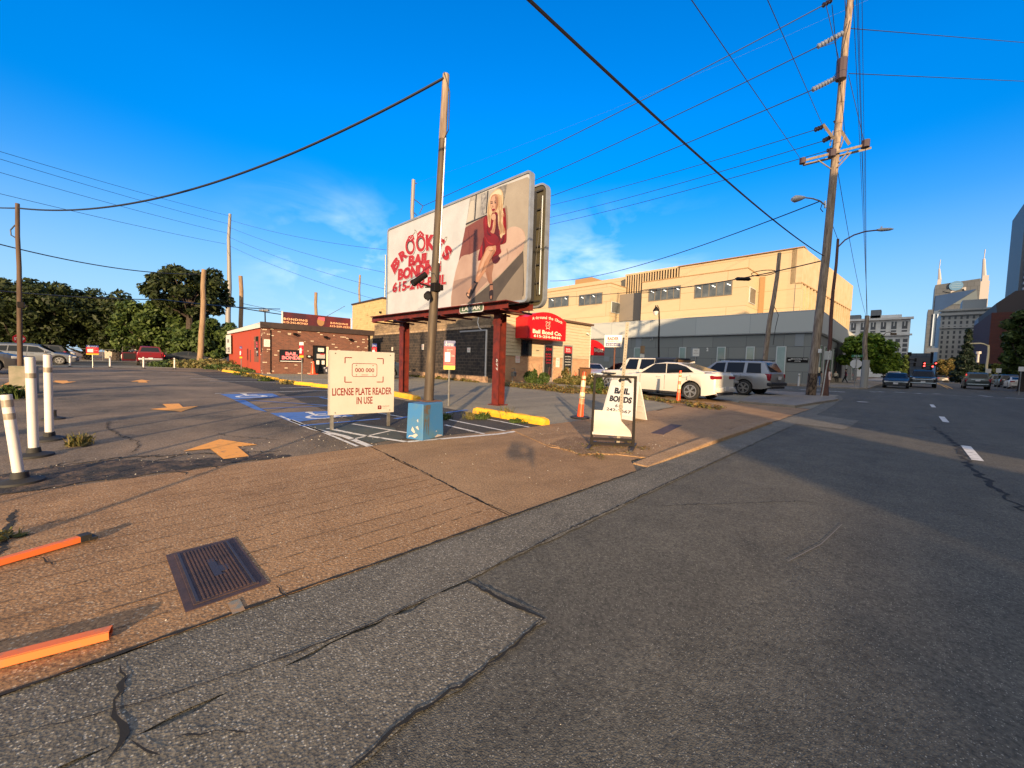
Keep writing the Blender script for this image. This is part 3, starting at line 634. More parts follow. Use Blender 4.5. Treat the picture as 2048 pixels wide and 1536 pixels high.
mb.tube([top-side*0.02-back*0.06, top+side*0.075-back*0.05+Vector((0, 0, -0.3)), top+side*0.07-back*0.05+Vector((0, 0, -0.9)), knee+side*0.05-back*0.07], 0.009, BWIRE, 6)
mb.tube([knee+side*0.06-back*0.06, b0.lerp(top, 0.42)+side*0.07-back*0.06], 0.012, ALU, 6)
mb.build('conduit', t)
def camera_unit(name, q, d, L, r, arm_from):
    mb = MB(); mb.M = Matrix.Translation(-c); d = d.normalized()
    mb.tube([q-d*L/2, q+d*L/2], r, PBLACK, 12); mb.tube([q+d*(L/2-0.01), q+d*(L/2+0.03)], r*1.12, PBLACK, 12)
    o = mb.build(name, t, True)
    mb = MB(); mb.M = Matrix.Translation(-c); mb.tube([arm_from, q-Vector((0, 0, r+0.03)), q], 0.016, PBLACK, 6); mb.build('bracket', o); 
    mb = MB(); mb.M = Matrix.Translation(-c); mb.tube([q+d*(L/2+0.028), q+d*(L/2+0.033)], r*0.8, GLASS, 12); mb.build('lens', o)
pc = PD(866, 575, 6.35)
camera_unit('surveillance_camera', PD(840, 557, 6.25), (PD(822, 570, 6.1)-PD(858, 545, 6.3)), 0.26, 0.05, pc)
camera_unit('surveillance_camera', PD(856, 590, 6.2), (PD(852, 596, 5.9)-PD(858, 584, 6.3)), 0.12, 0.055, pc)
mb = MB(); mb.M = Matrix.Translation(-c); q = PD(871, 575, 6.3); mb.bbox(q, (0.12, 0.12, 0.14), PBLACK, 0.01); mb.bbox(q+side*0.09, (0.06, 0.06, 0.09), PBLACK, 0.008)
mb.tube([q-side*0.17, q+side*0.11], 0.012, PBLACK, 6); mb.tube([PD(858, 545, 6.25), PD(868, 546, 6.25), PD(874, 560, 6.25), q], 0.006, BWIRE, 5)
mb.build('mounting_box', t)

# ------------------------------------------------------------------ billboard
bpP = Vector((-6.85, 7.22, 0)); BB = Plane(bpP, R(3.0))     # x right when seen from the street side
t = thing('billboard', 'large two sided billboard on oxide red steel columns advertising bail bonding', 'billboard', bpP, BB.rz)
xr = BB.l(1058, 480)[0]; xl = BB.l(776, 540)[0]
zt = (BB.l(1050, 355)[1]+BB.l(785, 452)[1])/2; zb = (BB.l(1045, 608)[1]+BB.l(790, 627)[1])/2
FRM = mat('grey_frame_metal', (0.26, 0.29, 0.33), 0.45, 0.3, (0.20, 0.22, 0.25), 3)
CREAM = mat('poster_cream', (0.40, 0.42, 0.45), 0.6, 0, (0.345, 0.36, 0.385), 1.2)
def rrect(xa, za, xb, zb, r, n=5):
    out = []
    for (cx_, cz_, a0) in ((xb-r, zb-r, 0), (xa+r, zb-r, 90), (xa+r, za+r, 180), (xb-r, za+r, 270)):
        for k in range(n+1):
            a = R(a0+90*k/n); out.append((cx_+math.cos(a)*r, cz_+math.sin(a)*r))
    return out
mb = MB(); mb.prism(rrect(xl, zb, xr, zt, 0.16), 0.0, 0.10, CREAM); poster = mb.build('poster_face', t)
mb = MB()
def ringframe(mb, xa, za, xb, zb, r, w, y0, y1, m):
    o = rrect(xa, za, xb, zb, r, 6); i_ = rrect(xa+w, za+w, xb-w, zb-w, max(0.02, r-w), 6); N = len(o)
    vs = [(p[0], y0, p[1]) for p in o]+[(p[0], y0, p[1]) for p in i_]+[(p[0], y1, p[1]) for p in o]+[(p[0], y1, p[1]) for p in i_]
    fs = []
    for k in range(N):
        j = (k+1) % N; fs += [(k, j, N+j, N+k), (2*N+k, 2*N+j, j, k), (N+k, N+j, 3*N+j, 3*N+k), (2*N+j, 2*N+k, 3*N+k, 3*N+j)]
    mb.add(vs, fs, m)
ringframe(mb, xl-0.04, zb-0.04, xr+0.035, zt+0.04, 0.13, 0.06, -0.03, 0.11, FRM); mb.build('frame', t, True)
# --- the poster's printed picture, traced from the photograph onto the panel plane (crop pixels, crop scale 4.955)
def cp(X, Y): return BB.l(760+X/4.955, 330+Y/4.955)
def smooth(pts, n=4):
    N = len(pts); out = []
    for i in range(N):
        p0, p1, p2, p3 = pts[i-1], pts[i], pts[(i+1) % N], pts[(i+2) % N]
        for k in range(n):
            t_ = k/n; out.append(tuple(0.5*((2*p1[a])+(-p0[a]+p2[a])*t_+(2*p0[a]-5*p1[a]+4*p2[a]-p3[a])*t_*t_+(-p0[a]+3*p1[a]-3*p2[a]+p3[a])*t_**3) for a in (0, 1)))
    return out
LAY = [0.003]
art = MB()
def shape(pts, m, sm=True, mbx=None):
    LAY[0] += 0.0006; q = smooth(pts) if sm else pts
    (mbx or art).add([(cp(*p)[0], -LAY[0], cp(*p)[1]) for p in q], [tuple(range(len(q)))], m)
def pm(n, c, c2=None, ns=2.0):
    k = 0.56; return mat('print_'+n, tuple(q*k for q in c), 0.6, 0, tuple(q*k for q in c2) if c2 else None, ns, 0.35, 0.65)
shape([(905, 318), (1465, 118), (1490, 150), (1440, 1330), (1400, 1365), (708, 1392), (850, 600)], pm('wall', (0.50, 0.45, 0.38), (0.42, 0.37, 0.31), 1.2), False)
shape([(893, 325), (1260, 190), (1225, 430), (855, 590)], pm('windowview', (0.58, 0.57, 0.54), (0.40, 0.39, 0.38), 3), False)
shape([(1005, 290), (1058, 272), (1042, 490), (992, 512)], pm('brickpatch', (0.20, 0.20, 0.22), (0.5, 0.5, 0.5), 9), False)
shape([(1160, 226), (1262, 188), (1225, 400), (1130, 440)], pm('foliage', (0.16, 0.15, 0.14), (0.38, 0.36, 0.34), 10), False)
for q in ([(950, 300), (962, 296), (945, 545), (933, 550)], [(1065, 258), (1077, 254), (1060, 480), (1048, 486)], [(852, 580), (1060, 490), (1060, 503), (852, 596)]): shape(q, pm('mullion', (0.03, 0.03, 0.035)), False)
shape([(900, 360), (935, 350), (925, 540), (862, 575), (885, 430)], pm('curtain', (0.66, 0.62, 0.56)), False)
# sofa
shape([(848, 620), (950, 560), (1060, 500), (1150, 470), (1240, 420), (1262, 470), (1265, 640), (1200, 830), (990, 870), (780, 960)], pm('sofa_back_red', (0.28, 0.085, 0.065), (0.19, 0.055, 0.045), 1.5), False)
shape([(780, 955), (905, 880), (1000, 830), (1120, 760), (1260, 640), (1340, 618), (1400, 630), (1436, 680), (1430, 760), (1415, 850), (1310, 960), (1200, 1080), (1060, 1190), (960, 1280), (870, 1380), (706, 1396)], pm('sofa_seat', (0.60, 0.43, 0.36), (0.50, 0.34, 0.28), 1.4))
shape([(1000, 820), (1180, 720), (1290, 620), (1380, 622), (1436, 690), (1432, 760), (1300, 860), (1150, 980), (1000, 1010)], pm('sofa_light', (0.66, 0.50, 0.42), (0.58, 0.42, 0.35), 1.4))
shape([(735, 1150), (800, 1130), (990, 1080), (1080, 1140), (990, 1230), (880, 1370), (706, 1396)], pm('sofa_shadow', (0.36, 0.24, 0.20), (0.42, 0.29, 0.24), 1.4), False)
shape([(1422, 850), (1430, 1160), (1425, 1290), (1380, 1350), (860, 1376), (960, 1290), (1180, 1110), (1310, 970)], pm('rug_dark', (0.075, 0.062, 0.052), (0.11, 0.09, 0.075), 1.5), False)
shape([(1390, 1010), (1420, 1000), (1415, 1290), (1370, 1350), (1160, 1360), (1230, 1220)], pm('rug_light', (0.30, 0.25, 0.20), (0.24, 0.20, 0.16), 1.5))
shape([(880, 650), (895, 760), (890, 880), (884, 880), (886, 760), (874, 660)], pm('fold', (0.2, 0.05, 0.045)))
shape([(1265, 830), (1275, 900), (1262, 950), (1258, 950), (1268, 900), (1258, 840)], pm('fold2', (0.40, 0.27, 0.22)))
shape([(1245, 420), (1262, 430), (1270, 600), (1256, 640)], pm('armrest_edge', (0.30, 0.22, 0.18)))
# figure: far leg, near leg, dress, arms, hair, face
SK = pm('skin', (0.56, 0.30, 0.19), (0.50, 0.25, 0.15), 2.5); SK2 = pm('skin_dark', (0.38, 0.19, 0.12), (0.32, 0.15, 0.10), 3); SKL = pm('skin_light', (0.66, 0.40, 0.28))
DR = pm('dress', (0.27, 0.006, 0.010), (0.19, 0.004, 0.008), 3); DRD = pm('dress_dark', (0.09, 0.005, 0.008), (0.12, 0.005, 0.008), 4)
HR = pm('hair', (0.74, 0.58, 0.38), (0.60, 0.42, 0.25), 7); HRL = pm('hair_light', (0.82, 0.70, 0.52)); HRD = pm('hair_dark', (0.42, 0.27, 0.15)); SHO = pm('shoe', (0.025, 0.014, 0.013)); NAVY = pm('shade_dark', (0.05, 0.02, 0.02))
shape([(1060, 960), (1120, 930), (1128, 1000), (1112, 1090), (1120, 1180), (1122, 1240), (1120, 1300), (1090, 1300), (1092, 1190), (1064, 1120), (1045, 1040)], SK2)
shape([(1090, 1250), (1122, 1240), (1125, 1300), (1118, 1335), (1096, 1338), (1084, 1300)], SHO); shape([(1088, 1180), (1122, 1176), (1122, 1190), (1088, 1194)], SHO, False)
shape([(1096, 1300), (1112, 1296), (1110, 1325), (1098, 1326)], SK2)
shape([(1130, 800), (1190, 780), (1195, 860), (1180, 900), (1196, 930), (1165, 972), (1130, 975), (1110, 920)], DRD)
shape([(1075, 510), (1100, 470), (1180, 440), (1240, 440), (1256, 560), (1258, 740), (1235, 780), (1190, 800), (1195, 880), (1000, 945), (976, 930), (990, 850), (1015, 780), (1035, 700), (1028, 600), (1030, 540), (1050, 505)], DR)
shape([(1150, 500), (1190, 520), (1200, 700), (1180, 770), (1145, 800), (1110, 760), (1135, 690), (1145, 600)], DRD)
shape([(1060, 820), (1110, 795), (1150, 800), (1152, 850), (1120, 910), (1080, 970), (1055, 1040), (1010, 1110), (970, 1170), (950, 1210), (905, 1250), (880, 1290), (862, 1285), (875, 1250), (915, 1190), (945, 1140), (965, 1080), (985, 990), (1010, 930), (1045, 860)], SK)
shape([(1060, 850), (1090, 830), (1100, 860), (1060, 930), (1020, 1030), (985, 1100), (975, 1095), (1000, 1010), (1030, 920)], SKL)
shape([(905, 1230), (918, 1260), (905, 1310), (890, 1328), (868, 1305), (858, 1280), (870, 1262), (890, 1278)], SHO); shape([(940, 1150), (972, 1168), (965, 1182), (936, 1164)], SHO); shape([(962, 1170), (974, 1175), (925, 1270), (912, 1262)], SHO); shape([(873, 1275), (890, 1285), (884, 1302), (868, 1292)], SKL)
shape([(1035, 560), (1065, 510), (1080, 600), (1090, 660), (1150, 690), (1185, 740), (1165, 790), (1100, 805), (1062, 790), (1050, 720), (1036, 680)], DR)
shape([(1115, 640), (1130, 560), (1120, 520), (1130, 490), (1150, 500), (1152, 540), (1150, 600), (1140, 670), (1120, 680), (1100, 660)], SK)
shape([(1108, 520), (1118, 492), (1140, 484), (1152, 505), (1150, 540), (1120, 545)], SKL)
shape([(1130, 265), (1165, 240), (1200, 243), (1222, 275), (1228, 340), (1222, 440), (1236, 500), (1228, 570), (1240, 620), (1246, 680), (1222, 700), (1206, 730), (1190, 690), (1185, 640), (1175, 570), (1170, 480), (1130, 470), (1110, 500), (1105, 560), (1095, 620), (1078, 600), (1072, 520), (1068, 460), (1078, 380), (1095, 310)], HR)
shape([(1140, 270), (1180, 246), (1205, 262), (1210, 300), (1170, 290), (1125, 310), (1098, 360), (1102, 310)], HRL)
shape([(1195, 440), (1212, 500), (1205, 560), (1222, 620), (1214, 680), (1200, 640), (1192, 560), (1185, 480)], HRD)
shape([(1082, 480), (1098, 520), (1092, 580), (1082, 560), (1078, 520)], HRD)
shape([(1112, 310), (1150, 290), (1175, 310), (1180, 360), (1176, 410), (1160, 450), (1138, 478), (1118, 465), (1104, 420), (1098, 370)], SK)
shape([(1115, 330), (1145, 310), (1150, 380), (1140, 440), (1120, 440), (1106, 395)], SKL)
for q in ([(1102, 380), (1122, 374), (1124, 384), (1106, 388)], [(1142, 374), (1168, 368), (1170, 380), (1146, 384)], [(1100, 366), (1124, 360), (1124, 364), (1102, 370)], [(1140, 360), (1172, 352), (1172, 356), (1142, 365)]): shape(q, NAVY)
shape([(1118, 442), (1132, 436), (1144, 438), (1146, 446), (1130, 460), (1118, 452)], pm('lips', (0.25, 0.01, 0.02))); shape([(1124, 400), (1132, 418), (1122, 424), (1120, 414)], SK2)
DRL = pm('dress_fold', (0.38, 0.016, 0.018)); HS = pm('hair_strand', (0.50, 0.34, 0.19))
for q in ([(1050, 520), (1066, 560), (1062, 640), (1054, 600)], [(1040, 690), (1080, 760), (1140, 790), (1080, 780)], [(1225, 470), (1240, 560), (1240, 680), (1230, 620)], [(1000, 850), (1020, 800), (1040, 830), (1010, 930)], [(1190, 560), (1200, 620), (1196, 700), (1190, 660)]): shape(q, DRL)
for q in ([(1030, 720), (1046, 800), (1030, 900), (1022, 860)], [(1070, 600), (1076, 660), (1110, 700), (1072, 680)], [(1236, 700), (1228, 760), (1200, 780), (1222, 740)]): shape(q, DRD)
for q in ([(1086, 360), (1090, 440), (1084, 520), (1080, 440)], [(1186, 300), (1196, 380), (1186, 450), (1182, 380)], [(1206, 300), (1216, 400), (1212, 480), (1206, 400)], [(1186, 520), (1196, 600), (1210, 690), (1188, 620)], [(1224, 560), (1236, 630), (1230, 680), (1222, 620)], [(1100, 500), (1098, 560), (1090, 600), (1092, 540)]): shape(q, HS)
for q in ([(1085, 830), (1112, 812), (1130, 840), (1100, 852)], [(1040, 960), (1052, 950), (1020, 1050), (1008, 1060)], [(1135, 560), (1142, 600), (1130, 650), (1128, 600)]): shape(q, SKL)
for q in ([(1150, 320), (1172, 330), (1176, 390), (1158, 440), (1160, 380)], [(1060, 1040), (1075, 1090), (1092, 1170), (1066, 1110)], [(1130, 860), (1148, 850), (1130, 900), (1090, 960)]): shape(q, SK2)
art.build('printed_picture', poster)
# --- lettering
LR = mat('print_letter_red', (0.24, 0.004, 0.008), 0.55, 0, (0.32, 0.025, 0.022), 3, 0.3, 0.7); LK = mat('print_letter_shadow', (0.035, 0.02, 0.02), 0.6); LW = mat('print_letter_white', (0.44, 0.46, 0.48), 0.6)
let = MB()
def L3(s, a, b, c_, d_, off=0.07):
    """string in the quad a(top-left) b(top-right) c(bottom-right) d(bottom-left), crop pixels"""
    vs, fs = text_geo(s, off)
    for dy, dx, m, k in ((-0.012, 0.018, LK, 0), (0, 0, LW, 1), (0, 0, LR, 2)):
        o_ = {0: off+0.012, 1: off+0.02, 2: off}[k]; vs, fs = text_geo(s, o_); lo, hi = text_geo(s, off)[0].min(0), text_geo(s, off)[0].max(0); q = (vs-lo)/(hi-lo)
        out = []
        for uu, vv in q:
            X = (a[0]*(1-uu)+b[0]*uu)*vv+(d_[0]*(1-uu)+c_[0]*uu)*(1-vv); Y = (a[1]*(1-uu)+b[1]*uu)*vv+(d_[1]*(1-uu)+c_[1]*uu)*(1-vv)
            x, z = cp(X, Y); out.append((x+dx, -0.004-0.0016*k, z+dy))
        let.add(out, fs, m)
L3('BAIL', (286, 898), (498, 862), (490, 968), (280, 1010)); L3('BONDING', (182, 1030), (608, 940), (604, 1064), (176, 1148)); L3('615-248-BAIL', (128, 1165), (662, 1075), (655, 1182), (122, 1268), 0.05)
for ch, q in (('B', [(104, 1000), (172, 882), (206, 975), (146, 1088)]), ('R', [(180, 878), (252, 822), (282, 900), (214, 966)]), ('K', [(452, 688), (545, 692), (552, 842), (458, 852)]), ('E', [(555, 698), (640, 742), (592, 852), (530, 835)]), ("'", [(628, 735), (650, 750), (635, 790), (620, 775)]), ('S', [(662, 775), (728, 842), (668, 962), (606, 912)])):
    L3(ch, *q, off=0.07)
def ring(cx_, cy_, rx, ry, w, m, k, tilt=0.0):
    n = 28; out = []
    for i in range(n):
        a = 2*math.pi*i/n
        for s_ in (1, 1-w):
            X, Y = math.cos(a)*rx*s_, math.sin(a)*ry*s_; X, Y = X*math.cos(tilt)-Y*math.sin(tilt), X*math.sin(tilt)+Y*math.cos(tilt)
            x, z = cp(cx_+X, cy_+Y); out.append((x, -0.004-0.0012*k, z))
    let.add(out, [(2*i, 2*i+1, (2*i+3) % (2*n), (2*i+2) % (2*n)) for i in range(n)], m)
for cx_, cy_ in ((300, 805), (405, 775)):
    ring(cx_+4, cy_+5, 52, 92, 0.5, LK, 0); ring(cx_, cy_, 53, 93, 0.42, LW, 1); ring(cx_, cy_, 48, 86, 0.36, LR, 2)
for q in ([(268, 745), (285, 705), (330, 690), (345, 735), (300, 760)], [(368, 720), (370, 680), (402, 650), (442, 690), (430, 712)]):
    let.add([(cp(*p)[0], -0.0075, cp(*p)[1]) for p in q], [tuple(range(len(q)))], LR)
for p in ((292, 728), (308, 712), (325, 715), (305, 738), (318, 730), (385, 700), (402, 680), (415, 695), (395, 690)):
    x, z = cp(*p); let.box((x, -0.0085, z), (0.035, 0.001, 0.035), LW)
for pts in ([(330, 690), (350, 668), (345, 640), (362, 655), (372, 690)], [(640, 740), (650, 715), (668, 712), (662, 735), (655, 755)]):
    for i in range(len(pts)-1):
        a, b = cp(*pts[i]), cp(*pts[i+1]); let.tube([(a[0], -0.008, a[1]), (b[0], -0.008, b[1])], 0.009, mat('print_chain', (0.2, 0.18, 0.17), 0.6), 4)
let.build('lettering', poster)
# rear board, seen from behind, with its ribs
OLIVE = mat('olive_board_back', (0.065, 0.058, 0.034), 0.6, 0, (0.045, 0.040, 0.026), 2)
rb = Plane(bpP+BB.N*-0.80, BB.rz); rxr = rb.l(1093, 480)[0]; rzt = rb.l(1085, 369)[1]; rzb = rb.l(1080, 612)[1]; offy = 0.80
mb = MB(); mb.prism(rrect(xl+0.3, rzb, rxr-0.04, rzt, 0.2), offy, offy+0.06, OLIVE); rbo = mb.build('rear_board', t)
mb = MB()
for k in range(7):
    z = rzb+0.14+(rzt-rzb-0.3)*k/6; mb.box(((xl+rxr)/2+0.1, offy-0.03, z), (rxr-xl-0.5, 0.055, 0.04), mat('rib_dark', (0.03, 0.03, 0.03), 0.6))
mb.build('rib', rbo)
mb = MB(); ringframe(mb, xl+0.25, rzb-0.04, rxr, rzt+0.04, 0.26, 0.05, offy-0.03, offy+0.12, FRM); mb.build('frame', rbo, True)
mb = MB(); mb.tube([(rxr-0.12, offy-0.08, rzt-0.35), (rxr-0.12, offy-0.08, rzb+0.3)], 0.018, FRM, 6); mb.tube([(rxr-0.12, offy-0.08, rzt-0.35), (rxr-0.3, offy-0.08, rzb+1.0), (rxr-0.2, offy-0.08, rzb+0.3)], 0.008, BWIRE, 6); mb.build('conduit', rbo)
# columns and beams
inv = Matrix.Rotation(-BB.rz, 4, 'Z') @ Matrix.Translation(-bpP)
for (px, py) in ((980, 811), (820, 784)):
    q = inv @ G(px, py); q.y = 0.42 if px == 980 else 0.42
    q = Vector((q.x, 0.40, 0)); mb = MB(); zt_ = zb-0.20
    mb.box((q.x, q.y, zt_/2), (0.018, 0.24, zt_), DKRED)
    for s_ in (-1, 1): mb.box((q.x, q.y+s_*0.125, zt_/2), (0.26, 0.018, zt_-0.004), DKRED)
    mb.box((q.x, q.y-0.12, zt_*0.45), (0.30, 0.03, 0.02), DKRED); mb.box((q.x, q.y-0.12, zt_*0.9), (0.34, 0.03, 0.10), DKRED)
    col = mb.build('column', t)
    mb = MB(); mb.box((q.x, q.y, 0.012), (0.4, 0.42, 0.024), DKRED); mb.build('base_plate', col)
    if px == 980:
        mb = MB(); mb.text('677', q.x+0.05, 1.17, 0.34, 0.07, LW, 0, 0.01, M=Matrix.Translation((q.x+0.05, q.y-0.137, 1.17)) @ Matrix.Rotation(R(90), 4, 'Y') @ Matrix.Translation((-q.x-0.05, 0, -1.17))); mb.build('chalk_number', col)
mb = MB()
for (y, xa, xb) in ((-0.33, xl-0.55, xr-0.35), (0.36, xl-0.2, xr-0.1)):
    mb.box(((xa+xb)/2, y, zb-0.13), (xb-xa, 0.012, 0.15), DKRED)
    for s_ in (-1, 1): mb.box(((xa+xb)/2, y, zb-0.13+s_*0.075), (xb-xa, 0.08, 0.010), DKRED)
for k in range(9):
    x = xl-0.4+(xr-xl)*k/8.2; mb.box((x, 0.25, zb-0.225), (0.06, 1.25, 0.05), DKRED)
mb.box(((xl+xr)/2-0.3, -0.28, zb-0.045), (xr-xl+0.1, 0.5, 0.02), DKRED); mb.build('catwalk', t)
mb = MB()
for x in (xl+0.1, (xl+xr)/2, xr-0.15):
    for y in (0.18, 0.68): mb.box((x-0.25, y, (zb+zt)/2-0.05), (0.07, 0.07, zt-zb-0.3), mat('rib_dark', (0.03, 0.03, 0.03), 0.6))
    mb.box((x-0.25, 0.43, zt-0.4), (0.05, 0.5, 0.05), mat('rib_dark', (0.03, 0.03, 0.03), 0.6)); mb.build('upright', t); mb = MB()
# maker plate
lx0, lz0 = BB.l(941, 621); lx1, lz1 = BB.l(988, 606); lx0, lz0, lx1, lz1 = lx0+0.0, lz0, lx1, lz1
k_ = 0.955
mb = MB(); GRN = mat('plate_green', (0.06, 0.10, 0.055), 0.5); cxp, czp = (lx0+lx1)/2-0.02, zb-0.12
wp, hp = (lx1-lx0)*1.02, 0.25
mb.prism(rrect(cxp-wp/2, czp-hp/2, cxp+wp/2, czp+hp/2, 0.07), -0.39, -0.37, LW); mb.prism(rrect(cxp-wp/2+0.025, czp-hp/2+0.025, cxp+wp/2-0.025, czp+hp/2-0.025, 0.05), -0.395, -0.39, GRN)
pl_ = mb.build('name_plate', t); mb = MB(); mb.text('LAMAR', cxp+0.01, czp, wp*0.78, hp*0.5, LW, -0.398, 0.03, shear=0.2); mb.build('lettering', pl_)

# ------------------------------------------------------------------ parking fee signs
NAVYP = mat('sign_navy', (0.015, 0.03, 0.16), 0.45); PRED = mat('sign_bright_red', (0.36, 0.006, 0.014), 0.5); PYEL = mat('sign_yellow', (0.55, 0.38, 0.015), 0.5); SW = mat('sign_white', (0.62, 0.61, 0.58), 0.5)
def fee_sign(P, rz, ztop, w, h, label, blue=True):
    t = thing('parking_fee_sign', label, 'sign', (P[0], P[1], 0), rz, 'red and blue parking payment signs')
    mb = MB(); mb.tube([(0, 0.02, 0), (0, 0.02, ztop-0.1)], 0.028, STEEL, 8); mb.build('post', t, True)
    mb = MB(); zb_ = ztop-h
    mb.prism(rrect(-w/2, zb_, w/2, zb_+h*0.17, 0.02), -0.012, -0.004, PYEL); mb.prism([(-w/2, zb_+h*0.14), (w/2, zb_+h*0.14), (w/2, ztop-h*0.2), (-w/2, ztop-h*0.2)], -0.014, -0.003, PRED)
    mb.prism(rrect(-w/2, ztop-h*0.26, w/2, ztop, 0.03), -0.013, -0.004, NAVYP if blue else SW); mb.build('sign_panel', t)
    mb = MB(); 
    if blue:
        mb.text('PARKING', w*0.1, ztop-h*0.12, w*0.55, h*0.045, SW, -0.0155); mb.text('PAY HERE', w*0.1, ztop-h*0.17, w*0.45, h*0.03, SW, -0.0155)
        for k in range(10):
            a = k*0.5+2.2; b_ = a+0.5; r_ = w*0.09; cx_, cz_ = -w*0.3, ztop-h*0.14
            mb.poly([(cx_+math.cos(a)*r_, -0.0155, cz_+math.sin(a)*r_), (cx_+math.cos(b_)*r_, -0.0155, cz_+math.sin(b_)*r_), (cx_+math.cos(b_)*r_*0.7, -0.0155, cz_+math.sin(b_)*r_*0.7), (cx_+math.cos(a)*r_*0.7, -0.0155, cz_+math.sin(a)*r_*0.7)], SW)
        mb.box((-w*0.3, -0.015, ztop-h*0.08), (w*0.04, 0.002, h*0.09), SW)
    mb.text('Pay to park', w*0.02, ztop-h*0.31, w*0.5, h*0.035, SW, -0.0155); mb.text('here', -w*0.08, ztop-h*0.355, w*0.3, h*0.03, SW, -0.0155)
    mb.prism(rrect(-w*0.40, zb_+h*0.27, w*0.06, ztop-h*0.40, 0.012), -0.0165, -0.014, SW)
    mb.text('Text', w*0.28, zb_+h*0.5, w*0.3, h*0.03, SW, -0.0155); mb.text('to pay', w*0.28, zb_+h*0.46, w*0.3, h*0.026, SW, -0.0155)
    mb.text('questions', 0, zb_+h*0.21, w*0.6, h*0.024, PYEL, -0.0155); mb.text('CAR WILL BE TOWED', 0, zb_+h*0.09, w*0.8, h*0.03, mat('sign_brown_text', (0.3, 0.2, 0.02), 0.6), -0.0135)
    mb.build('lettering', t); return t
face = lambda P: math.atan2(P[1], P[0])+R(90)    # plane turned towards the camera side
P = G(897, 812); fee_sign(P, R(52), 1.79, 0.31, 0.79, 'tall red parking payment sign with navy top and yellow foot by the blue concrete block')
P = G(601, 762); fee_sign((-20.6, 5.75), R(20), 1.95, 0.30, 0.75, 'red and white parking payment sign on a thin post in front of the brick building', False)
P = G(466, 740); fee_sign((-35.5, 5.7), R(20), 1.9, 0.32, 0.9, 'narrow red parking payment sign on a thin post before the orange painted wall')
P = G(190, 735); fee_sign((-41.5, -2.3), R(90), 1.62, 0.62, 0.68, 'red parking payment sign standing at the far edge of the lot near the white posts')
P = G(727, 770); fee_sign((-21.0, 9.6), R(35), 2.1, 0.3, 0.9, 'navy and red parking payment sign half hidden behind the cream plate reader sign')

# ------------------------------------------------------------------ wheel stops
def stop(a, b, label, h=0.15, w=0.2):
    a, b = Vector(a), Vector(b); d = b-a; L = d.length; t = thing('wheel_stop', label, 'wheel stop', (a.x, a.y, 0), math.atan2(d.y, d.x), 'yellow concrete wheel stops')
    mb = MB(); n = 18; rr_ = random.Random(L); vs = []; fs = []
    prof = [(-w/2, 0.0), (-w/2, h*0.55), (-w*0.28, h), (w*0.28, h), (w/2, h*0.55), (w/2, 0)]
    for i in range(n+1):
        x = L*i/n; k = 0.80 if i in (0, n) else 1
        for (y, z) in prof: vs.append((x, y*k+rr_.uniform(-0.006, 0.006), max(0, z*k+rr_.uniform(-0.008, 0.004))))
    for i in range(n):
        for j in range(5): fs.append((i*6+j, i*6+j+1, i*6+7+j, i*6+6+j))
    fs += [(5, 4, 3, 2, 1, 0), tuple(n*6+j for j in range(6))]
    mb.add(vs, fs, YELP); mb.build('concrete_bar', t)
    mb = MB()
    for x in (L*0.15, L*0.85): mb.cyl((x, 0, h-0.01), (x, 0, h+0.006), 0.018, mat('rebar_rust', (0.12, 0.05, 0.03), 0.9), n=8)
    mb.build('rebar_pin', t); return t
stop(G(950, 826), G(1094, 851), 'long yellow wheel stop nearest the street with weeds growing along it')
stop((-12.9, 6.35, 0), (-10.35, 6.15, 0), 'yellow wheel stop between the cream plate reader sign and the blue block')
def st2(px0, py0, px1, py1, lab): stop(G(px0, py0), G(px1, py1), lab, 0.14, 0.2)
st2(625, 773, 690, 779, 'yellow wheel stop partly hidden behind the cream sign'); st2(591, 769, 628, 772, 'yellow wheel stop beside the thin post of the white topped payment sign'); st2(562, 764, 590, 768, 'worn yellow wheel stop left of the white topped payment sign')
st2(528, 756, 556, 761, 'yellow wheel stop with weeds before the left corner of the brick building'); st2(503, 751, 525, 755, 'chipped yellow wheel stop below the brick corner'); st2(470, 747, 496, 750, 'yellow wheel stop at the foot of the orange wall'); st2(446, 743, 468, 746, 'farthest yellow wheel stop beside the grass')

# ------------------------------------------------------------------ white delineator posts
DW = mat('delineator_white', (0.60, 0.58, 0.55), 0.5, 0, (0.48, 0.45, 0.41), 7, 0.55, 0.75); DG = mat('delineator_grey_band', (0.30, 0.26, 0.21), 0.35, 0, (0.22, 0.19, 0.15), 12)
def delin(P, top, r, bands, label, group='white delineator posts'):
    P = Vector((P[0], P[1], 0)); t = thing('delineator_post', label, 'delineator', P, 0, group); q = Vector(top)-P
    mb = MB(); mb.lathe([(0.16, 0.0), (0.155, 0.02), (0.10, 0.035), (0.06, 0.045), (0.052, 0.10)], RUBBER, 16); mb.build('rubber_base', t, True)
    mb = MB(); a = q*0.07; d = q.normalized()
    mb.tube([a, q-d*0.004, q], r, DW, 14, True, [r*1.02, r, r*0.8]); mb.build('tube', t, True)
    for (f0, f1) in bands:
        mb = MB(); mb.tube([q*f0, q*f1], r*1.035, DG, 14); mb.build('reflective_band', t, True)
    mb = MB(); mb.tube([q, q+d*0.006], r*0.86, PBLACK, 12); mb.build('cap', t); return t
def delin_px(b, tpx, r, bands, lab, g='white delineator posts'):
    P = G(*b); return delin(P, PD(tpx[0], tpx[1], dep_of(P.x, P.y)), r, bands, lab, g)
delin_px((40, 965), (12, 789), 0.035, [(0.86, 0.94), (0.72, 0.79)], 'leaning white delineator post with two grey bands at the left edge')
delin_px((68, 912), (60, 714), 0.040, [(0.79, 0.84)], 'tall straight white delineator post, middle one of the three near posts')
delin_px((99, 878), (95, 709), 0.040, [(0.79, 0.85)], 'white delineator post standing between two black rubber stubs')
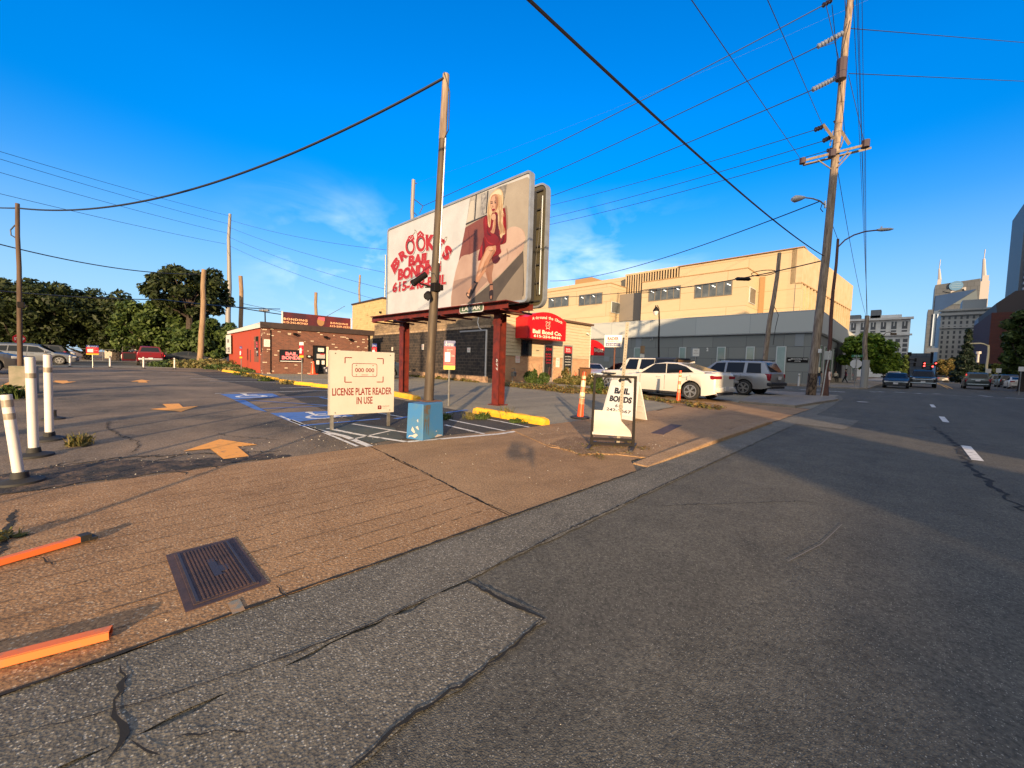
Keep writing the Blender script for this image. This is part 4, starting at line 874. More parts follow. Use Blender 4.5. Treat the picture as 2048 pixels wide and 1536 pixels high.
for (b, h_, lab) in (((97, 880), 0.10, 'bare black rubber base left in front of a white post'), ((107, 838), 0.16, 'short black stub of a broken delineator on the lot behind the white posts')):
    P = G(*b); t = thing('delineator_stub', lab, 'delineator stub', P, 0, 'broken delineator bases')
    mb = MB(); mb.lathe([(0.15, 0.0), (0.14, 0.02), (0.08, 0.035), (0.05, 0.05)], RUBBER, 14); mb.build('rubber_base', t, True); mb = MB(); mb.tube([(0, 0, 0.03), (0.0, 0.0, h_)], 0.04, RUBBER, 10); mb.build('stub', t, True)
for (b, tp, lab) in (((140, 734), (140, 711), 'small white delineator post in front of the silver wagon'), ((220, 735), (220, 712), 'small white delineator post right of the far red payment sign'), ((287, 737), (287, 714), 'small white delineator post in front of the red pickup truck'), ((349, 738), (349, 716), 'small white delineator post beside the grass strip and the black car')):
    delin_px(b, tp, 0.05, [(0.82, 0.88)], lab, 'small white posts along the far edge of the lot')

# ------------------------------------------------------------------ fallen orange posts
ORP = mat('faded_orange_plastic', (0.74, 0.16, 0.035), 0.6, 0, (0.38, 0.15, 0.08), 12, 0.55, 0.72)
def bar(P0, P1, lab, w=0.05, base=True):
    d = P1-P0; P1 = P1; t = thing('fallen_barrier_post', lab, 'barrier post', P0, math.atan2(d.y, d.x), 'orange posts lying on the apron'); L = d.length; lift = d.z/L
    mb = MB(); mb.M = Matrix.Rotation(-math.asin(lift), 4, 'Y')
    mb.prism([(-0.0, 0.0), (L, 0.0), (L, 0.004), (0, 0.004)], -w/2, w/2, ORP); mb.box((L/2, -w/2, 0.018), (L, 0.006, 0.03), ORP); mb.box((L/2, w/2, 0.018), (L, 0.006, 0.03), ORP); mb.box((L/2, 0, 0.033), (L, w-0.006, 0.004), ORP); mb.build('channel', t)
    if base: mb = MB(); mb.box((L+0.02, 0, 0.02), (0.05, 0.06, 0.04), RUBBER); mb.box((L+0.05, 0.0, 0.008), (0.04, 0.08, 0.016), RUBBER); mb.build('rubber_end', t)
    return t
bar(Vector((-3.30, -1.0, 0.01)), G(160, 1083, 0.01)+Vector((0, 0, 0.0)), 'orange plastic post lying flat with a black rubber end, the farther of two', 0.045)
bar(Vector((-2.50, -1.1, 0.004)), G(222, 1272, 0.008), 'bright orange plastic post lying raised at its end, the nearer of two', 0.05, False)

# ------------------------------------------------------------------ channelizer cones
ORC = mat('cone_orange', (0.80, 0.075, 0.012), 0.4, 0, (0.66, 0.06, 0.02), 4); ORC2 = mat('faded_band_orange', (0.55, 0.14, 0.08), 0.5, 0, (0.62, 0.30, 0.14), 9); REF = mat('scuffed_reflective', (0.74, 0.62, 0.38), 0.35, 0, (0.62, 0.30, 0.12), 9, 0.52, 0.66)
def channelizer(P, tp, lab, top_mat=None):
    P = Vector((P[0], P[1], 0)); q = Vector(tp)-P; t = thing('channelizer_cone', lab, 'traffic cone', P, 0, 'tall orange channelizer cones'); L = q.length
    mb = MB(); mb.lathe([(0.22, 0.0), (0.225, 0.02), (0.21, 0.035), (0.10, 0.042)], RUBBER, 24); mb.build('rubber_base', t, True)
    f = lambda a: q*a; rr = lambda a: 0.078-0.040*a
    seg = [(0.035, 0.30, ORC), (0.30, 0.42, ORC2), (0.42, 0.55, REF), (0.55, 0.67, ORC2), (0.67, 0.80, REF), (0.80, 0.84, ORC), (0.84, 0.90, REF), (0.90, 0.98, ORC)]
    mb = MB()
    ks = [0.035]+[b for a, b, m in seg]+[0.985, 1.0]; n0 = 0
    mb.tube([f(a) for a in ks], 0.1, ORC, 16, True, [rr(a) for a in ks[:-2]]+[0.045, 0.045])
    for i, fc in enumerate(mb.f):
        r_ = i//16
        if r_ < len(seg): mb.mi[i] = mb._m(ORC2 if seg[r_][2] is REF else seg[r_][2])
        elif top_mat: mb.mi[i] = mb._m(top_mat)
    mb.build('cone_body', t, True)
    for a, b, m in seg:
        if m is REF: mb = MB(); mb.tube([f(a), f(b)], 0.1, m, 16, True, [rr(a)+0.003, rr(b)+0.003]); mb.build('reflective_band', t, True)
    return t
P = G(1160, 836); channelizer(P, PD(1169, 742, dep_of(P.x, P.y)), 'leaning orange channelizer cone with a dark top left of the black frame', mat('dark_cap', (0.12, 0.05, 0.03), 0.6))
P = G(1356, 804); channelizer(P, PD(1361, 741, dep_of(P.x, P.y)), 'upright orange channelizer cone in front of the white sedan rear wheel')
def cone(P, h, lab, grp='small traffic cones'):
    t = thing('traffic_cone', lab, 'traffic cone', (P[0], P[1], 0), 0.3, grp); r0 = h*0.19
    mb = MB(); mb.box((0, 0, 0.02), (h*0.5, h*0.5, 0.04), ORC); mb.build('base', t)
    mb = MB(); mb.lathe([(r0, 0.04), (r0*0.75, h*0.4), (r0*0.3, h*0.96), (r0*0.25, h)], ORC, 16); mb.build('cone_body', t, True)
    mb = MB(); mb.lathe([(r0*0.60+0.004, h*0.52), (r0*0.45+0.004, h*0.70)], SW, 16); mb.build('reflective_band', t, True)
cone((-17.1, 22.2, 0), 1.05, 'tall thin orange cone with white band by the white siding house door'); cone((-17.0, 23.1, 0), 0.72, 'shorter orange cone with white band beside the taller one at the siding house'); cone((-30.2, 9.2, 0), 0.95, 'plain orange cone beside the dark door of the brick building')

# ------------------------------------------------------------------ black framed sign
FP = Plane(G(1183, 895), 0); P0, P1 = G(1181, 893), G(1263, 897); P0.z = P1.z = 0
FP = Plane(P0, math.atan2(P1.y-P0.y, P1.x-P0.x))
t = thing('framed_pavement_sign', 'black steel framed pavement sign on feet with a loose folded blank white panel', 'sign', P0, FP.rz)
xa, zt_ = FP.l(1190, 752); xb, _ = FP.l(1271, 758); _, zb_ = FP.l(1180, 884); xa0 = FP.l(1183, 884)[0]; xb0 = FP.l(1266, 890)[0]; zb_ = (FP.l(1183, 872)[1]+FP.l(1262, 885)[1])/2
mb = MB(); w = 0.035
mb.tube([(xa0, 0, zb_), (xa, 0, zt_)], w*0.7, PBLACK, 4); mb.tube([(xb0, 0, zb_), (xb, 0, zt_)], w*0.7, PBLACK, 4); mb.box(((xa+xb)/2, 0, zt_), (xb-xa+w, w, w), PBLACK); mb.box(((xa0+xb0)/2, 0.001, zb_), (xb0-xa0+w, w, w), PBLACK)
mb.box(((xa0+xb0)/2, 0, 0.055), (xb0-xa0, w, w), PBLACK)
for x in (xa0, xb0): mb.box((x, 0.0, (zb_+0.04)/2), (w*1.2, w*0.9, zb_-0.03), PBLACK)
mb.build('frame', t)
for x in (xa0, xb0): mb = MB(); mb.box((x, -0.02, 0.022), (0.045, 0.62, 0.03), mat('worn_black', (0.035, 0.03, 0.03), 0.6), rot=(0, 0, R(-18))); mb.build('foot', t)
PAN = mat('blank_white_panel', (0.41, 0.39, 0.35), 0.5, 0, (0.36, 0.335, 0.29), 2)
mb = MB(); a, b = FP.l(1186, 821), FP.l(1242, 831); c_, d_ = FP.l(1184, 869), FP.l(1262, 879)
vs = []; 
for (xx0, xx1, z_, y_) in ((a[0], b[0], a[1], 0.10), (a[0]-0.002, b[0]+0.02, a[1]*0.62+c_[1]*0.38, 0.075), (c_[0]+0.002, d_[0]-0.012, a[1]*0.25+c_[1]*0.75, 0.03), (c_[0], d_[0], a[1]*0.12+c_[1]*0.88, -0.02), (c_[0], d_[0], c_[1]+0.01, -0.03)):
    vs += [(xx0, y_, z_), (xx1, y_, z_-0.012), (xx0, y_+0.006, z_), (xx1, y_+0.006, z_-0.012)]
fs = []
for i in range(4): fs += [(4*i, 4*i+1, 4*i+5, 4*i+4), (4*i+2, 4*i+6, 4*i+7, 4*i+3)]
mb.add(vs, fs, PAN); mb.build('loose_panel', t, True)
mb = MB(); mb.box(((xa0+xb0)/2-0.01, 0.02, (zb_+0.07)/2+0.03), (xb0-xa0-0.12, 0.006, zb_-0.10), PAN); mb.build('lower_panel', t)
# ------------------------------------------------------------------ perforated post
P = G(1236, 888); top = PD(1255, 645, dep_of(P.x, P.y)); q = top-P
t = thing('perforated_post', 'bare perforated square steel sign post standing behind the black frame', 'sign post', P, R(30))
mb = MB(); qq = Matrix.Rotation(-R(30), 4, 'Z') @ q; mb.tube([(0, 0, 0), qq], 0.036, mat('dull_zinc', (0.26, 0.23, 0.18), 0.6, 0.3, (0.18, 0.155, 0.12), 8), 4); 
mb.build('post', t)
mb = MB(); n = 44; nn = Vector((0.25, -1, 0)).normalized()
for k in range(6, n):
    c_ = qq*(k/n); mb.tube([c_+Vector((0.0, -0.024, 0)), c_+Vector((0, -0.0275, 0))], 0.0065, RUBBER, 6)
mb.build('punched_hole', t)
# ------------------------------------------------------------------ A-frame sign
P0, P1 = G(1203, 832), G(1262, 842); AP = Plane(P0, math.atan2(P1.y-P0.y, P1.x-P0.x))
t = thing('sandwich_board', 'white plastic sandwich board reading BAIL BONDS 615 242-2667 behind the black frame', 'sandwich board', P0, AP.rz)
Wb = (P1-P0).length+0.10; Hb = 0.92; lean = 0.22; AW = mat('white_plastic', (0.56, 0.54, 0.51), 0.45); 
def aboard(front):
    mb = MB(); s_ = -1 if front else 1; off = 0 if front else 2*lean*1.0
    n = 16; top_prof = []
    for k in range(n+1):
        x = k/n; d_ = 0.0
        if 0.24 < x < 0.38 or 0.62 < x < 0.76: d_ = -0.055
        elif x < 0.06 or x > 0.94: d_ = -0.03
        top_prof.append((0.17*Wb*0.5+x*(Wb*(1-0.17)), Hb+d_))
    pl_ = [(0, 0), (Wb, 0)]+[(p[0], p[1]) for p in top_prof[::-1]]
    ang = math.atan2(lean, Hb); M = Matrix.Translation((0, 0 if front else 2*lean, 0)) @ Matrix.Rotation(-ang if front else ang, 4, 'X')
    mb.M = M; mb.prism(pl_, -0.018, 0.018, AW)
    if front:
        mb.prism([(0.07, 0.10), (Wb-0.07, 0.10), (Wb-0.07-0.07*Wb, Hb-0.14), (0.07+0.07*Wb, Hb-0.14)], -0.023, -0.018, mat('sign_face_white', (0.62, 0.61, 0.58), 0.5))
    else:
        for z in (0.2, 0.34, 0.48, 0.62, 0.76): mb.box((Wb/2, 0.02, z), (Wb*0.85, 0.02, 0.02), AW); mb.box((Wb/2, -0.02, z), (Wb*0.85, 0.02, 0.02), AW)
    o = mb.build('front_panel' if front else 'rear_panel', t)
    if front:
        mb = MB(); mb.M = M; K = mat('sign_letter_black', (0.015, 0.015, 0.018), 0.5); cxx = Wb*0.5
        mb.text('BAIL', cxx, Hb-0.26, Wb*0.46, 0.15, K, -0.0245, 0.055); mb.text('BONDS', cxx, Hb-0.46, Wb*0.66, 0.15, K, -0.0245, 0.055); mb.text('615', cxx, Hb-0.62, Wb*0.24, 0.075, K, -0.0245, 0.02); mb.text('242-2667', cxx, Hb-0.73, Wb*0.74, 0.075, K, -0.0245, 0.02)
        mb.build('lettering', o)
aboard(True); aboard(False)
# ------------------------------------------------------------------ Rader sign
P = G(1225, 760); P = Vector((-16.2, 27.0, 0)); RP = Plane(P, R(28))
t = thing('bonding_company_sign', 'white box sign reading RADER BONDING CO. on a rusty pole', 'sign', P, RP.rz)
x0, z0, x1, z1 = RP.box((1209, 670), (1244, 695)); 
mb = MB(); mb.bbox(((x0+x1)/2, 0, (z0+z1)/2), (x1-x0, 0.22, z1-z0), SW, 0.05, seg=3); mb.build('sign_box', t, True)
mb = MB(); cxx, czz, ww, hh = (x0+x1)/2, (z0+z1)/2, x1-x0, z1-z0
mb.text('RADER', cxx, czz+hh*0.2, ww*0.62, hh*0.26, PRED, -0.113, 0.04); mb.text('BONDING CO.', cxx, czz-hh*0.03, ww*0.6, hh*0.10, PRED, -0.113, 0.02); mb.box((cxx, -0.112, czz-hh*0.27), (ww*0.78, 0.004, hh*0.24), NAVYP); mb.text('615-242-6371', cxx, czz-hh*0.27, ww*0.68, hh*0.15, SW, -0.1155, 0.02)
mb.build('lettering', t)
mb = MB(); mb.tube([(0.0, 0.05, 0), (0.0, 0.05, z0+0.02)], 0.06, mat('rusty_pole', (0.16, 0.065, 0.04), 0.8, 0, (0.10, 0.04, 0.03), 5), 10); mb.build('pole', t, True)
# ------------------------------------------------------------------ brick bonding office
BRICK = m_masonry('red_brown_brick', (0.19, 0.062, 0.036), (0.11, 0.038, 0.026), (0.15, 0.10, 0.075), 0.215, 0.075, 0.010, odd=(0.62, 0.50, 0.36), oddp=0.945)
BRICK2 = m_masonry('tan_brick', (0.46, 0.24, 0.12), (0.34, 0.15, 0.07), (0.42, 0.34, 0.24), 0.215, 0.075, 0.010, stain=(0.5, 0.34, 0.2), stmul=0.3)
ORW = mat('orange_red_render', (0.34, 0.05, 0.02), 0.75, 0, (0.34, 0.045, 0.02), 2.2, bs=8, bst=0.3)
BLK = m_masonry('sooty_block_wall', (0.050, 0.038, 0.030), (0.020, 0.017, 0.015), (0.13, 0.095, 0.07), 0.42, 0.21, 0.012, stain=(0.012, 0.011, 0.012), stmul=0.85, slo=0.48, shi=0.62, sscale=(0.8, 0.8, 1.2))
YBLK = m_masonry('yellow_block_wall', (0.50, 0.37, 0.18), (0.45, 0.325, 0.155), (0.40, 0.28, 0.13), 0.42, 0.21, 0.010, stain=(0.22, 0.13, 0.05), stmul=0.9, slo=0.55, shi=0.70, sscale=(0.8, 0.8, 2.2))
DKBR = mat('dark_brown_fascia', (0.030, 0.018, 0.014), 0.6, 0, (0.045, 0.026, 0.02), 3); WFAS = mat('white_fascia', (0.55, 0.53, 0.51), 0.6, 0, (0.45, 0.42, 0.40), 2.5, 0.55, 0.75)
POST = mat('notice_paper', (0.66, 0.62, 0.56), 0.7); PNK = mat('print_pink_red', (0.72, 0.10, 0.14), 0.5)
FX = -31.0
bd = Plane((FX, 6.25, 0), R(90))                       # front plane, x right = +Y
t = thing('brick_office', 'low brick bail bonds office with brown fascia and orange painted side wall', 'building', (FX, 6.25, 0), R(90))
Lf = 7.55; Dp = 13.5
# local: x along the street (right), y back (= -X world)
mb = MB(); mb.box((Lf/2, Dp/2, 1.62), (Lf, Dp, 3.24), BRICK); wall = mb.build('wall', t)
mb = MB(); mb.box((-0.012, Dp/2+0.45, 1.6), (0.03, Dp-0.9, 3.2), ORW)
for yy_, ww_ in ((1.15, 0.10), (4.1, 0.05)): mb.box((-0.03, yy_, 1.5), (0.02, ww_, 3.0), ORW)
mb.build('painted_side_wall', t)
mb = MB(); mb.box((Lf/2+0.05, -0.12, 3.36), (Lf+0.5, 0.06, 0.40), DKBR); mb.box((Lf/2+0.05, 0.15, 3.18), (Lf+0.4, 0.5, 0.03), DKBR); mb.build('fascia', t)
mb = MB(); mb.prism([(0, 0), (Dp+0.1, 0), (Dp+0.1, 0.24), (0, 0.36)], -0.04, 0.0, WFAS, Matrix.Translation((-0.16, -0.1, 3.16)) @ Matrix.Rotation(R(90), 4, 'Z')); mb.build('side_fascia', t)
mb = MB(); mb.add([(-0.15, -0.1, 3.53), (Lf+0.2, -0.1, 3.53), (Lf+0.2, Dp+0.1, 3.42), (-0.15, Dp+0.1, 3.42), (-0.15, -0.1, 3.24), (Lf+0.2, -0.1, 3.24), (Lf+0.2, Dp+0.1, 3.24), (-0.15, Dp+0.1, 3.24)], [(0, 1, 2, 3), (4, 7, 6, 5), (0, 4, 5, 1), (1, 5, 6, 2), (2, 6, 7, 3), (3, 7, 4, 0)], mat('grey_roofing', (0.14, 0.14, 0.15), 0.9)); mb.build('roof', t)
# side window
mb = MB(); mb.box((-0.03, 1.9, 1.7), (0.012, 1.6, 1.85), BRICK); f = mb.build('side_window_surround', t)
mb = MB(); mb.box((-0.045, 1.65, 1.9), (0.02, 0.75, 1.4), GLASS); mb.build('side_window', t)
mb = MB(); M_ = Matrix.Translation((-0.058, 1.65, 0)) @ Matrix.Rotation(R(-90), 4, 'Z'); mb.text('BAIL', 0, 2.15, 0.55, 0.2, PNK, 0, 0.02, M=M_); mb.text('BONDS', 0, 1.92, 0.6, 0.2, PNK, 0, 0.02, M=M_); mb.text('24 HR', 0, 1.5, 0.6, 0.16, SW, 0, 0.02, M=M_); mb.build('window_lettering', t)
mb = MB(); mb.box((-0.04, 0.42, 2.0), (0.02, 0.16, 1.0), mat('dark_pipe', (0.05, 0.03, 0.03), 0.7)); mb.box((-0.04, 4.0, 1.2), (0.03, 0.15, 0.9), mat('dark_pipe', (0.05, 0.03, 0.03), 0.7)); mb.build('vent', t)
def bl(px, py): return bd.l(px, py)
x0, z0, x1, z1 = bd.box((560, 700), (603, 724)); x1 += 0.05
mb = MB(); mb.box(((x0+x1)/2, -0.02, (z0+z1)/2), (x1-x0+0.08, 0.06, z1-z0+0.08), PBLACK); wn_o = mb.build('window_frame', t)
mb = MB(); mb.box(((x0+x1)/2, -0.055, (z0+z1)/2), (x1-x0, 0.012, z1-z0), GLASS); mb.box(((x0+x1)/2, -0.065, z0+0.03), (x1-x0, 0.01, 0.05), SW); mb.build('window', t)
mb = MB(); cx_, cz_ = (x0+x1)/2, (z0+z1)/2; 
for oo, mm_ in ((0.05, SW), (0.02, PNK)):
    mb.text('BAIL', cx_, cz_+0.17, (x1-x0)*0.55, 0.25, mm_, -0.064-0.003*(mm_ is PNK), oo); mb.text('BONDS', cx_, cz_-0.12, (x1-x0)*0.86, 0.27, mm_, -0.064-0.003*(mm_ is PNK), oo)
mb.build('window_lettering', t)
x0, z0, x1, z1 = bd.box((627, 691), (650, 747)); z0 = 0.02
mb = MB(); mb.box(((x0+x1)/2, -0.02, z1/2), (x1-x0+0.1, 0.07, z1+0.04), PBLACK); dr = mb.build('door', t)
mb = MB(); mb.box(((x0+x1)/2, -0.06, z1/2), (x1-x0-0.12, 0.012, z1-0.2), GLASS); mb.build('door_glass', dr)
mb = MB(); mb.box((x0+0.5, -0.075, z1-0.3), (0.42, 0.01, 0.28), POST); mb.box((x0+0.5, -0.075, z1-0.78), (0.6, 0.01, 0.34), mat('dull_paper', (0.35, 0.33, 0.31), 0.7)); mb.box((x0+0.28, -0.075, z1-1.25), (0.2, 0.01, 0.3), POST); mb.box((x0+0.66, -0.075, z1-1.25), (0.2, 0.01, 0.3), POST); mb.box((x0+0.6, -0.078, z1-0.62), (0.3, 0.01, 0.08), PRED); mb.build('door_notice', dr)
mb = MB(); mb.box((x1+0.16, -0.03, z1/2), (0.16, 0.03, z1-0.1), mat('pale_door_edge', (0.75, 0.62, 0.40), 0.6)); mb.build('door_jamb', t)
mb = MB(); mb.bbox((x0-0.35, -0.1, 1.28), (0.30, 0.16, 0.22), PBLACK, 0.02); mb.box((x0-0.35, -0.185, 1.29), (0.16, 0.01, 0.09), POST); mb.build('mailbox', t)
for q in ((532, 686),):
    p = bl(*q); mb = MB(); mb.box((p[0]+0.05, -0.02, p[1]), (0.36, 0.02, 0.5), POST); mb.text('NO', p[0]+0.05, p[1]+0.14, 0.22, 0.1, PNK, -0.032); mb.text('PARKING', p[0]+0.05, p[1], 0.28, 0.07, PNK, -0.032); mb.text('TOW ZONE', p[0]+0.05, p[1]-0.13, 0.28, 0.06, PBLACK, -0.032); mb.build('notice_board', t)
for q in ((587, 668), (648, 674), (698, 679)):
    p = bl(*q); mb = MB(); mb.box((p[0], -0.1, p[1]+0.05), (0.06, 0.2, 0.05), PBLACK); mb.bbox((p[0]+0.06, -0.24, p[1]-0.02), (0.26, 0.14, 0.16), PBLACK, 0.02, rot=(R(25), 0, R(15))); mb.build('floodlight', t)
p = bl(541, 700); mb = MB(); mb.box((p[0], -0.03, 1.55), (0.05, 0.05, 3.0), PBLACK); mb.build('downpipe', t)
mb = MB(); mb.box((Lf-0.12, -0.05, 1.6), (0.12, 0.10, 3.2), PBLACK); mb.build('corner_pipe', t)
# roof sign
x0, z0, x1, z1 = bd.box((569, 621), (704, 658)); z1 = (bl(570, 622)[1]+bl(703, 637)[1])/2; z0 = 3.50
mb = MB(); SIGB = mat('roof_sign_maroon', (0.045, 0.012, 0.018), 0.5, 0, (0.11, 0.014, 0.016), 0.8, 0.4, 0.6)
mb.box(((x0+x1)/2, 0.4, (z0+z1)/2), (x1-x0, 0.12, z1-z0), SIGB); rs = mb.build('roof_sign', t)
mb = MB(); mb.box((x0-0.05, 0.4, (z0+z1)/2), (0.06, 0.2, z1-z0+0.06), WFAS); mb.box((x1+0.04, 0.4, (z0+z1)/2), (0.05, 0.18, z1-z0+0.06), WFAS); mb.box(((x0+x1)/2, 0.33, z0-0.02), (x1-x0, 0.03, 0.05), WFAS); mb.build('sign_frame', rs)
mb = MB(); hh = z1-z0; ww = x1-x0; GO = mat('sign_gold_letter', (0.72, 0.42, 0.22), 0.5); DR2 = mat('sign_dim_script', (0.22, 0.04, 0.05), 0.5)
mb.text('BONDING', x0+ww*0.17, z0+hh*0.47, ww*0.33, hh*0.17, GO, 0.33, 0.03, 1.2); mb.text('615-242-BOND', x0+ww*0.17, z0+hh*0.22, ww*0.34, hh*0.16, GO, 0.33, 0.02)
mb.text('BONDING', x0+ww*0.82, z0+hh*0.47, ww*0.28, hh*0.15, GO, 0.33, 0.03, 1.2); mb.text('615-259-3225', x0+ww*0.83, z0+hh*0.22, ww*0.32, hh*0.16, GO, 0.33, 0.02)
mb.text('Grumpy', x0+ww*0.2, z0+hh*0.78, ww*0.26, hh*0.16, DR2, 0.333, 0.0, shear=0.3) if False else None
mb.prism([(x0+ww*0.53+math.cos(a*0.35)*ww*0.055, z0+hh*0.47+math.sin(a*0.35)*hh*0.33) for a in range(18)], 0.325, 0.335, mat('emblem_brown', (0.30, 0.16, 0.06), 0.6)); mb.prism([(x0+ww*0.53, z0+hh*0.62), (x0+ww*0.59, z0+hh*0.55), (x0+ww*0.59, z0+hh*0.85), (x0+ww*0.5, z0+hh*0.86), (x0+ww*0.48, z0+hh*0.68)], 0.32, 0.325, PNK)
mb.build('lettering', rs)
# white banner board leaning on the orange wall
sdp = Plane((FX, 6.2, 0), 0)
t2 = thing('bonding_banner', 'white printed banner with black lettering fixed at the back end of the orange wall', 'banner', (-43.6, 6.05, 0))
mb = MB(); mb.box((0, 0, 2.2), (2.4, 0.04, 1.7), WFAS); mb.build('panel', t2); mb = MB(); mb.text('BONDS', 0.1, 2.5, 0.9, 0.3, PBLACK, -0.03, 0.02); mb.text('242-BOND', 0.3, 1.8, 1.3, 0.22, PBLACK, -0.03, 0.02); mb.text('24 HOURS', 0.3, 1.55, 1.3, 0.18, PBLACK, -0.03, 0.02)
mb.box((-0.9, -0.03, 1.7), (0.12, 0.01, 0.4), PBLACK); mb.build('lettering', t2)
# ------------------------------------------------------------------ block building with sooty wall
t = thing('block_building', 'low concrete block building with a soot blackened wall and yellow block tower behind', 'building', (-34.3, 15.5, 0))
bw = Plane((-34.3, 15.5, 0), 0); Lw = 16.2
zL, zR = 4.45, 4.45
mb = MB(); mb.box((Lw/2, 4.0, 1.75), (Lw, 8.0, 3.5), BLK); mb.build('wall', t)
mb = MB(); mb.box((Lw/2, 0.9, 3.95), (Lw, 1.5, 0.9), m_masonry('grimy_tan_block', (0.30, 0.21, 0.12), (0.22, 0.155, 0.09), (0.16, 0.11, 0.07), 0.42, 0.21, 0.010, stain=(0.07, 0.05, 0.035), stmul=0.9, slo=0.45, shi=0.62)); mb.box((Lw/2, 0.06, 3.45), (Lw+0.05, 0.22, 0.14), mat('stone_ledge', (0.42, 0.30, 0.18), 0.8, 0, (0.2, 0.14, 0.1), 3)); mb.build('parapet', t)
mb = MB(); mb.box((Lw/2, -0.05, 0.16), (Lw+0.06, 0.16, 0.42), mat('pale_footing', (0.36, 0.23, 0.14), 0.9, 0, (0.12, 0.075, 0.05), 3, bs=5, bst=0.8)); mb.build('footing', t)
mb = MB(); mb.box((Lw-0.12, -0.03, 1.65), (0.09, 0.08, 3.2), WFAS); mb.box((Lw-1.5, -0.03, 3.23), (2.7, 0.06, 0.10), mat('old_gutter', (0.24, 0.24, 0.25), 0.6)); mb.build('downpipe', t)
for (px, py, w_, h_, lab) in ((846, 694, 0.28, 0.42, 'PARKING'), (785, 698, 0.22, 0.3, 'P'), (938, 700, 0.32, 0.3, 'NO')):
    p = bw.l(px, py); mb = MB(); mb.box((p[0], -0.02, p[1]), (w_, 0.02, h_), POST); mb.text(lab, p[0], p[1]+h_*0.15, w_*0.7, h_*0.2, PNK, -0.032); mb.text('TOWED', p[0], p[1]-h_*0.18, w_*0.7, h_*0.14, PBLACK, -0.032); mb.build('notice_board', t)
mb = MB(); pts = [bw.l(*q) for q in ((958, 634), (956, 645), (959, 655), (964, 660))]; mb.tube([(p[0], -0.03, p[1]) for p in pts], 0.03, WFAS, 6); mb.build('loose_cable', t)
mb = MB(); mb.box((3.0-6, 2.0, 3.4), (6.9, 2.6, 6.8), YBLK); tw = mb.build('tower', t)
mb = MB(); mb.box((-3, 2.0, 6.85), (7.1, 2.8, 0.14), DKBR); mb.build('coping', tw)
mb = MB(); mb.box((0.2, 0.62, 5.55), (0.16, 0.2, 0.16), PBLACK); mb.box((0.25, 0.7, 5.6), (0.04, 0.3, 0.04), PBLACK); mb.build('floodlight', tw)
# ------------------------------------------------------------------ siding house (A-Around the Clock)
SID, sn, sl, sb = newmat('cream_siding'); sv = coords(sn, sl); 
sl.new(mix(sn, sl, ramp(sn, sl, noise(sn, sl, coords(sn, sl, (1, 1, 6)), 1.4, 5), 0.4, 0.7), (0.50, 0.43, 0.29), (0.43, 0.36, 0.23)), sb.inputs['Base Color']); sb.inputs['Roughness'].default_value = 0.6
HX = -18.0; hp = Plane((HX, 16.35, 0), R(90)); Lh = 9.85
t = thing('siding_house', 'small cream siding bail bond house with brick base and big red arched awning', 'building', (HX, 16.35, 0), R(90))
zr, zl_ = 4.35, 4.55; zbk = 1.74; Dh = 7.5
mb = MB(); mb.box((Lh/2, Dh/2, zbk/2), (Lh, Dh, zbk), BRICK2); mb.build('brick_base', t)
mb = MB(); nrow = 12; zt_ = 4.4
for k in range(nrow):
    z0_, z1_ = zbk+(zt_-zbk)*k/nrow, zbk+(zt_-zbk)*(k+1)/nrow
    mb.add([(-0.03, -0.045, z0_), (Lh+0.03, -0.045, z0_), (Lh+0.03, -0.012, z1_), (-0.03, -0.012, z1_), (Lh+0.03, -0.005, z0_), (-0.03, -0.005, z0_), (-0.045, -0.03, z0_), (-0.012, -0.03, z1_), (-0.045, Dh, z0_), (-0.012, Dh, z1_)], [(0, 1, 2, 3), (0, 5, 4, 1), (6, 7, 9, 8)], SID)
mb.box((Lh/2, Dh/2, (zbk+zt_)/2), (Lh-0.02, Dh-0.02, zt_-zbk), SID); mb.build('siding', t)
mb = MB(); mb.box((Lh/2, Dh/2-0.05, zt_+0.08), (Lh+0.35, Dh+0.35, 0.14), mat('brown_roof_edge', (0.10, 0.055, 0.03), 0.7)); mb.box((Lh/2, Dh/2, zt_+0.16), (Lh+0.2, Dh+0.2, 0.04), mat('grey_roofing', (0.14, 0.14, 0.15), 0.9)); mb.build('roof', t)
mb = MB(); mb.box((0.0, -0.03, 2.2), (0.07, 0.05, 4.2), SW); mb.box((Lh+0.03, -0.01, 2.2), (0.05, 0.07, 4.2), SW); mb.build('corner_trim', t)
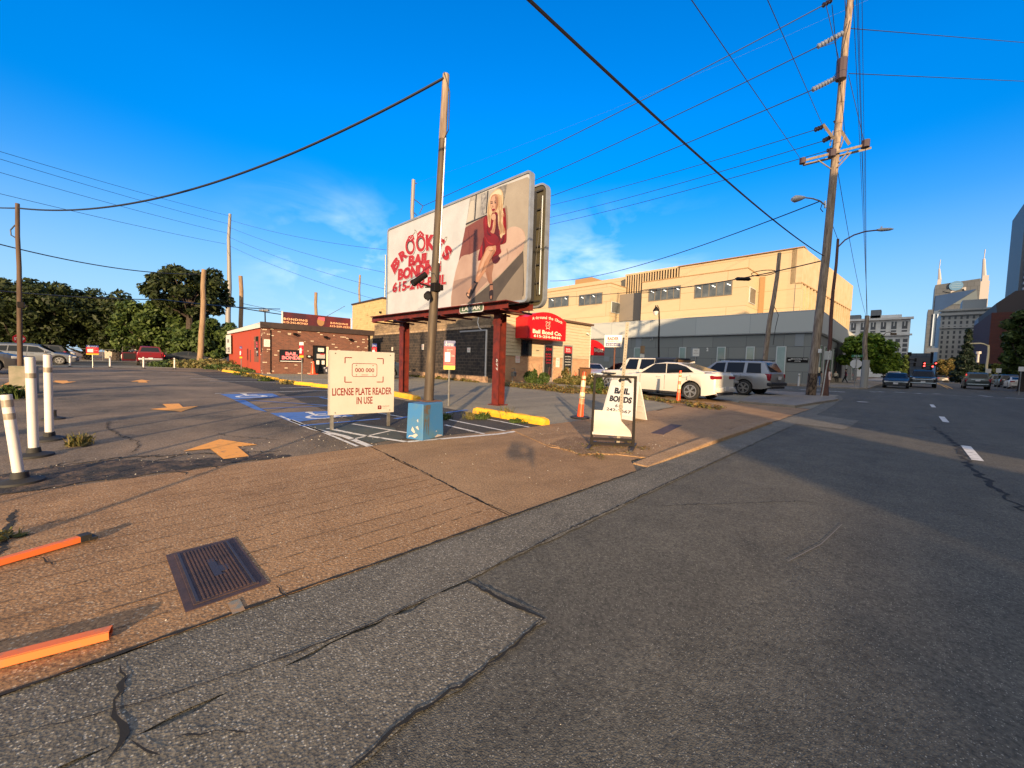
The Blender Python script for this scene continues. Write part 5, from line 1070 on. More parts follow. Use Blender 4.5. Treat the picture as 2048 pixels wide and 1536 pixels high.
# window, doors
x0, z0, x1, z1 = hp.box((1043, 680), (1061, 711)); mb = MB(); mb.box(((x0+x1)/2, -0.03, (z0+z1)/2), (x1-x0+0.12, 0.07, z1-z0+0.1), DKBR); wf = mb.build('window_frame', t); mb = MB(); mb.box(((x0+x1)/2, -0.07, (z0+z1)/2), (x1-x0-0.05, 0.01, z1-z0-0.05), GLASS); mb.build('window', t)
for i_, (pa, pb, first) in enumerate((((1088, 688), (1102, 752), True), ((1127, 690), (1141, 745), False))):
    x0, z0, x1, z1 = hp.box(pa, pb); z0 = 0.02; mb = MB(); mb.box(((x0+x1)/2, -0.035, (z0+z1)/2), (x1-x0+0.16, 0.07, z1-z0+0.06), mat('dull_alu_frame', (0.42, 0.40, 0.36), 0.4, 0.5)); dr = mb.build('door', t)
    mb = MB(); mb.box(((x0+x1)/2, -0.075, (z0+z1)/2+0.1), (x1-x0-0.06, 0.012, z1-z0-0.35), GLASS); mb.build('door_glass', dr)
    mb = MB(); c_ = (x0+x1)/2; w_ = (x1-x0)*0.7
    if first:
        mb.text('504', c_, z1-0.35, w_, 0.2, PRED, -0.083, 0.02); mb.text('BAIL', c_, z1-0.7, w_, 0.12, PRED, -0.083, 0.01); mb.text('BONDS', c_, z1-0.88, w_, 0.12, PRED, -0.083, 0.01); mb.text('24 HR', c_, z1-1.1, w_*0.9, 0.16, PRED, -0.083, 0.02); mb.text('OPEN', c_, z1-1.32, w_*0.9, 0.1, PRED, -0.083, 0.01)
    else:
        mb.box((c_, -0.082, z1-0.35), (x1-x0-0.1, 0.01, 0.5), PRED); mb.text('BAIL', c_, z1-0.28, w_*0.8, 0.13, SW, -0.089, 0.01); mb.text('BONDS', c_, z1-0.45, w_*0.8, 0.13, SW, -0.089, 0.01)
        for k in range(4): mb.text(('OPEN', '24 HOURS', 'PHONE', '254-8444')[k], c_, z1-0.85-0.2*k, w_, 0.09, SW, -0.084, 0.01)
        mb.box((c_, -0.082, 0.75), (0.5, 0.01, 0.45), POST)
    mb.build('door_lettering', dr)
mb = MB(); 
for q, w_, h_, lab in (((1035, 718), 0.4, 0.5, 'NOTICE'), ((1115, 725), 0.42, 0.7, 'TOW AWAY')):
    p = hp.l(*q); mb.box((p[0], -0.02, p[1]), (w_, 0.02, h_), POST); mb.text(lab, p[0], p[1]+h_*0.25, w_*0.8, 0.1, PNK, -0.032); mb.text('PRIVATE', p[0], p[1]+0.02, w_*0.7, 0.07, PNK, -0.032); mb.text('PROPERTY', p[0], p[1]-0.12, w_*0.8, 0.07, PNK, -0.032)
mb.build('notice_board', t)
mb = MB(); p = hp.l(1074, 701); mb.text('504', p[0], p[1], 0.26, 0.1, PBLACK, -0.05, 0.01); mb.build('house_number', t)
mb = MB(); p = hp.l(1172, 668); mb.bbox((p[0], -0.18, p[1]), (0.28, 0.12, 0.10), SW, 0.02, rot=(0, R(20), 0)); mb.tube([(p[0], 0, p[1]-0.02), (p[0], -0.18, p[1])], 0.02, SW, 6); mb.build('surveillance_camera', t)
# awning: arched box
AWN = mat('red_awning', (0.42, 0.006, 0.010), 0.45, 0, (0.50, 0.010, 0.010), 1.5); AWT = mat('awning_cream_letter', (0.80, 0.68, 0.52), 0.5)
dA = 1.15; fp = Plane(Vector((HX, 16.35, 0))+Vector((dA, 0, 0)), R(90))
xa, zba = fp.l(1055, 673); xb, zbb = fp.l(1131, 684); zb_ = (fp.l(1056, 672)[1]+fp.l(1130, 686)[1])/2; ze = (fp.l(1056, 634)[1]+fp.l(1131, 644)[1])/2; zc = fp.l(1088, 625)[1]+0.05
prof = [(xa, zb_), (xb, zb_), (xb, ze)]+[(xa+(xb-xa)*(1-k/12), ze+(zc-ze)*math.sin(math.pi*k/12)**0.8) for k in range(1, 12)]+[(xa, ze)]
mb = MB(); mb.prism(prof, -dA, -0.06, AWN); aw = mb.build('awning', t)
mb = MB(); W_ = xb-xa; cxx = (xa+xb)/2; Hh = zc-zb_; s_ = 'A-Around the Clock'; n = len(s_); lp = []
wid = {'-': 0.5, 'i': 0.4, 'l': 0.4, ' ': 0.7, 'r': 0.7, 't': 0.65, 'A': 1.15, 'C': 1.1}
tot = sum(wid.get(ch, 0.9) for ch in s_)+0.18*n; run = 0
for ch in s_:
    wch = wid.get(ch, 0.9); uu = (run+wch/2)/tot; run += wch+0.18
    x = cxx+(uu-0.5)*W_*0.80; k_ = (uu-0.5)*1.6; z = zb_+Hh*0.80-0.30*(k_**2); rot = -0.30*2*k_*0.38
    h_ = 0.19 if ch in 'ACdhtklb' else 0.14
    if ch == '-': h_ = 0.03
    if ch != ' ': mb.text(ch, x, z-(0.19-h_)/2*(0 if ch == '-' else 1), W_*0.80*wch/tot, h_, AWT, -dA-0.004, 0.02, rot=rot)
mb.text('Bail Bond Co.', cxx, zb_+Hh*0.26, W_*0.76, Hh*0.15, AWT, -dA-0.004, 0.035); mb.text('615-254-8444', cxx, zb_+Hh*0.10, W_*0.70, Hh*0.10, AWT, -dA-0.004, 0.03)
def circ(mb, cx_, cz_, r, w, m, y, n=18, a0=0, a1=6.2832):
    for i in range(n):
        a, b = a0+(a1-a0)*i/n, a0+(a1-a0)*(i+1)/n
        mb.poly([(cx_+math.cos(a)*r, y, cz_+math.sin(a)*r), (cx_+math.cos(a)*(r-w), y, cz_+math.sin(a)*(r-w)), (cx_+math.cos(b)*(r-w), y, cz_+math.sin(b)*(r-w)), (cx_+math.cos(b)*r, y, cz_+math.sin(b)*r)], m)
kc = zb_+Hh*0.52; circ(mb, cxx, kc, 0.21, 0.03, AWT, -dA-0.004); circ(mb, cxx-0.16, kc+0.20, 0.08, 0.025, AWT, -dA-0.004, 10, 0.2, 3.6); circ(mb, cxx+0.16, kc+0.20, 0.08, 0.025, AWT, -dA-0.004, 10, -0.5, 2.9)
for (a, b) in (((-0.07, 0.02), (0, -0.05)), ((0, -0.05), (0.1, 0.1)), ((-0.12, -0.18), (-0.17, -0.28)), ((0.12, -0.18), (0.17, -0.28))): mb.tube([(cxx+a[0], -dA-0.004, kc+a[1]), (cxx+b[0], -dA-0.004, kc+b[1])], 0.012, AWT, 4)
mb.build('lettering', aw)
# bin and gas meter
BIN = mat('brown_bin', (0.17, 0.075, 0.03), 0.55)
t = thing('wheelie_bin', 'brown wheeled refuse bin beside the right corner of the siding house', 'bin', (-17.2, 24.6, 0), R(80))
mb = MB(); mb.prism([(-0.25, 0.06), (0.25, 0.06), (0.31, 1.0), (-0.31, 1.0)], -0.30, 0.30, BIN); mb.box((0, -0.31, 0.5), (0.06, 0.03, 0.8), BIN); mb.build('body', t)
mb = MB(); mb.bbox((0, 0.0, 1.04), (0.68, 0.70, 0.08), mat('dark_lid', (0.04, 0.025, 0.02), 0.5), 0.02); mb.build('lid', t)
for s_ in (-1, 1): mb = MB(); mb.cyl((s_*0.27, 0.25, 0.12), (s_*0.33, 0.25, 0.12), 0.12, RUBBER, n=14); mb.build('wheel', t)
t = thing('gas_meter', 'small grey gas meter with pipe at the left foot of the siding house', 'gas meter', (-17.6, 17.3, 0)); mb = MB(); mb.bbox((0, 0, 0.55), (0.25, 0.3, 0.3), STEEL, 0.03); mb.build('meter_body', t); mb = MB(); mb.tube([(0, -0.1, 0), (0, -0.1, 0.5)], 0.025, STEEL, 6); mb.tube([(0, 0.1, 0.5), (0, 0.1, 0.9), (-0.3, 0.1, 0.9)], 0.025, STEEL, 6); mb.build('pipe', t)
# shop beyond with small red awning
t = thing('radar_awning_shop', 'white shop mostly hidden behind the siding house, only its red RADAR awning in view', 'building', (-21.5, 27.0, 0), R(90))
mb = MB(); mb.box((2.4, 3.2, 1.8), (4.6, 6.4, 3.6), SID); mb.build('wall', t); 
mb = MB(); prof = [(0.5, 2.2), (4.2, 2.2), (4.2, 3.0)]+[(0.5+3.7*(1-k/8), 3.0+0.55*math.sin(math.pi*k/8)**0.8) for k in range(1, 8)]+[(0.5, 3.0)]
dq = 1.7; mb.prism(prof, -dq, -0.05, AWN); aw = mb.build('awning', t); mb = MB(); mb.text('RADAR', 3.3, 2.65, 1.5, 0.33, AWT, -dq-0.005, 0.03); mb.build('lettering', aw)
# ------------------------------------------------------------------ grey modern building
def panelled(name, c, c2, pw, ph, joint=(0.05, 0.055, 0.06), mort=0.02):
    return m_masonry(name, c, c2, joint, pw, ph, mort, rough=0.6, bst=0.15)
GP = panelled('dark_grey_panels', (0.195, 0.205, 0.195), (0.155, 0.165, 0.16), 3.4, 1.25, mort=0.018)
LP = panelled('pale_grey_panels', (0.40, 0.42, 0.41), (0.37, 0.39, 0.38), 5.6, 2.4, (0.2, 0.22, 0.24), 0.02)
GW = mat('green_tinted_glass', (0.20, 0.27, 0.25), 0.12, 0.0, (0.26, 0.33, 0.30), 1.0, spec=0.7); LF = mat('pale_frame', (0.45, 0.48, 0.48), 0.4)
GY = 47.4; gpn = Plane((-60, GY, 0), 0)
t = thing('grey_clinic_building', 'long low grey panel clad building with tall narrow windows across the side street', 'building', (-60, GY, 0))
Lg = 60-6.4; Yg = 46
mb = MB(); mb.box((Lg/2, Yg/2, 2.55), (Lg, Yg, 5.10), GP); mb.build('wall', t)
mb = MB(); mb.box((Lg/2, Yg/2-0.1, 6.25), (Lg+0.5, Yg+0.5, 2.1), LP); mb.build('upper_band', t)
mb = MB(); mb.box((Lg/2, Yg/2-0.1, 5.16), (Lg+0.36, Yg+0.36, 0.08), mat('shadow_gap', (0.5, 0.52, 0.53), 0.5)); mb.build('drip_edge', t)
for (a, b, top_) in ((650, 690, 632), (930, 965, 632), (1165, 1210, 632), (1345, 1390, 632), (1533, 1585, 632)):
    xa = gpn.l(1060+a/3.1, 700)[0]; xb = gpn.l(1060+b/3.1, 700)[0]; zt_ = 3.75
    mb = MB(); mb.box(((xa+xb)/2, -0.03, zt_/2+0.05), (xb-xa+0.14, 0.1, zt_), LF); f = mb.build('window', t); mb = MB(); mb.box(((xa+xb)/2, -0.085, zt_/2+0.05), (xb-xa-0.05, 0.012, zt_-0.14), GW); mb.build('pane', f)
for (a, b, z0, z1) in ((1000, 1040, 2.6, 3.75), (1640, 1695, 3.8, 5.05), (655, 690, 3.8, 5.05), (462, 495, 1.9, 2.6)):
    xa = gpn.l(1060+a/3.1, 700)[0]; xb = gpn.l(1060+b/3.1, 700)[0]; mb = MB(); mb.box(((xa+xb)/2, -0.01, (z0+z1)/2), (xb-xa, 0.06, z1-z0), mat('mid_grey_panel', (0.20, 0.22, 0.235), 0.5)); mb.build('accent_panel', t)
x0, z0, x1, z1 = gpn.box((1574, 717), (1616, 723)); mb = MB(); mb.box(((x0+x1)/2, -0.03, (z0+z1)/2), (x1-x0, 0.06, 0.5), PBLACK); sg = mb.build('name_sign', t)
mb = MB(); mb.text('BEHAVIORAL CARE', (x0+x1)/2+0.15, (z0+z1)/2+0.1, (x1-x0)*0.78, 0.15, SW, -0.065, 0.01); mb.text('CENTER', x0+0.9, (z0+z1)/2-0.12, (x1-x0)*0.3, 0.13, SW, -0.065, 0.01); mb.prism([(x0+0.1, (z0+z1)/2), (x0+0.22, (z0+z1)/2+0.09), (x0+0.22, (z0+z1)/2-0.09)], -0.066, -0.062, SW); mb.box((x0+0.3, -0.064, (z0+z1)/2), (0.14, 0.003, 0.05), SW); mb.build('lettering', sg)
p = gpn.l(1415, 699); mb = MB(); mb.text('2', p[0], p[1], 0.22, 0.4, SW, -0.03, 0.05); mb.build('wall_number', t)
mb = MB(); p = gpn.l(1306, 675); mb.tube([(p[0], -0.1, p[1]+0.6), (p[0], -0.1, p[1]-0.3), (p[0]-0.2, -0.4, p[1]-0.35)], 0.04, ALU, 6); mb.build('wall_lamp', t)
# side facade towards the street (x = Lg)
for k, (y0, w_) in enumerate(((2.5, 1.0), (5.5, 1.2), (9.5, 1.3), (12.3, 1.3), (20, 1.4), (28, 1.5), (36, 2))):
    mb = MB(); mb.box((Lg+0.03, y0+w_/2, 2.1), (0.1, w_+0.14, 3.9), LF); f = mb.build('window', t); mb = MB(); mb.box((Lg+0.085, y0+w_/2, 2.1), (0.012, w_, 3.76), GW); mb.build('pane', f)
mb = MB(); mb.box((Lg+0.2, 16.3, 2.5), (0.7, 1.2, 5.0), mat('dark_pier', (0.05, 0.055, 0.06), 0.5)); mb.build('entrance_pier', t)
mb = MB(); mb.box((Lg-0.2, 14.5, 2.2), (0.6, 2.4, 4.2), mat('dark_opening', (0.03, 0.035, 0.04), 0.4)); mb.build('entrance', t)
# ------------------------------------------------------------------ tan civic building
TAN = m_masonry('tan_stone_panels', (0.46, 0.36, 0.23), (0.435, 0.34, 0.215), (0.27, 0.18, 0.09), 12.0, 2.35, 0.03, stain=(0.37, 0.27, 0.15), stmul=0.35, rough=0.8, bst=0.2, slo=0.4, shi=0.8)
TAN2 = mat('tan_stone', (0.47, 0.365, 0.235), 0.8, 0, (0.42, 0.31, 0.18), 0.7); TAND = mat('tan_stone_edge', (0.30, 0.18, 0.08), 0.8)
CW = mat('office_window', (0.05, 0.058, 0.062), 0.15, 0, (0.11, 0.12, 0.12), 0.6, spec=0.7); LFT = mat('bronze_frame', (0.16, 0.135, 0.10), 0.5); LIT = mat('ceiling_lamp_glow', (0.8, 0.8, 0.7), 0.5, emit=(1.0, 0.95, 0.8), es=1.2)
TY = 60.0; slope = R(-1.6)      # front line drifts slightly; keep the heights from the photograph
t = thing('civic_building', 'massive tan stone civic building with finned side wall rising behind the grey clinic', 'building', (-9.96, TY, 0))
tp = Plane((-9.96, TY, 0), 0); 
def tl(px, py): return tp.l(px, py)
mb = MB(); h1 = 16.8; mb.box((-7.7, 16, h1/2), (15.4, 32, h1), TAN); mb.box((-7.7, 15.9, h1+0.05), (15.6, 32.4, 0.1), TAND); mb.build('main_block', t)
mb = MB(); h2 = 17.3; mb.box((-33, 17.5, h2/2), (35.2, 31, h2-0.4), TAN); mb.build('west_block', t)
# slatted strip
xa, xb = tl(1250, 550)[0], tl(1358, 540)[0]; zt_ = 16.75; zb_ = 12.3
mb = MB(); mb.box(((xa+xb)/2, 1.0, (zt_+zb_)/2), (xb-xa-0.02, 1.2, zt_-zb_-0.1), GLASS); mb.build('window_strip', t)
mb = MB(); n = 21
for k in range(n): mb.box((xa+(xb-xa)*(k+0.5)/n, 0.12, (zt_+zb_)/2+0.05), (0.11, 0.24, zt_-zb_), TAN2)
mb.box(((xa+xb)/2, 0.1, zb_), (xb-xa, 0.4, 0.3), TAN2); mb.box(((xa+xb)/2, 1.05, zt_+0.1), (xb-xa-0.04, 2.0, 0.3), TAN2); mb.build('slats', t)
# protruding lower volumes (front plane y = 55)
vp = Plane((-9.96, 55, 0), 0)
def vol(pxa, pxb, zt_, right_d=4.9, name='lower_block'):
    xa, xb = vp.l(pxa, 600)[0], vp.l(pxb, 600)[0]; mb = MB(); mb.box(((xa+xb)/2, -5+right_d/2, zt_/2), (xb-xa, right_d, zt_), TAN); mb.box(((xa+xb)/2, -5+right_d/2, zt_+0.06), (xb-xa+0.12, right_d+0.1, 0.12), TAND); return mb.build(name, t), xa, xb
b1, a1, c1 = vol(1283, 1492, 14.0); b2, a2, c2 = vol(1060, 1220, 14.6)
def owin(pxa, pya, pxb, pyb, n, parent):
    x0, z0, x1, z1 = vp.box((pxa, pya), (pxb, pyb)); z1 = (vp.l(pxa, pya)[1]+vp.l(pxb, pya-8)[1])/2; z0 = z1-1.75*(1 if True else 0)
    mb = MB(); mb.box(((x0+x1)/2, -5.04, (z0+z1)/2), (x1-x0+0.1, 0.1, z1-z0+0.1), LFT); f = mb.build('window', parent)
    mb = MB(); w_ = (x1-x0)/n
    for k in range(n): mb.box((x0+w_*(k+0.5), -5.095, (z0+z1)/2), (w_-0.12, 0.012, z1-z0-0.08), CW)
    mb.build('panes', f); mb = MB()
    for k in range(0, n, 2): mb.box((x0+w_*(k+0.6), -5.104, z1-0.45), (0.5, 0.006, 0.07), LIT, rot=(0, R(30), 0))
    mb.build('ceiling_lamp', f)
owin(1299, 579, 1360, 601, 5, b1); owin(1391, 570, 1463, 594, 5, b1); owin(1159, 592, 1204, 610, 4, b2); owin(1098, 598, 1137, 615, 3, b2)
mb = MB(); mb.box((c2+0.06, -3.0, 10.9), (0.1, 3.2, 1.8), LF); f = mb.build('window', b2); mb = MB(); mb.box((c2+0.12, -3.0, 10.9), (0.012, 3.0, 1.65), CW); mb.build('panes', f)
mb = MB(); mb.box((c1+0.06, -2.6, 10.9), (0.1, 2.6, 2.0), LF); f = mb.build('window', b1); mb = MB(); mb.box((c1+0.12, -2.6, 10.9), (0.012, 2.4, 1.85), CW); mb.build('panes', f)
mb = MB(); mb.box((c1+0.5, -0.03, 10.5), (0.6, 0.12, 6.5), TAND); mb.build('recess_shadow_joint', t)
mb = MB(); xs, ws = tl(1270, 620)[0], 1.6; mb.box((xs, -1.2, 11.0), (4.2, 1.8, 4.4), mat('grey_recess_cladding', (0.17, 0.15, 0.13), 0.6)); mb.build('recess', t)
mb = MB(); mb.box((-20, 10, h1+0.6), (6, 5, 1.1), TAND) if False else None
mb = MB(); mb.box((tl(1145, 560)[0], 6, 17.8), (4, 5, 1.2), TAND); mb.build('roof_plant', t)
# finned side wall facing the street: a plane from (-9.96, 60) to (-7.6, 92)
mb = MB(); d = Vector((2.3, 31.6, 0)); L = d.length; ang = math.atan2(d.y, d.x); M = Matrix.Rotation(ang, 4, 'Z')
mb.M = M; mb.M = Matrix.Translation((-1.5, 0, 0)) @ M; mb.box((L/2, -0.25, 8.4), (L, 1.2, 16.8), TAN); mb.box((L/2, -0.9, 14.6), (L, 1.2, 4.4), TAN2); mb.box((L/2, -1.2, 12.45), (L, 0.7, 0.14), TAND)
mb.build('side_wall', t)
mb = MB(); mb.M = Matrix.Translation((-1.5, 0, 0)) @ M; n = 20
for k in range(n): mb.box((L*(k+0.3)/n, -1.15, 9.2), (0.42, 0.75, 6.4), TAN2)
mb.build('fins', t)
mb = MB(); mb.M = Matrix.Translation((-1.5, 0, 0)) @ M; mb.box((L/2, -0.87, 9.2), (L, 0.06, 6.2), CW); mb.build('side_glazing', t)
# ------------------------------------------------------------------ generic far building with a window grid, windows as parts
def far_building(name, label, X0, X1, Y0, Y1, H, wallm, cols, rows, z0, z1, ww, wh, winm, side=None, scols=0, parent_extra=None, frame=None, cat='building'):
    t = thing(name, label, cat, (X0, Y0, 0)); w, d = X1-X0, Y1-Y0
    mb = MB(); mb.box((w/2, d/2, H/2), (w, d, H), wallm); mb.build('wall', t)
    base = None
    def addwin(x, z, facing):
        nonlocal base
        if base is None:
            mb = MB(); mb.box((0, 0, 0), (ww, 0.12, wh), winm); base = mb.build('window', t); o = base
        else:
            o = base.copy(); COL.objects.link(o)
        o.location = (x, -0.04, z) if facing == 0 else ((-0.04 if facing == 1 else w+0.04), x, z); o.rotation_euler = (0, 0, 0 if facing == 0 else R(90)); return o
    for i in range(cols):
        for j in range(rows): addwin(w*(i+0.5)/cols, z0+(z1-z0)*j/max(1, rows-1), 0)
    for i in range(scols):
        for j in range(rows): addwin(d*(i+0.5)/scols, z0+(z1-z0)*j/max(1, rows-1), side)
    return t
# white hotel
Y = 235.0; a = PY(1688, 640, Y); b = PY(1822, 634, Y); HH = (a.z+b.z)/2; WH = mat('white_terracotta', (0.66, 0.63, 0.58), 0.7, 0, (0.56, 0.53, 0.48), 0.3); DW_ = mat('far_window', (0.07, 0.065, 0.065), 0.3)
Wt = b.x-a.x+8
t = far_building('white_hotel', 'pale terracotta hotel with rows of small dark windows rising beyond the street trees', b.x-Wt, b.x, Y, Y+30, HH, WH, 13, 6, 6, HH*0.62, Wt/13*0.62, HH*0.055, DW_)
mb = MB(); mb.box((Wt/2, -0.3, HH*0.715), (Wt+1.6, 1.6, 0.7), WH); mb.box((Wt/2, -0.4, HH-0.4), (Wt+1.8, 2.0, 0.9), WH); mb.build('cornice', t)
for k in range(9):
    mb = MB(); x = Wt*(k+0.5)/9; mb.box((x, -0.06, HH*0.85), (Wt/9*0.5, 0.12, HH*0.17), DW_); o = mb.build('tall_window', t)
    mb = MB(); mb.box((x, -0.14, HH*0.80), (Wt/9*0.5, 0.2, HH*0.02), WH); mb.box((x, -0.14, HH*0.90), (0.3, 0.1, HH*0.08), WH); mb.build('spandrel', o)
mb = MB(); mb.box((Wt*0.62, 8, HH+2.2), (3.4, 6, 4.5), mat('grey_plant', (0.14, 0.145, 0.15), 0.8)); mb.box((Wt*0.70, 8, HH+0.9), (12, 6, 2), WH); mb.box((Wt*0.33, 8, HH+1.3), (7, 6, 2.6), mat('grey_plant', (0.14, 0.145, 0.15), 0.8)); mb.build('roof_plant', t)
# skyscraper with two spires
Y = 520.0
SKG = m_masonry('tower_grey_cladding', (0.062, 0.072, 0.088), (0.054, 0.064, 0.080), (0.04, 0.048, 0.06), 4.0, 4.0, 0.25, rough=0.5, bst=0.1); SKB = mat('tower_blue_glass', (0.010, 0.036, 0.105), 0.5, 0, (0.014, 0.045, 0.125), 0.05, spec=0.3); SPI = mat('spire_white', (0.34, 0.32, 0.31), 0.6)
T = Plane((PY(1857, 610, Y).x, Y, 0), 0)
t = thing('spired_skyscraper', 'tall office tower with a pointed spire at each top corner and sloping blue glass face', 'skyscraper', (T.P.x, Y, 0))
def q(px, py): return T.l(px, py)
xL = 0; xR = q(1972, 600)[0]; 
x1 = q(1868, 600)[0]; mb = MB(); zt1 = q(1860, 619)[1]; mb.box(((x1+xL)/2, 15, zt1/2), (x1-xL, 30, zt1), SKG); mb.build('west_wing', t)
ztL, ztR = q(1872, 570)[1], q(1957, 557)[1]; xE = q(1958, 600)[0]
mb = MB(); mb.prism([(x1, 0), (xE, 0), (xE, ztR), (x1, ztL)], 0, 30, SKG); mb.build('main_shaft', t)
mb = MB(); pts = [q(1871, 592), q(1953, 578), q(1907, 608), q(1884, 620), q(1868, 622)]; mb.prism(pts, -0.5, 0.2, SKB)
mb.prism([q(1868, 620), q(1884, 620), q(1878, 700), q(1862, 705)], -0.4, 0.2, mat('tower_glass_low', (0.07, 0.10, 0.15), 0.2)); mb.build('blue_glass', t)
mb = MB(); pts = [q(1953, 580), q(1955, 606), q(1905, 609)]; mb.prism(pts, -0.6, 0.2, mat('pale_slope_glass', (0.085, 0.11, 0.13), 0.5)); mb.build('pale_glass', t)
mb = MB()
for px in (1868, 1876, 1881, 1885): 
    a, b = q(px, 628), q(px-6, 692); mb.tube([(a[0], -0.8, a[1]), (b[0], -0.8, b[1])], 0.55, mat('pale_rib', (0.42, 0.50, 0.60), 0.3), 4)
mb.build('rib', t)
c_ = q(1912, 572); rr = 4.2
mb = MB(); mb.prism([(c_[0]+math.cos(k*0.3142)*rr, c_[1]+math.sin(k*0.3142)*rr) for k in range(20)], -1.6, -1.0, mat('emblem_blue', (0.07, 0.17, 0.30), 0.5))
for dz in (-1.6, 0, 1.6): mb.box((c_[0], -1.7, c_[1]+dz), (rr*1.6*(1 if dz == 0 else 0.8), 0.1, 0.5), mat('emblem_pale', (0.16, 0.26, 0.36), 0.5))
mb.build('globe_emblem', t)
mb = MB(); p1 = [q(1887, 583), q(1900, 577), q(1930, 572), q(1932, 577), q(1902, 586)]; mb.prism(p1, -0.9, 0.1, mat('dark_loggia', (0.06, 0.07, 0.08), 0.5)); p2 = [q(1901, 583), q(1915, 578), q(1914, 581), q(1901, 586)]; mb.prism(p2, -1.1, -0.6, SPI); p2 = [q(1921, 577), q(1932, 574), q(1932, 581), q(1928, 581), q(1928, 578)]; mb.prism(p2, -1.1, -0.6, SPI); mb.build('balcony', t)
for (bx, by, tx, ty, w) in ((1877, 576, 1879, 536, 1.3), (1964, 608, 1969, 516, 1.8)):
    a, b = q(bx, by), q(tx, ty); mb = MB(); hgt = b[1]-a[1]
    if w > 1.5: mb.box((a[0]+0.5, 3, a[1]+hgt*0.22), (5.2, 5.2, hgt*0.56), SPI); mb.box((a[0]+0.7, 3, a[1]+hgt*0.50), (3.6, 3.6, hgt*0.25), SPI)
    mb.tube([(a[0], 3, a[1]-2), (a[0]+0.3, 3, a[1]+hgt*0.45)], w, SPI, 4, True, [w*1.35, w*1.25]); mb.tube([(a[0]+0.3, 3, a[1]+hgt*0.45), (b[0], 3, b[1])], w, SPI, 6, True, [w*0.95, w*0.45]); mb.tube([(b[0], 3, b[1]), (b[0]+0.2, 3, b[1]+8)], 0.3, SPI, 5); mb.build('spire', t)
# grey hotel in front of it
Y = 260.0; a = PY(1883, 620, Y); b = PY(1970, 618, Y); GH = mat('grey_limestone', (0.40, 0.385, 0.35), 0.8, 0, (0.34, 0.325, 0.30), 0.2)
t = far_building('grey_hotel', 'grey stone hotel with paired windows below the two spired tower', a.x, b.x+1.5, Y, Y+40, a.z, GH, 8, 10, 8, a.z*0.88, (b.x-a.x)/8*0.42, 1.3, mat('hotel_window', (0.055, 0.055, 0.06), 0.3))
w = b.x-a.x+1.5
mb = MB(); mb.box((w/2, -0.4, a.z*0.93), (w+1.5, 1.4, 1.0), GH); mb.box((w/2, -0.4, a.z-0.4), (w+1.8, 1.6, 0.8), GH); mb.box((w/2, -0.3, a.z*0.74), (w+0.6, 0.8, 0.6), GH); mb.build('cornice', t); mb = MB(); mb.box((w*0.7, 10, a.z+2.2), (w*0.5, 10, 4.5), mat('pale_plant', (0.30, 0.31, 0.30), 0.7)); mb.build('roof_plant', t)
# pale slab building between hotel and brick block
Y = 215.0; a = PY(1970, 625, Y); b = PY(1992, 603, Y); t = thing('pale_slab_building', 'narrow pale grey slab of a building squeezed left of the dark brick block', 'building', (a.x, Y, 0)); mb = MB(); mb.prism([(0, 0), (b.x-a.x+4, 0), (b.x-a.x+4, b.z+1), (0, a.z)], 0, 30, mat('pale_slab', (0.24, 0.25, 0.27), 0.7)); mb.build('wall', t)
mb = MB(); 
for k in range(8): mb.box(((b.x-a.x)*0.5, -0.05, a.z*0.12*k+3), (1.2, 0.1, 1.6), DW_)
mb.build('windows', t)
# dark brick block at right
Y = 165.0; a = PY(1984, 618, Y); BKD = m_masonry('dark_red_brick', (0.10, 0.030, 0.022), (0.08, 0.025, 0.02), (0.06, 0.03, 0.025), 1.2, 0.5, 0.03)
t = thing('dark_brick_block', 'dark red brick block with stepped slate roof behind the right hand trees', 'building', (a.x, Y, 0)); zt_ = a.z-1
mb = MB(); mb.box((20, 20, zt_/2), (40, 40, zt_), BKD); mb.build('wall', t)
a2 = PY(1996, 583, Y); mb = MB(); mb.prism([(1, zt_), (40, zt_), (40, a2.z), (a2.x-a.x+3, a2.z), (a2.x-a.x, a2.z-3)], 1, 39, mat('slate_roof', (0.045, 0.035, 0.035), 0.7)); mb.build('roof', t)
for k in range(3):
    for j in range(5):
        mb = MB(); mb.box((8.5+k*4.2, -0.04, 8+j*5.0), (2.2, 0.12, 2.6), mat('reflecting_window', (0.16, 0.18, 0.20), 0.2)); mb.build('window', t)
# tall apartment tower at the frame edge
Y = 190.0; a = PY(2030, 620, Y); b = PY(2040, 430, Y); t = thing('apartment_tower', 'tall grey tower with lit balcony edges at the right edge of the photo', 'skyscraper', (b.x-1, Y+60, 0)); zt_ = PY(2046, 400, Y+60).z; x_ = PY(2036, 580, Y+60).x-(b.x-1)
mb = MB(); mb.box((x_+12, 15, zt_/2), (24, 30, zt_), mat('tower_concrete', (0.085, 0.095, 0.11), 0.6)); mb.build('wall', t)
mb = MB()
for k in range(26): mb.box((x_+4, -0.6, 10+k*(zt_-14)/26), (6.0, 1.6, 0.9), mat('balcony_edge', (0.42, 0.42, 0.45), 0.6))
mb.build('balconies', t)
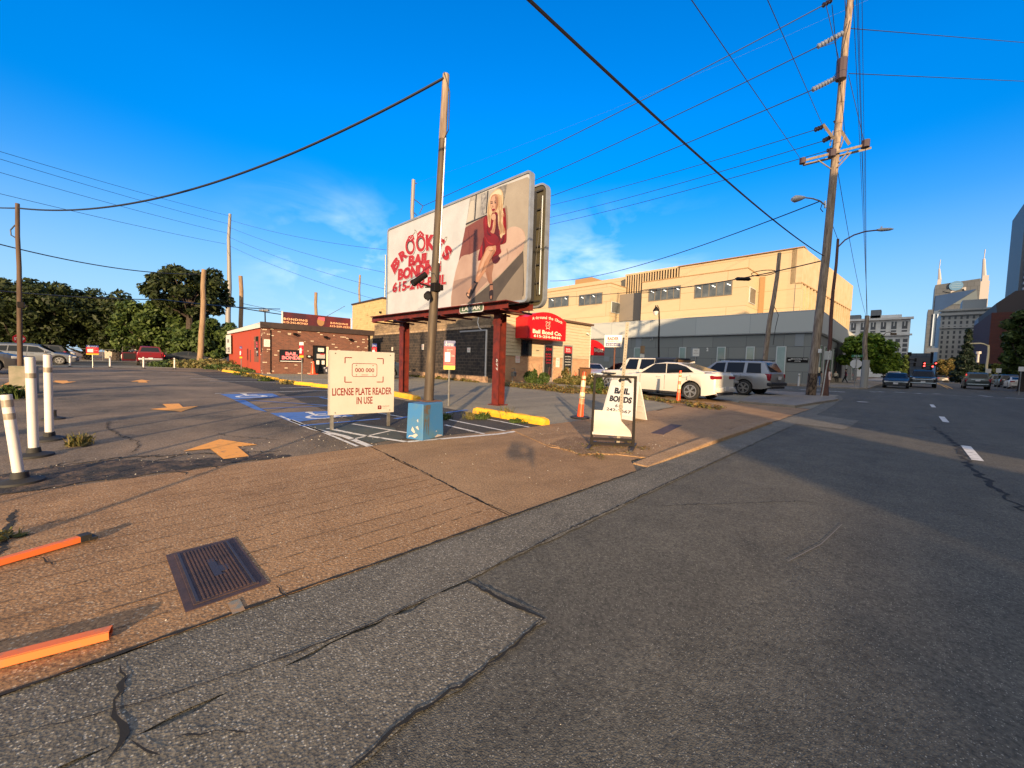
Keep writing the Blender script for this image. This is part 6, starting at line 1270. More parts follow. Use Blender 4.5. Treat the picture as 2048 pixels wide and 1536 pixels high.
# low building and sky bridge beyond the junction
Y = 420.0; a = PY(1800, 735, Y); b = PY(1826, 728, Y); t = thing('distant_street_end_block', 'small pale block closing the far end of the street', 'building', (a.x-20, Y, 0)); mb = MB(); mb.box((20, 10, 6), (44, 20, 13), WH); mb.build('wall', t); mb = MB(); mb.box((20, -0.1, 8), (40, 0.3, 2), DW_); mb.build('window_band', t)
Y = 300.; a = PY(1832, 728, Y); b = PY(1846, 720, Y); t = thing('distant_low_block', 'dark low block below the pale billboard beyond the traffic signals', 'building', (a.x, Y+20, 0)); mb = MB(); mb.box((6, 10, 7), (12+8, 20, 14), SKG); mb.build('wall', t); mb = MB(); mb.box((6, -0.1, 9), (18, 0.3, 5), DW_); mb.build('window_band', t)
Y = 228.; a = PY(1853, 704, Y); b = PY(1877, 696, Y); t = thing('distant_billboard', 'pale blank billboard lit by the sun far down the street', 'billboard', ((a.x+b.x)/2, Y, 0)); mb = MB(); hb = b.z-a.z; mb.box((0, 0, (a.z+b.z)/2), (b.x-a.x, 0.3, hb), mat('pale_poster', (0.72, 0.62, 0.50), 0.6)); mb.build('panel', t); mb = MB(); mb.tube([(0, 0.3, 0), (0, 0.3, a.z)], 0.35, PBLACK, 8); mb.build('post', t)
# low white buildings and fence left behind the tree row
for i_, (x, y0, y1, h_, m_, lab) in enumerate(((-105, -60, -12, 6.0, WFAS, 'long low white warehouse glimpsed under the tree row'), (-98, -4, 7, 4.4, mat('cream_shed', (0.5, 0.42, 0.33), 0.7), 'cream shed glimpsed between the trunks behind the red pickup'), (-88, 9, 17, 4.2, WFAS, 'white roofed shed beyond the tall tree left of the orange wall'))):
    t = thing('warehouse', lab, 'building', (x, y0, 0), R(90)); mb = MB(); L = y1-y0; mb.box((L/2, 5, h_/2), (L, 10, h_), m_); mb.build('wall', t); mb = MB(); mb.box((L/2, 5, h_+0.1), (L+0.4, 10.4, 0.2), WFAS); mb.build('roof', t)
    mb = MB(); n = int(L/4)
    for k in range(n): mb.box((L*(k+0.5)/n, -0.03, 1.8), (1.8, 0.06, 1.6), DW_)
    mb.build('window_row', t)
t = thing('chain_link_fence', 'low chain link fence with steel posts along the far pavement under the trees', 'fence', (-69.8, -60, 0), R(90)); mb = MB()
for k in range(30): mb.tube([(k*3.0, 0, 0), (k*3.0, 0, 1.5)], 0.04, STEEL, 5)
for z in (0.05, 1.45): mb.tube([(0, 0, z), (87, 0, z)], 0.025, STEEL, 5)
mb.build('posts_and_rails', t)
mb = MB()
for k in range(290): mb.tube([(k*0.3, 0, 0.05), (k*0.3+0.9, 0, 1.45)], 0.006, STEEL, 3, False); mb.tube([(k*0.3+0.9, 0, 0.05), (k*0.3, 0, 1.45)], 0.006, STEEL, 3, False)
mb.build('mesh', t)
# buildings on the shaded side of the street, behind and right of the camera: they throw the street's shade
SHB = m_masonry('shade_side_brick', (0.22, 0.10, 0.07), (0.17, 0.08, 0.055), (0.2, 0.17, 0.14), 0.22, 0.075, 0.01)
def row_house(c0, c1, H, lab, d=14, skew=False):
    """facade at x = 15.5 between y = c0-15.5 and c1-15.5"""
    y0, y1 = c0-15.5, c1-15.5; t = thing('street_block', lab, 'building', (15.5, y0, 0), 0); L = y1-y0
    k_ = -d if skew else 0; mb = MB(); mb.slab([(0, 0), (d, k_), (d, L+k_), (0, L)], 0, H, SHB); mb.build('wall', t); mb = MB(); mb.slab([(-0.1, 0), (d+0.1, k_), (d+0.1, L+k_), (-0.1, L)], H, H+0.1, WFAS); mb.build('coping', t)
    n = max(1, int(L/3)); 
    for k in range(n):
        for j in range(max(1, int(H/3.4))): mb = MB(); mb.box((-0.03, L*(k+0.5)/n, 1.9+j*3.3), (0.1, 1.2, 1.6), DW_); mb.build('window', t)
row_house(4.7, 9.35, 5.0, 'single storey brick shop across the street behind the camera', 8, True)

row_house(-9, 4.68, 3.95, 'lower brick annex beside the single storey shop across the street', 8, True)
row_house(11.0, 15, 11.2, 'three storey brick block across the street beyond the sunlit gap')
row_house(15, 24, 16.0, 'five storey brick block across the street')
row_house(24, 42, 16.4, 'taller brick block across the street further along', 16)
row_house(42.5, 62, 13.5, 'four storey brick block across the street near the side street corner', 16)
def cast_block(x0, x1, y0, y1, H, lab):  # unseen blocks added to throw shade on the hotels and dark brick block
    t = thing('added_shade_block', lab, 'building', (x0, y0, 0)); w, d = x1-x0, y1-y0; mb = MB(); mb.box((w/2, d/2, H/2), (w, d, H), SHB); mb.build('wall', t); mb = MB(); mb.box((w/2, d/2, H+0.2), (w+0.3, d+0.3, 0.4), WFAS); mb.build('coping', t)
    for k in range(int(d/6)):
        for j in range(int(H/7)): mb = MB(); mb.box((-0.03, 3+k*6, 3+j*7), (0.1, 2.2, 2.4), DW_); mb.build('window', t)
cast_block(30, 55, 181, 206, 50, 'tall brick block right of the far street, unseen, added to shade the white hotel')
cast_block(30, 62, 112, 152, 34, 'broad brick block right of the street, unseen, added to shade the dark brick block')
cast_block(52, 84, 208, 244, 66, 'tallest brick block right of the far street, unseen, added to shade the grey hotel')
row_house(64, 92, 12.0, 'long brick block across the street beyond the junction', 16)
# ------------------------------------------------------------------ poles
def pole(name, label, base, toppx, r0, r1, m, dep=None, cat='pole', z0=0.0, group=None, n=12):
    """base = ground point; top = point on the pixel ray at the same camera depth"""
    B = Vector((base[0], base[1], z0)); T = PD(toppx[0], toppx[1], dep or dep_of(B.x, B.y)); t = thing(name, label, cat, B, 0, group)
    mb = MB(); q = T-B; N = 6; rr_ = random.Random(B.x); pts = [q*(k/N)+Vector((rr_.uniform(-.4, .4)*r0*(0 < k < N), rr_.uniform(-.4, .4)*r0*(0 < k < N), 0)) for k in range(N+1)]
    mb.tube(pts, r0, m, n, True, [r0+(r1-r0)*k/N for k in range(N+1)]); mb.build('shaft', t, True); return t, B, T
S_ = Vector((RT.x, RT.y, 0)).normalized(); F_ = Vector((FW.x, FW.y, 0)).normalized(); Zv = Vector((0, 0, 1))
def local(t, name, parent=None): 
    mb = MB(); mb.M = Matrix.Translation(-t.location); return mb
# main utility pole
UB = G(1621, 793); UB = Vector((UB.x, UB.y, 0.07)); UD = dep_of(UB.x, UB.y)
up, _, UT = pole('utility_pole', 'tall leaning weathered utility pole at the corner with crossarms and insulators', UB, (1708, -60), 0.195, 0.14, WOOD, None, z0=0.07, n=16)
WPALE = mat('grey_timber', (0.22, 0.18, 0.14), 0.9, 0, (0.14, 0.11, 0.085), 6)
mb = MB(); mb.tube([(0, 0, 0), (0.03, 0.02, 1.1)], 0.262, mat('charred_wood', (0.03, 0.02, 0.015), 0.95, 0, (0.16, 0.11, 0.075), 9, 0.42, 0.55, stretch=(1, 1, 0.5)), 16, True, [0.215, 0.203]); mb.build('charred_foot', up, True)
def up_at(px, py, dd=0.0): return PD(px, py, UD+dd)
for (a, b, dd, w) in (((1604, 322), (1738, 288), -0.3, 0.10), ((1607, 330), (1741, 296), 0.3, 0.10), ((1646, 248), (1668, 278), -0.45, 0.10), ((1669, 241), (1699, 289), 0.4, 0.12)):
    A_, B_ = up_at(*a, dd), up_at(*b, dd); mb = local(up, 'x'); mb.tube([A_, B_], w*0.75, WPALE, 4); mb.build('crossarm', up)
mb = local(up, 'x')
for a, b in (((1636, 320), (1662, 338)), ((1702, 305), (1675, 335)), ((1698, 300), (1678, 325)), ((1666, 262), (1660, 292)), ((1690, 270), (1681, 295))): mb.tube([up_at(*a, -0.25), up_at(*b, -0.25)], 0.03, WPALE, 4)
mb.build('brace', up)
def insul(a, b, n, r, m, dd=0.0, dd2=0.0, nm='insulator_string'):
    A_, B_ = up_at(*a, dd), up_at(*b, dd2); mb = local(up, 'x'); mb.tube([A_, B_], r*0.25, CWIRE, 5); d = (B_-A_)
    for k in range(n):
        c_ = A_+d*((k+0.5)/n); mb.tube([c_-d*(0.12/n), c_, c_+d*(0.12/n)], r, m, 8, True, [r*0.35, r, r*0.9])
    mb.build(nm, up)
INW = mat('glass_insulator', (0.52, 0.54, 0.58), 0.3); IND = mat('brown_insulator', (0.05, 0.03, 0.035), 0.4)
insul((1634, 94), (1686, 66), 8, 0.13, INW); insul((1624, 180), (1676, 154), 9, 0.13, INW); insul((1644, 12), (1664, 0), 3, 0.12, IND)
insul((1629, 260), (1645, 254), 3, 0.12, IND, -0.45, -0.45); insul((1646, 282), (1660, 275), 3, 0.12, IND, -0.3, -0.3); insul((1653, 302), (1664, 298), 2, 0.10, IND, -0.3, -0.3); insul((1700, 280), (1735, 284), 1, 0.2, IND) if False else None
for (x, y, r_) in ((1683, 139, 0.22), (1731, 288, 0.17), (1605, 322, 0.13), (1664, 307, 0.16)):
    c_ = up_at(x, y, -0.35); mb = local(up, 'x'); mb.tube([c_-Zv*r_*(2.2 if r_ > 0.2 else 1), c_+Zv*r_*(2.2 if r_ > 0.2 else 1)], r_, IND, 10); mb.build('equipment_can' if r_ > 0.2 else 'pin_insulator', up, True)
mb = local(up, 'x'); mb.tube([up_at(1700, 40, -0.25), up_at(1685, 100, -0.5), up_at(1684, 130, -0.4)], 0.018, BWIRE, 5); mb.tube([up_at(1689, 60), up_at(1670, 85), up_at(1640, 95)], 0.014, BWIRE, 5); mb.tube([up_at(1676, 140), up_at(1660, 165), up_at(1640, 175)], 0.014, BWIRE, 5); mb.tube([up_at(1690, 0, -0.3), up_at(1692, 35, -0.3)], 0.02, BWIRE, 5); mb.tube([up_at(1652, 10, -0.2), up_at(1680, 128, -0.4)], 0.016, BWIRE, 5); mb.build('jumper_cable', up)
# luminaire on the pole
mb = local(up, 'x'); arm = [up_at(1650, 410, -0.2), up_at(1640, 402, -0.3), up_at(1625, 397, -0.4), up_at(1608, 395, -0.5)]; mb.tube(arm, 0.035, ALU, 8); mb.tube([up_at(1650, 402, -0.2), up_at(1650, 416, -0.2)], 0.05, ALU, 6); la = mb.build('lamp_arm', up, True)
mb = local(up, 'x'); h0, h1 = up_at(1609, 395, -0.5), up_at(1584, 399, -0.6); mb.tube([h0, h0.lerp(h1, 0.35), h0.lerp(h1, 0.75), h1], 0.1, mat('lamp_grey', (0.42, 0.42, 0.42), 0.5), 10, True, [0.06, 0.13, 0.17, 0.08]); mb.build('lamp_head', la, True)
mb = local(up, 'x'); mb.tube([up_at(1644, 408, -0.3), up_at(1641, 418, -0.3), up_at(1646, 424, -0.3)], 0.02, BWIRE, 5); mb.build('lamp_lead', la)
mb = local(up, 'x'); mb.bbox(up_at(1640, 702, -0.35), (0.14, 0.12, 0.2), SW, 0.02); mb.build('white_tag', up)
# brown street lamp beside it
LB = G(1649, 794); LB = Vector((LB.x, LB.y, 0.07)); lp, LB_, LT = pole('street_lamp', 'rust brown street lamp with long curved arm over the street beside the utility pole', LB, (1676, 478), 0.10, 0.055, mat('rust_brown_metal', (0.10, 0.035, 0.024), 0.6, 0, (0.07, 0.028, 0.02), 4), z0=0.07)
ld = dep_of(LB.x, LB.y); RB = MATS['rust_brown_metal']
mb = local(lp, 'x'); mb.tube([PD(1677, 493, ld), PD(1690, 480, ld), PD(1708, 470, ld), PD(1730, 463, ld), PD(1757, 460, ld)], 0.035, RB, 8); ar = mb.build('arm', lp, True)
mb = local(lp, 'x'); a, b = PD(1754, 460, ld), PD(1787, 458, ld); mb.tube([a, a.lerp(b, 0.3), a.lerp(b, 0.8), b], 0.1, mat('lamp_grey', (0.42, 0.42, 0.42), 0.5), 10, True, [0.05, 0.09, 0.07, 0.02]); mb.tube([PD(1762, 458, ld), PD(1763, 453, ld)], 0.04, ALU, 6); mb.build('lamp_head', ar, True)
mb = local(lp, 'x'); mb.tube([(LB.x, LB.y, 0.07), (LB.x, LB.y, 1.25)], 0.2, RB, 4, True, [0.22, 0.11]); mb.build('pedestal', lp)
# sign on square post in front
SB = G(1643, 797); SB = Vector((SB.x, SB.y, 0.07)); sp, _, _ = pole('sign_post', 'steel sign post with a small blank grey sign in front of the brown lamp', SB, (1660, 700), 0.03, 0.03, STEEL, z0=0.07, n=4)
mb = local(sp, 'x'); q0 = PD(1656, 711, ld-0.3); mb.bbox(q0, (0.30, 0.03, 0.42), mat('sign_back_grey', (0.40, 0.41, 0.42), 0.4, 0.4), 0.01, rz=R(20)); mb.build('sign_plate', sp)
# black ornamental lamp
P = Vector((-11.0, 24.4, 0)); P = G(1317, 772); P.z = 0
P = Vector((P.x, P.y, 0)); bp, _, _ = pole('ornamental_lamp', 'black ornamental street lamp with a hooked arm in front of the grey clinic', P, (1318, 622), 0.07, 0.045, PBLACK)
dd = dep_of(P.x, P.y); mb = local(bp, 'x'); mb.tube([PD(1318, 625, dd), PD(1318, 617, dd), PD(1315, 611, dd), PD(1311, 611, dd), PD(1311, 616, dd)], 0.03, PBLACK, 6); mb.build('hook', bp, True)
mb = local(bp, 'x'); c_ = PD(1312, 622, dd); mb.lathe([(0.05, 0.3), (0.14, 0.16), (0.2, 0.02), (0.2, -0.02)], PBLACK, 12, Matrix.Translation(c_)); lh = mb.build('lamp_head', bp, True)
mb = local(bp, 'x'); mb.lathe([(0.17, -0.02), (0.15, -0.16), (0.06, -0.3)], SW, 12, Matrix.Translation(c_)); mb.build('lamp_globe', lh, True)
# leaning dark pole with transformer on the line, in front of the clinic
P = Vector((-6.9, 30.6, 0)); lean, _, LNT = pole('leaning_pole', 'thin leaning grey wooden pole behind the silver utility vehicle', P, (1559, 506), 0.17, 0.11, WOOD)
mb = local(lean, 'x'); dd = dep_of(P.x, P.y); mb.tube([PD(1548, 612, dd-0.2), PD(1557, 630, dd-0.3), PD(1551, 655, dd-0.3), PD(1546, 690, dd-0.2)], 0.02, BWIRE, 5); mb.tube([PD(1531, 700, dd-0.2), PD(1524, 735, dd-0.3), PD(1532, 758, dd-0.2)], 0.07, WOOD, 6); mb.build('hanging_cable', lean)
# left lot pole with concrete block
P = Vector((-16.9, -2.3, 0)); lpole, _, LPT = pole('lot_pole', 'slim brown wooden pole in a pale concrete block at the left of the lot', P, (35, 407), 0.055, 0.042, mat('dark_brown_wood', (0.10, 0.062, 0.040), 0.9, 0, (0.05, 0.032, 0.022), 5, stretch=(3, 3, 0.3)))
mb = local(lpole, 'x'); e0 = [G(22, 790), G(55, 788), G(62, 783), G(30, 782)]; mb.M = Matrix.Identity(4)
mb.box((0.0, 0.08, 0.375), (0.42, 0.46, 0.75), mat('mossy_concrete', (0.30, 0.26, 0.20), 0.9, 0, (0.18, 0.18, 0.12), 3, bs=8)); mb.build('concrete_block', lpole)
mb = local(lpole, 'x'); dd = dep_of(P.x, P.y); mb.tube([PD(30, 450, dd), PD(21, 460, dd), PD(22, 470, dd), PD(32, 476, dd)], 0.015, CWIRE, 5); mb.build('wire_loop', lpole)
mb = local(lpole, 'x'); mb.bbox(PD(42, 610, dd-0.15), (0.12, 0.12, 0.16), PBLACK, 0.01); mb.tube([PD(42, 610, dd-0.15), PD(56, 613, dd-0.2)], 0.02, PBLACK, 5); mb.build('camera_bracket', lpole)
# pale wooden pole behind the lot
P = Vector((-45.5, 4.1, 0)); wpole, _, WPT = pole('wooden_pole', 'stout pale wooden pole rising from the weeds at the far edge of the lot', P, (408, 539), 0.24, 0.18, WOODL)
# more distant poles
def dpole(label, x, basey, toppx, dist, r0, r1, m, name='utility_pole'):
    d = ray(x, basey); d = Vector((d.x, d.y, 0)).normalized()*dist; return pole(name, label, (d.x, d.y), toppx, r0, r1, m)
tallp, _, TPT = dpole('tall tapered grey steel transmission pole behind the tall tree', 452, 700, (460, 428), 84, 0.48, 0.22, mat('galvanised_grey_pole', (0.22, 0.21, 0.20), 0.6, 0.2), 'transmission_pole')
dpole('greenish wooden pole standing behind the brick office roof', 482, 700, (481, 552), 70, 0.30, 0.26, WOODL); dpole('pale pole top rising behind the roof sign of the brick office', 632, 700, (632, 585), 75, 0.26, 0.24, WOODL)
dpole('dark pole rising behind the yellow block tower', 718, 700, (720, 550), 70, 0.20, 0.16, WOOD); dpole('thin steel pole left of the billboard face', 769, 700, (771, 510), 60, 0.15, 0.12, STEEL, 'transmission_pole')
mpole, _, MPT = dpole('grey steel pole rising behind the top edge of the billboard', 822, 700, (827, 360), 47, 0.26, 0.22, mat('galvanised_grey_pole', (0.22, 0.21, 0.20), 0.6, 0.2), 'transmission_pole')
mb = local(mpole, 'x'); dd = dep_of(mpole.location.x, mpole.location.y)
for a, b in (((828, 398), (846, 412)), ((846, 412), (839, 427)), ((828, 425), (834, 431)), ((828, 366), (834, 367))): mb.tube([PD(*a, dd), PD(*b, dd)], 0.05, CWIRE, 5)
mb.build('insulator_arm', mpole)
# parking lot floodlight far behind the brick office
P = ray(530, 700); d_ = Vector((P.x, P.y, 0)).normalized()*80; fl_, _, _ = pole('floodlight_mast', 'small twin floodlight mast seen over the left end of the brick office roof', (d_.x, d_.y), (530, 624), 0.12, 0.1, PBLACK)
dd = dep_of(d_.x, d_.y)
for x in (524, 533): mb = local(fl_, 'x'); mb.bbox(PD(x, 621, dd), (0.9, 0.5, 0.35), STEEL, 0.04, rz=R(30)); mb.build('lamp_head', fl_)
# parking signs near the cars
for (px, py, dist, w_, h_, zc, lab, m1) in ((1390, 716, 24.0, 0.34, 0.42, 2.15, 'white regulation sign on a leaning post between the jeep and the silver vehicle', SW), (1283, 700, 33.0, 0.34, 0.62, 2.65, 'pale wooden backed sign above the white off road car', WOODL)):
    d_ = ray(px, 740); d_ = Vector((d_.x, d_.y, 0)).normalized()*dist; rzz = math.atan2(d_.y, d_.x)-R(90)
    t = thing('street_sign', lab, 'sign', d_, rzz); mb = MB(); mb.tube([(0.03, 0.03, 0), (0, 0.03, zc)], 0.03, STEEL, 6); mb.build('post', t); mb = MB(); mb.box((0, 0, zc), (w_, 0.02, h_), m1); sp_ = mb.build('sign_plate', t)
    if m1 is SW: mb = MB(); mb.text('NO', 0, zc+0.1, 0.16, 0.09, mat('dim_ink', (0.25, 0.2, 0.2), 0.6), -0.012); mb.text('PARKING', 0, zc-0.05, 0.26, 0.07, mat('dim_ink', (0.25, 0.2, 0.2), 0.6), -0.012); mb.build('lettering', sp_)
    else: mb = MB(); mb.box((0, 0, zc-0.62), (w_, 0.02, 0.5), SW); mb.build('lower_plate', t)
# far corner pole with stop sign seen from behind and street name
P = G(1727, 777); P = Vector((P.x, P.y, 0.1)); cpole, _, CPT = pole('corner_utility_pole', 'grey wooden utility pole at the far corner with a sheathed concrete foot', P, (1734, 631), 0.19, 0.14, WOOD, z0=0.1)
mb = MB(); mb.tube([(0, 0, 0), (0.02, 0, 2.3)], 0.25, mat('pole_sheath', (0.27, 0.26, 0.24), 0.8), 8); mb.build('foot_sheath', cpole)
P = Vector((-3.1, 43.7, 0.1)); dd = dep_of(P.x, P.y); t = thing('stop_sign', 'octagonal stop sign seen from its blank grey back below a green street name sign', 'sign', P, R(8))
zz = PD(1727, 728, dd).z-0.1; mb = MB(); mb.tube([(0, -0.03, 0), (0, -0.03, zz+0.75)], 0.03, STEEL, 6); mb.build('post', t)
mb = MB(); mb.prism([(0.40*math.cos(R(22.5+45*k)), zz+0.40*math.sin(R(22.5+45*k))) for k in range(8)], 0.0, 0.012, mat('sign_back_pale', (0.50, 0.50, 0.50), 0.4)); mb.build('octagon_plate', t)
mb = MB(); mb.box((0.03, 0, zz+0.66), (0.72, 0.015, 0.2), mat('street_sign_green', (0.01, 0.13, 0.06), 0.5)); g_ = mb.build('street_name_plate', t); mb = MB(); mb.text('5th Av', 0.03, zz+0.66, 0.4, 0.1, SW, -0.01); mb.build('lettering', g_); mb = MB(); mb.box((0, 0, zz+0.46), (0.5, 0.012, 0.06), STEEL); mb.build('cross_plate', t)
# cream lamp across the street with arm to the left
def far_pt(px, dist): d_ = ray(px, 755); return Vector((d_.x, d_.y, 0)).normalized()*dist
CRM = mat('cream_pole', (0.62, 0.52, 0.32), 0.6); P = far_pt(1973, 95); cl, _, CLT = pole('street_lamp', 'cream coloured street lamp with its arm reaching left over the far street', P, (1977, 690), 0.16, 0.11, CRM); dd = dep_of(P.x, P.y)
mb = local(cl, 'x'); mb.tube([PD(1977, 692, dd), PD(1968, 688, dd), PD(1960, 686.5, dd), PD(1947, 687, dd)], 0.09, CRM, 6); mb.build('arm', cl); mb = local(cl, 'x'); mb.bbox(PD(1950, 687, dd), (1.0, 0.4, 0.18), CRM, 0.05); mb.build('lamp_head', cl)
P = far_pt(1768, 105); dk, _, _ = pole('street_lamp', 'dark curved street lamp standing in front of the white hotel above the green tree', P, (1768, 668), 0.1, 0.07, PBLACK); dd = dep_of(P.x, P.y)
mb = local(dk, 'x'); mb.tube([PD(1768, 670, dd), PD(1771, 666, dd), PD(1778, 664, dd), PD(1786, 667, dd)], 0.07, PBLACK, 6); mb.build('arm', dk); mb = local(dk, 'x'); mb.bbox(PD(1787, 668, dd), (0.9, 0.5, 0.4), PBLACK, 0.08); mb.build('lamp_head', dk)
# white cylindrical lamp
P = far_pt(1956, 130); wl_, _, _ = pole('pedestrian_lamp', 'slim white post top lamp right of the dark conifer', P, (1957, 716), 0.15, 0.15, PBLACK); dd = dep_of(P.x, P.y); mb = local(wl_, 'x'); mb.tube([PD(1955, 725, dd), PD(1957, 704, dd)], 0.2, SPI, 8); mb.tube([PD(1957, 708, dd), PD(1957, 703, dd)], 0.42, SPI, 8); mb.build('lamp_globe', wl_)
# traffic signals down the street
RLAMP = mat('red_signal_lamp', (0.5, 0.01, 0.01), 0.4, emit=(1.0, 0.05, 0.04), es=4.0)
P = far_pt(1817, 150); ts, _, _ = pole('traffic_signal_mast', 'traffic signal mast with a long arm reaching over the street from the left corner', P, (1818, 705), 0.2, 0.16, PBLACK); dd = dep_of(P.x, P.y)
mb = local(ts, 'x'); mb.tube([PD(1817, 719, dd), PD(1832, 720, dd)], 0.14, PBLACK, 6); mb.tube([PD(1817, 728, dd), PD(1832, 727, dd)], 0.08, PBLACK, 6); mb.bbox(PD(1819, 708, dd), (0.8, 0.5, 1.0), PBLACK, 0.1); mb.build('arm', ts)
for (px, py) in ((1831, 720), (1829, 729)): mb = local(ts, 'x'); mb.bbox(PD(px, py, dd), (0.45, 0.4, 1.0), PBLACK, 0.05); mb.build('signal_head', ts)
P = far_pt(1872, 165); ts, _, _ = pole('traffic_signal_mast', 'traffic signal mast with red lights and a green street name plate over the right lanes', P, (1873, 722), 0.16, 0.12, PBLACK); dd = dep_of(P.x, P.y)
mb = local(ts, 'x'); mb.tube([PD(1873, 728, dd), PD(1845, 729, dd)], 0.12, PBLACK, 6); mb.build('arm', ts)
for (px, py) in ((1847, 727), (1846, 732), (1870, 727), (1863, 733), (1855, 742)):
    mb = local(ts, 'x'); mb.bbox(PD(px, py+0.8, dd), (0.5, 0.45, 1.3), PBLACK, 0.05); h_ = mb.build('signal_head', ts); mb = local(ts, 'x'); mb.ball(PD(px, py, dd)-F_*0.3, 0.19, RLAMP, 6); mb.build('red_lamp', h_)
mb = local(ts, 'x'); mb.bbox(PD(1857, 729, dd), (3.2, 0.15, 0.55), mat('street_sign_green', (0.01, 0.13, 0.06), 0.5), 0.03, rz=R(45)); mb.build('street_name_plate', ts)
# stop sign far left
P = far_pt(42, 62); P = Vector((-60.5, -8.2, 0)); d_ = ray(40, 715); P = Vector((d_.x, d_.y, 0)).normalized()*63; t = thing('stop_sign', 'red stop sign far left behind the parked cars', 'sign', P, math.atan2(d_.y, d_.x)-R(90)+R(30)); dd = dep_of(P.x, P.y); zz = PD(40, 678, dd).z
mb = MB(); mb.tube([(0, 0.03, 0), (0, 0.03, zz)], 0.04, STEEL, 6); mb.build('post', t); mb = MB(); mb.prism([(0.5*math.cos(R(22.5+45*k)), zz+0.5*math.sin(R(22.5+45*k))) for k in range(8)], -0.01, 0.01, PRED); oo = mb.build('octagon_plate', t); mb = MB(); mb.text('STOP', 0, zz, 0.75, 0.28, SW, -0.015, 0.02); mb.build('lettering', oo)
# regulation signs on the right pavement
for (px, py, dist, lab) in ((1976, 742, 70, 'small white street sign under the cream lamp'), (1996, 741, 62, 'small white street sign in front of the dark brick block'), (2041, 738, 48, 'pale green and white street sign at the far right before the trees'), (1918, 748, 120, 'tiny white street sign at the foot of the dark conifer')):
    d_ = ray(px, 755); P = Vector((d_.x, d_.y, 0)).normalized()*dist; t = thing('street_sign', lab, 'sign', P, math.atan2(d_.y, d_.x)-R(90)); zz = PD(px, py, dep_of(P.x, P.y)).z; s_ = dist/62
    mb = MB(); mb.tube([(0, 0.03, 0), (0, 0.03, zz)], 0.03, STEEL, 6); mb.build('post', t); mb = MB(); mb.box((0, 0, zz), (0.34*s_, 0.02, 0.44*s_), POST); mb.build('sign_plate', t)
# low bollards along the clinic
for px in (1563, 1597): P = G(px, 772); t = thing('bollard', 'thin white bollard on the clinic pavement, %s' % ('left one beside the tall window' if px == 1563 else 'right one below the name sign'), 'bollard', (P.x, P.y, 0), 0, 'white bollards by the clinic'); mb = MB(); mb.tube([(0, 0, 0), (0, 0, 1.1)], 0.07, DW, 8); mb.build('tube', t); mb = MB(); mb.tube([(0, 0, 0.85), (0, 0, 0.95)], 0.074, DG, 8); mb.build('reflective_band', t)
# service pole and guy behind the camera, whose shadows cross the lot
t = thing('service_pole', 'thin service pole with a guy wire standing behind the camera', 'pole', (-2.35, -2.15, 0)); mb = MB(); mb.tube([(0, 0, 0), (0, 0, 2.9)], 0.03, WOOD, 8); mb.build('shaft', t); mb = MB(); mb.tube([(0, 0, 2.8), (-0.9, -0.6, 0)], 0.018, CWIRE, 5); mb.build('guy_wire', t)
t = thing('utility_pole', 'stout wooden utility pole behind the camera carrying the thick black cable', 'pole', (-2.5, -7.8, 0)); mb = MB(); mb.tube([(0, 0, 0), (0, 0, 9.5)], 0.16, WOOD, 10, True, [0.2, 0.13]); mb.build('shaft', t, True)
BPT = Vector((-2.5, -7.8, 9.2))
# small marker plate on a cord, made up and added to cast the lone shadow
t = thing('added_blocker', 'small dark marker plate with a square hole on a cord, added unseen to cast a shadow', 'blocker', (1.25, -1.13, 0)); mb = MB(); mb.M = Matrix.Rotation(R(45), 4, 'Z') @ Matrix.Scale(1.25, 4, (1, 0, 0)); zz = 1.31
mb.prism([(-0.17, zz-0.03), (-0.11, zz-0.10), (0.0, zz-0.10), (0.0, zz+0.09), (-0.12, zz+0.10), (-0.13, zz+0.04)], -0.01, 0.01, PBLACK); mb.prism([(0.0, zz+0.03), (0.08, zz+0.03), (0.08, zz+0.08), (0.0, zz+0.09)], -0.01, 0.01, PBLACK); mb.prism([(0.0, zz-0.10), (0.08, zz-0.09), (0.08, zz-0.03), (0.0, zz-0.03)], -0.01, 0.01, PBLACK); mb.prism([(0.08, zz-0.10), (0.12, zz-0.18), (0.15, zz-0.02), (0.16, zz+0.03), (0.08, zz+0.08)], -0.01, 0.01, PBLACK)
mb.build('plate', t); mb = MB(); mb.tube([(0, 0, zz+0.09), (0, 0, 8.0)], 0.002, CWIRE, 4, False); mb.build('cord', t)

# ------------------------------------------------------------------ overhead wires
def wire(A_, B_, r, label, sag=0.0, m=None, n=16, group='overhead wires'):
    A_, B_ = Vector(A_), Vector(B_); pts = []
    for k in range(n+1):
        u_ = k/n; p = A_.lerp(B_, u_); p.z -= 4*sag*u_*(1-u_); pts.append(p)
    mb = MB(); mb.tube(pts, r, m or CWIRE, 5, False); o = mb.build('overhead_wire'); tag(o, label, 'wire', group); return o
A_ = PD(1648, 512, UD-0.25); Bn = PD(1100, -2, 4.6); d_ = (Bn-A_); wire(A_, Bn+d_*0.25, 0.021, 'thick black cable sweeping from the utility pole up over the camera', 0.35, BWIRE, 40)
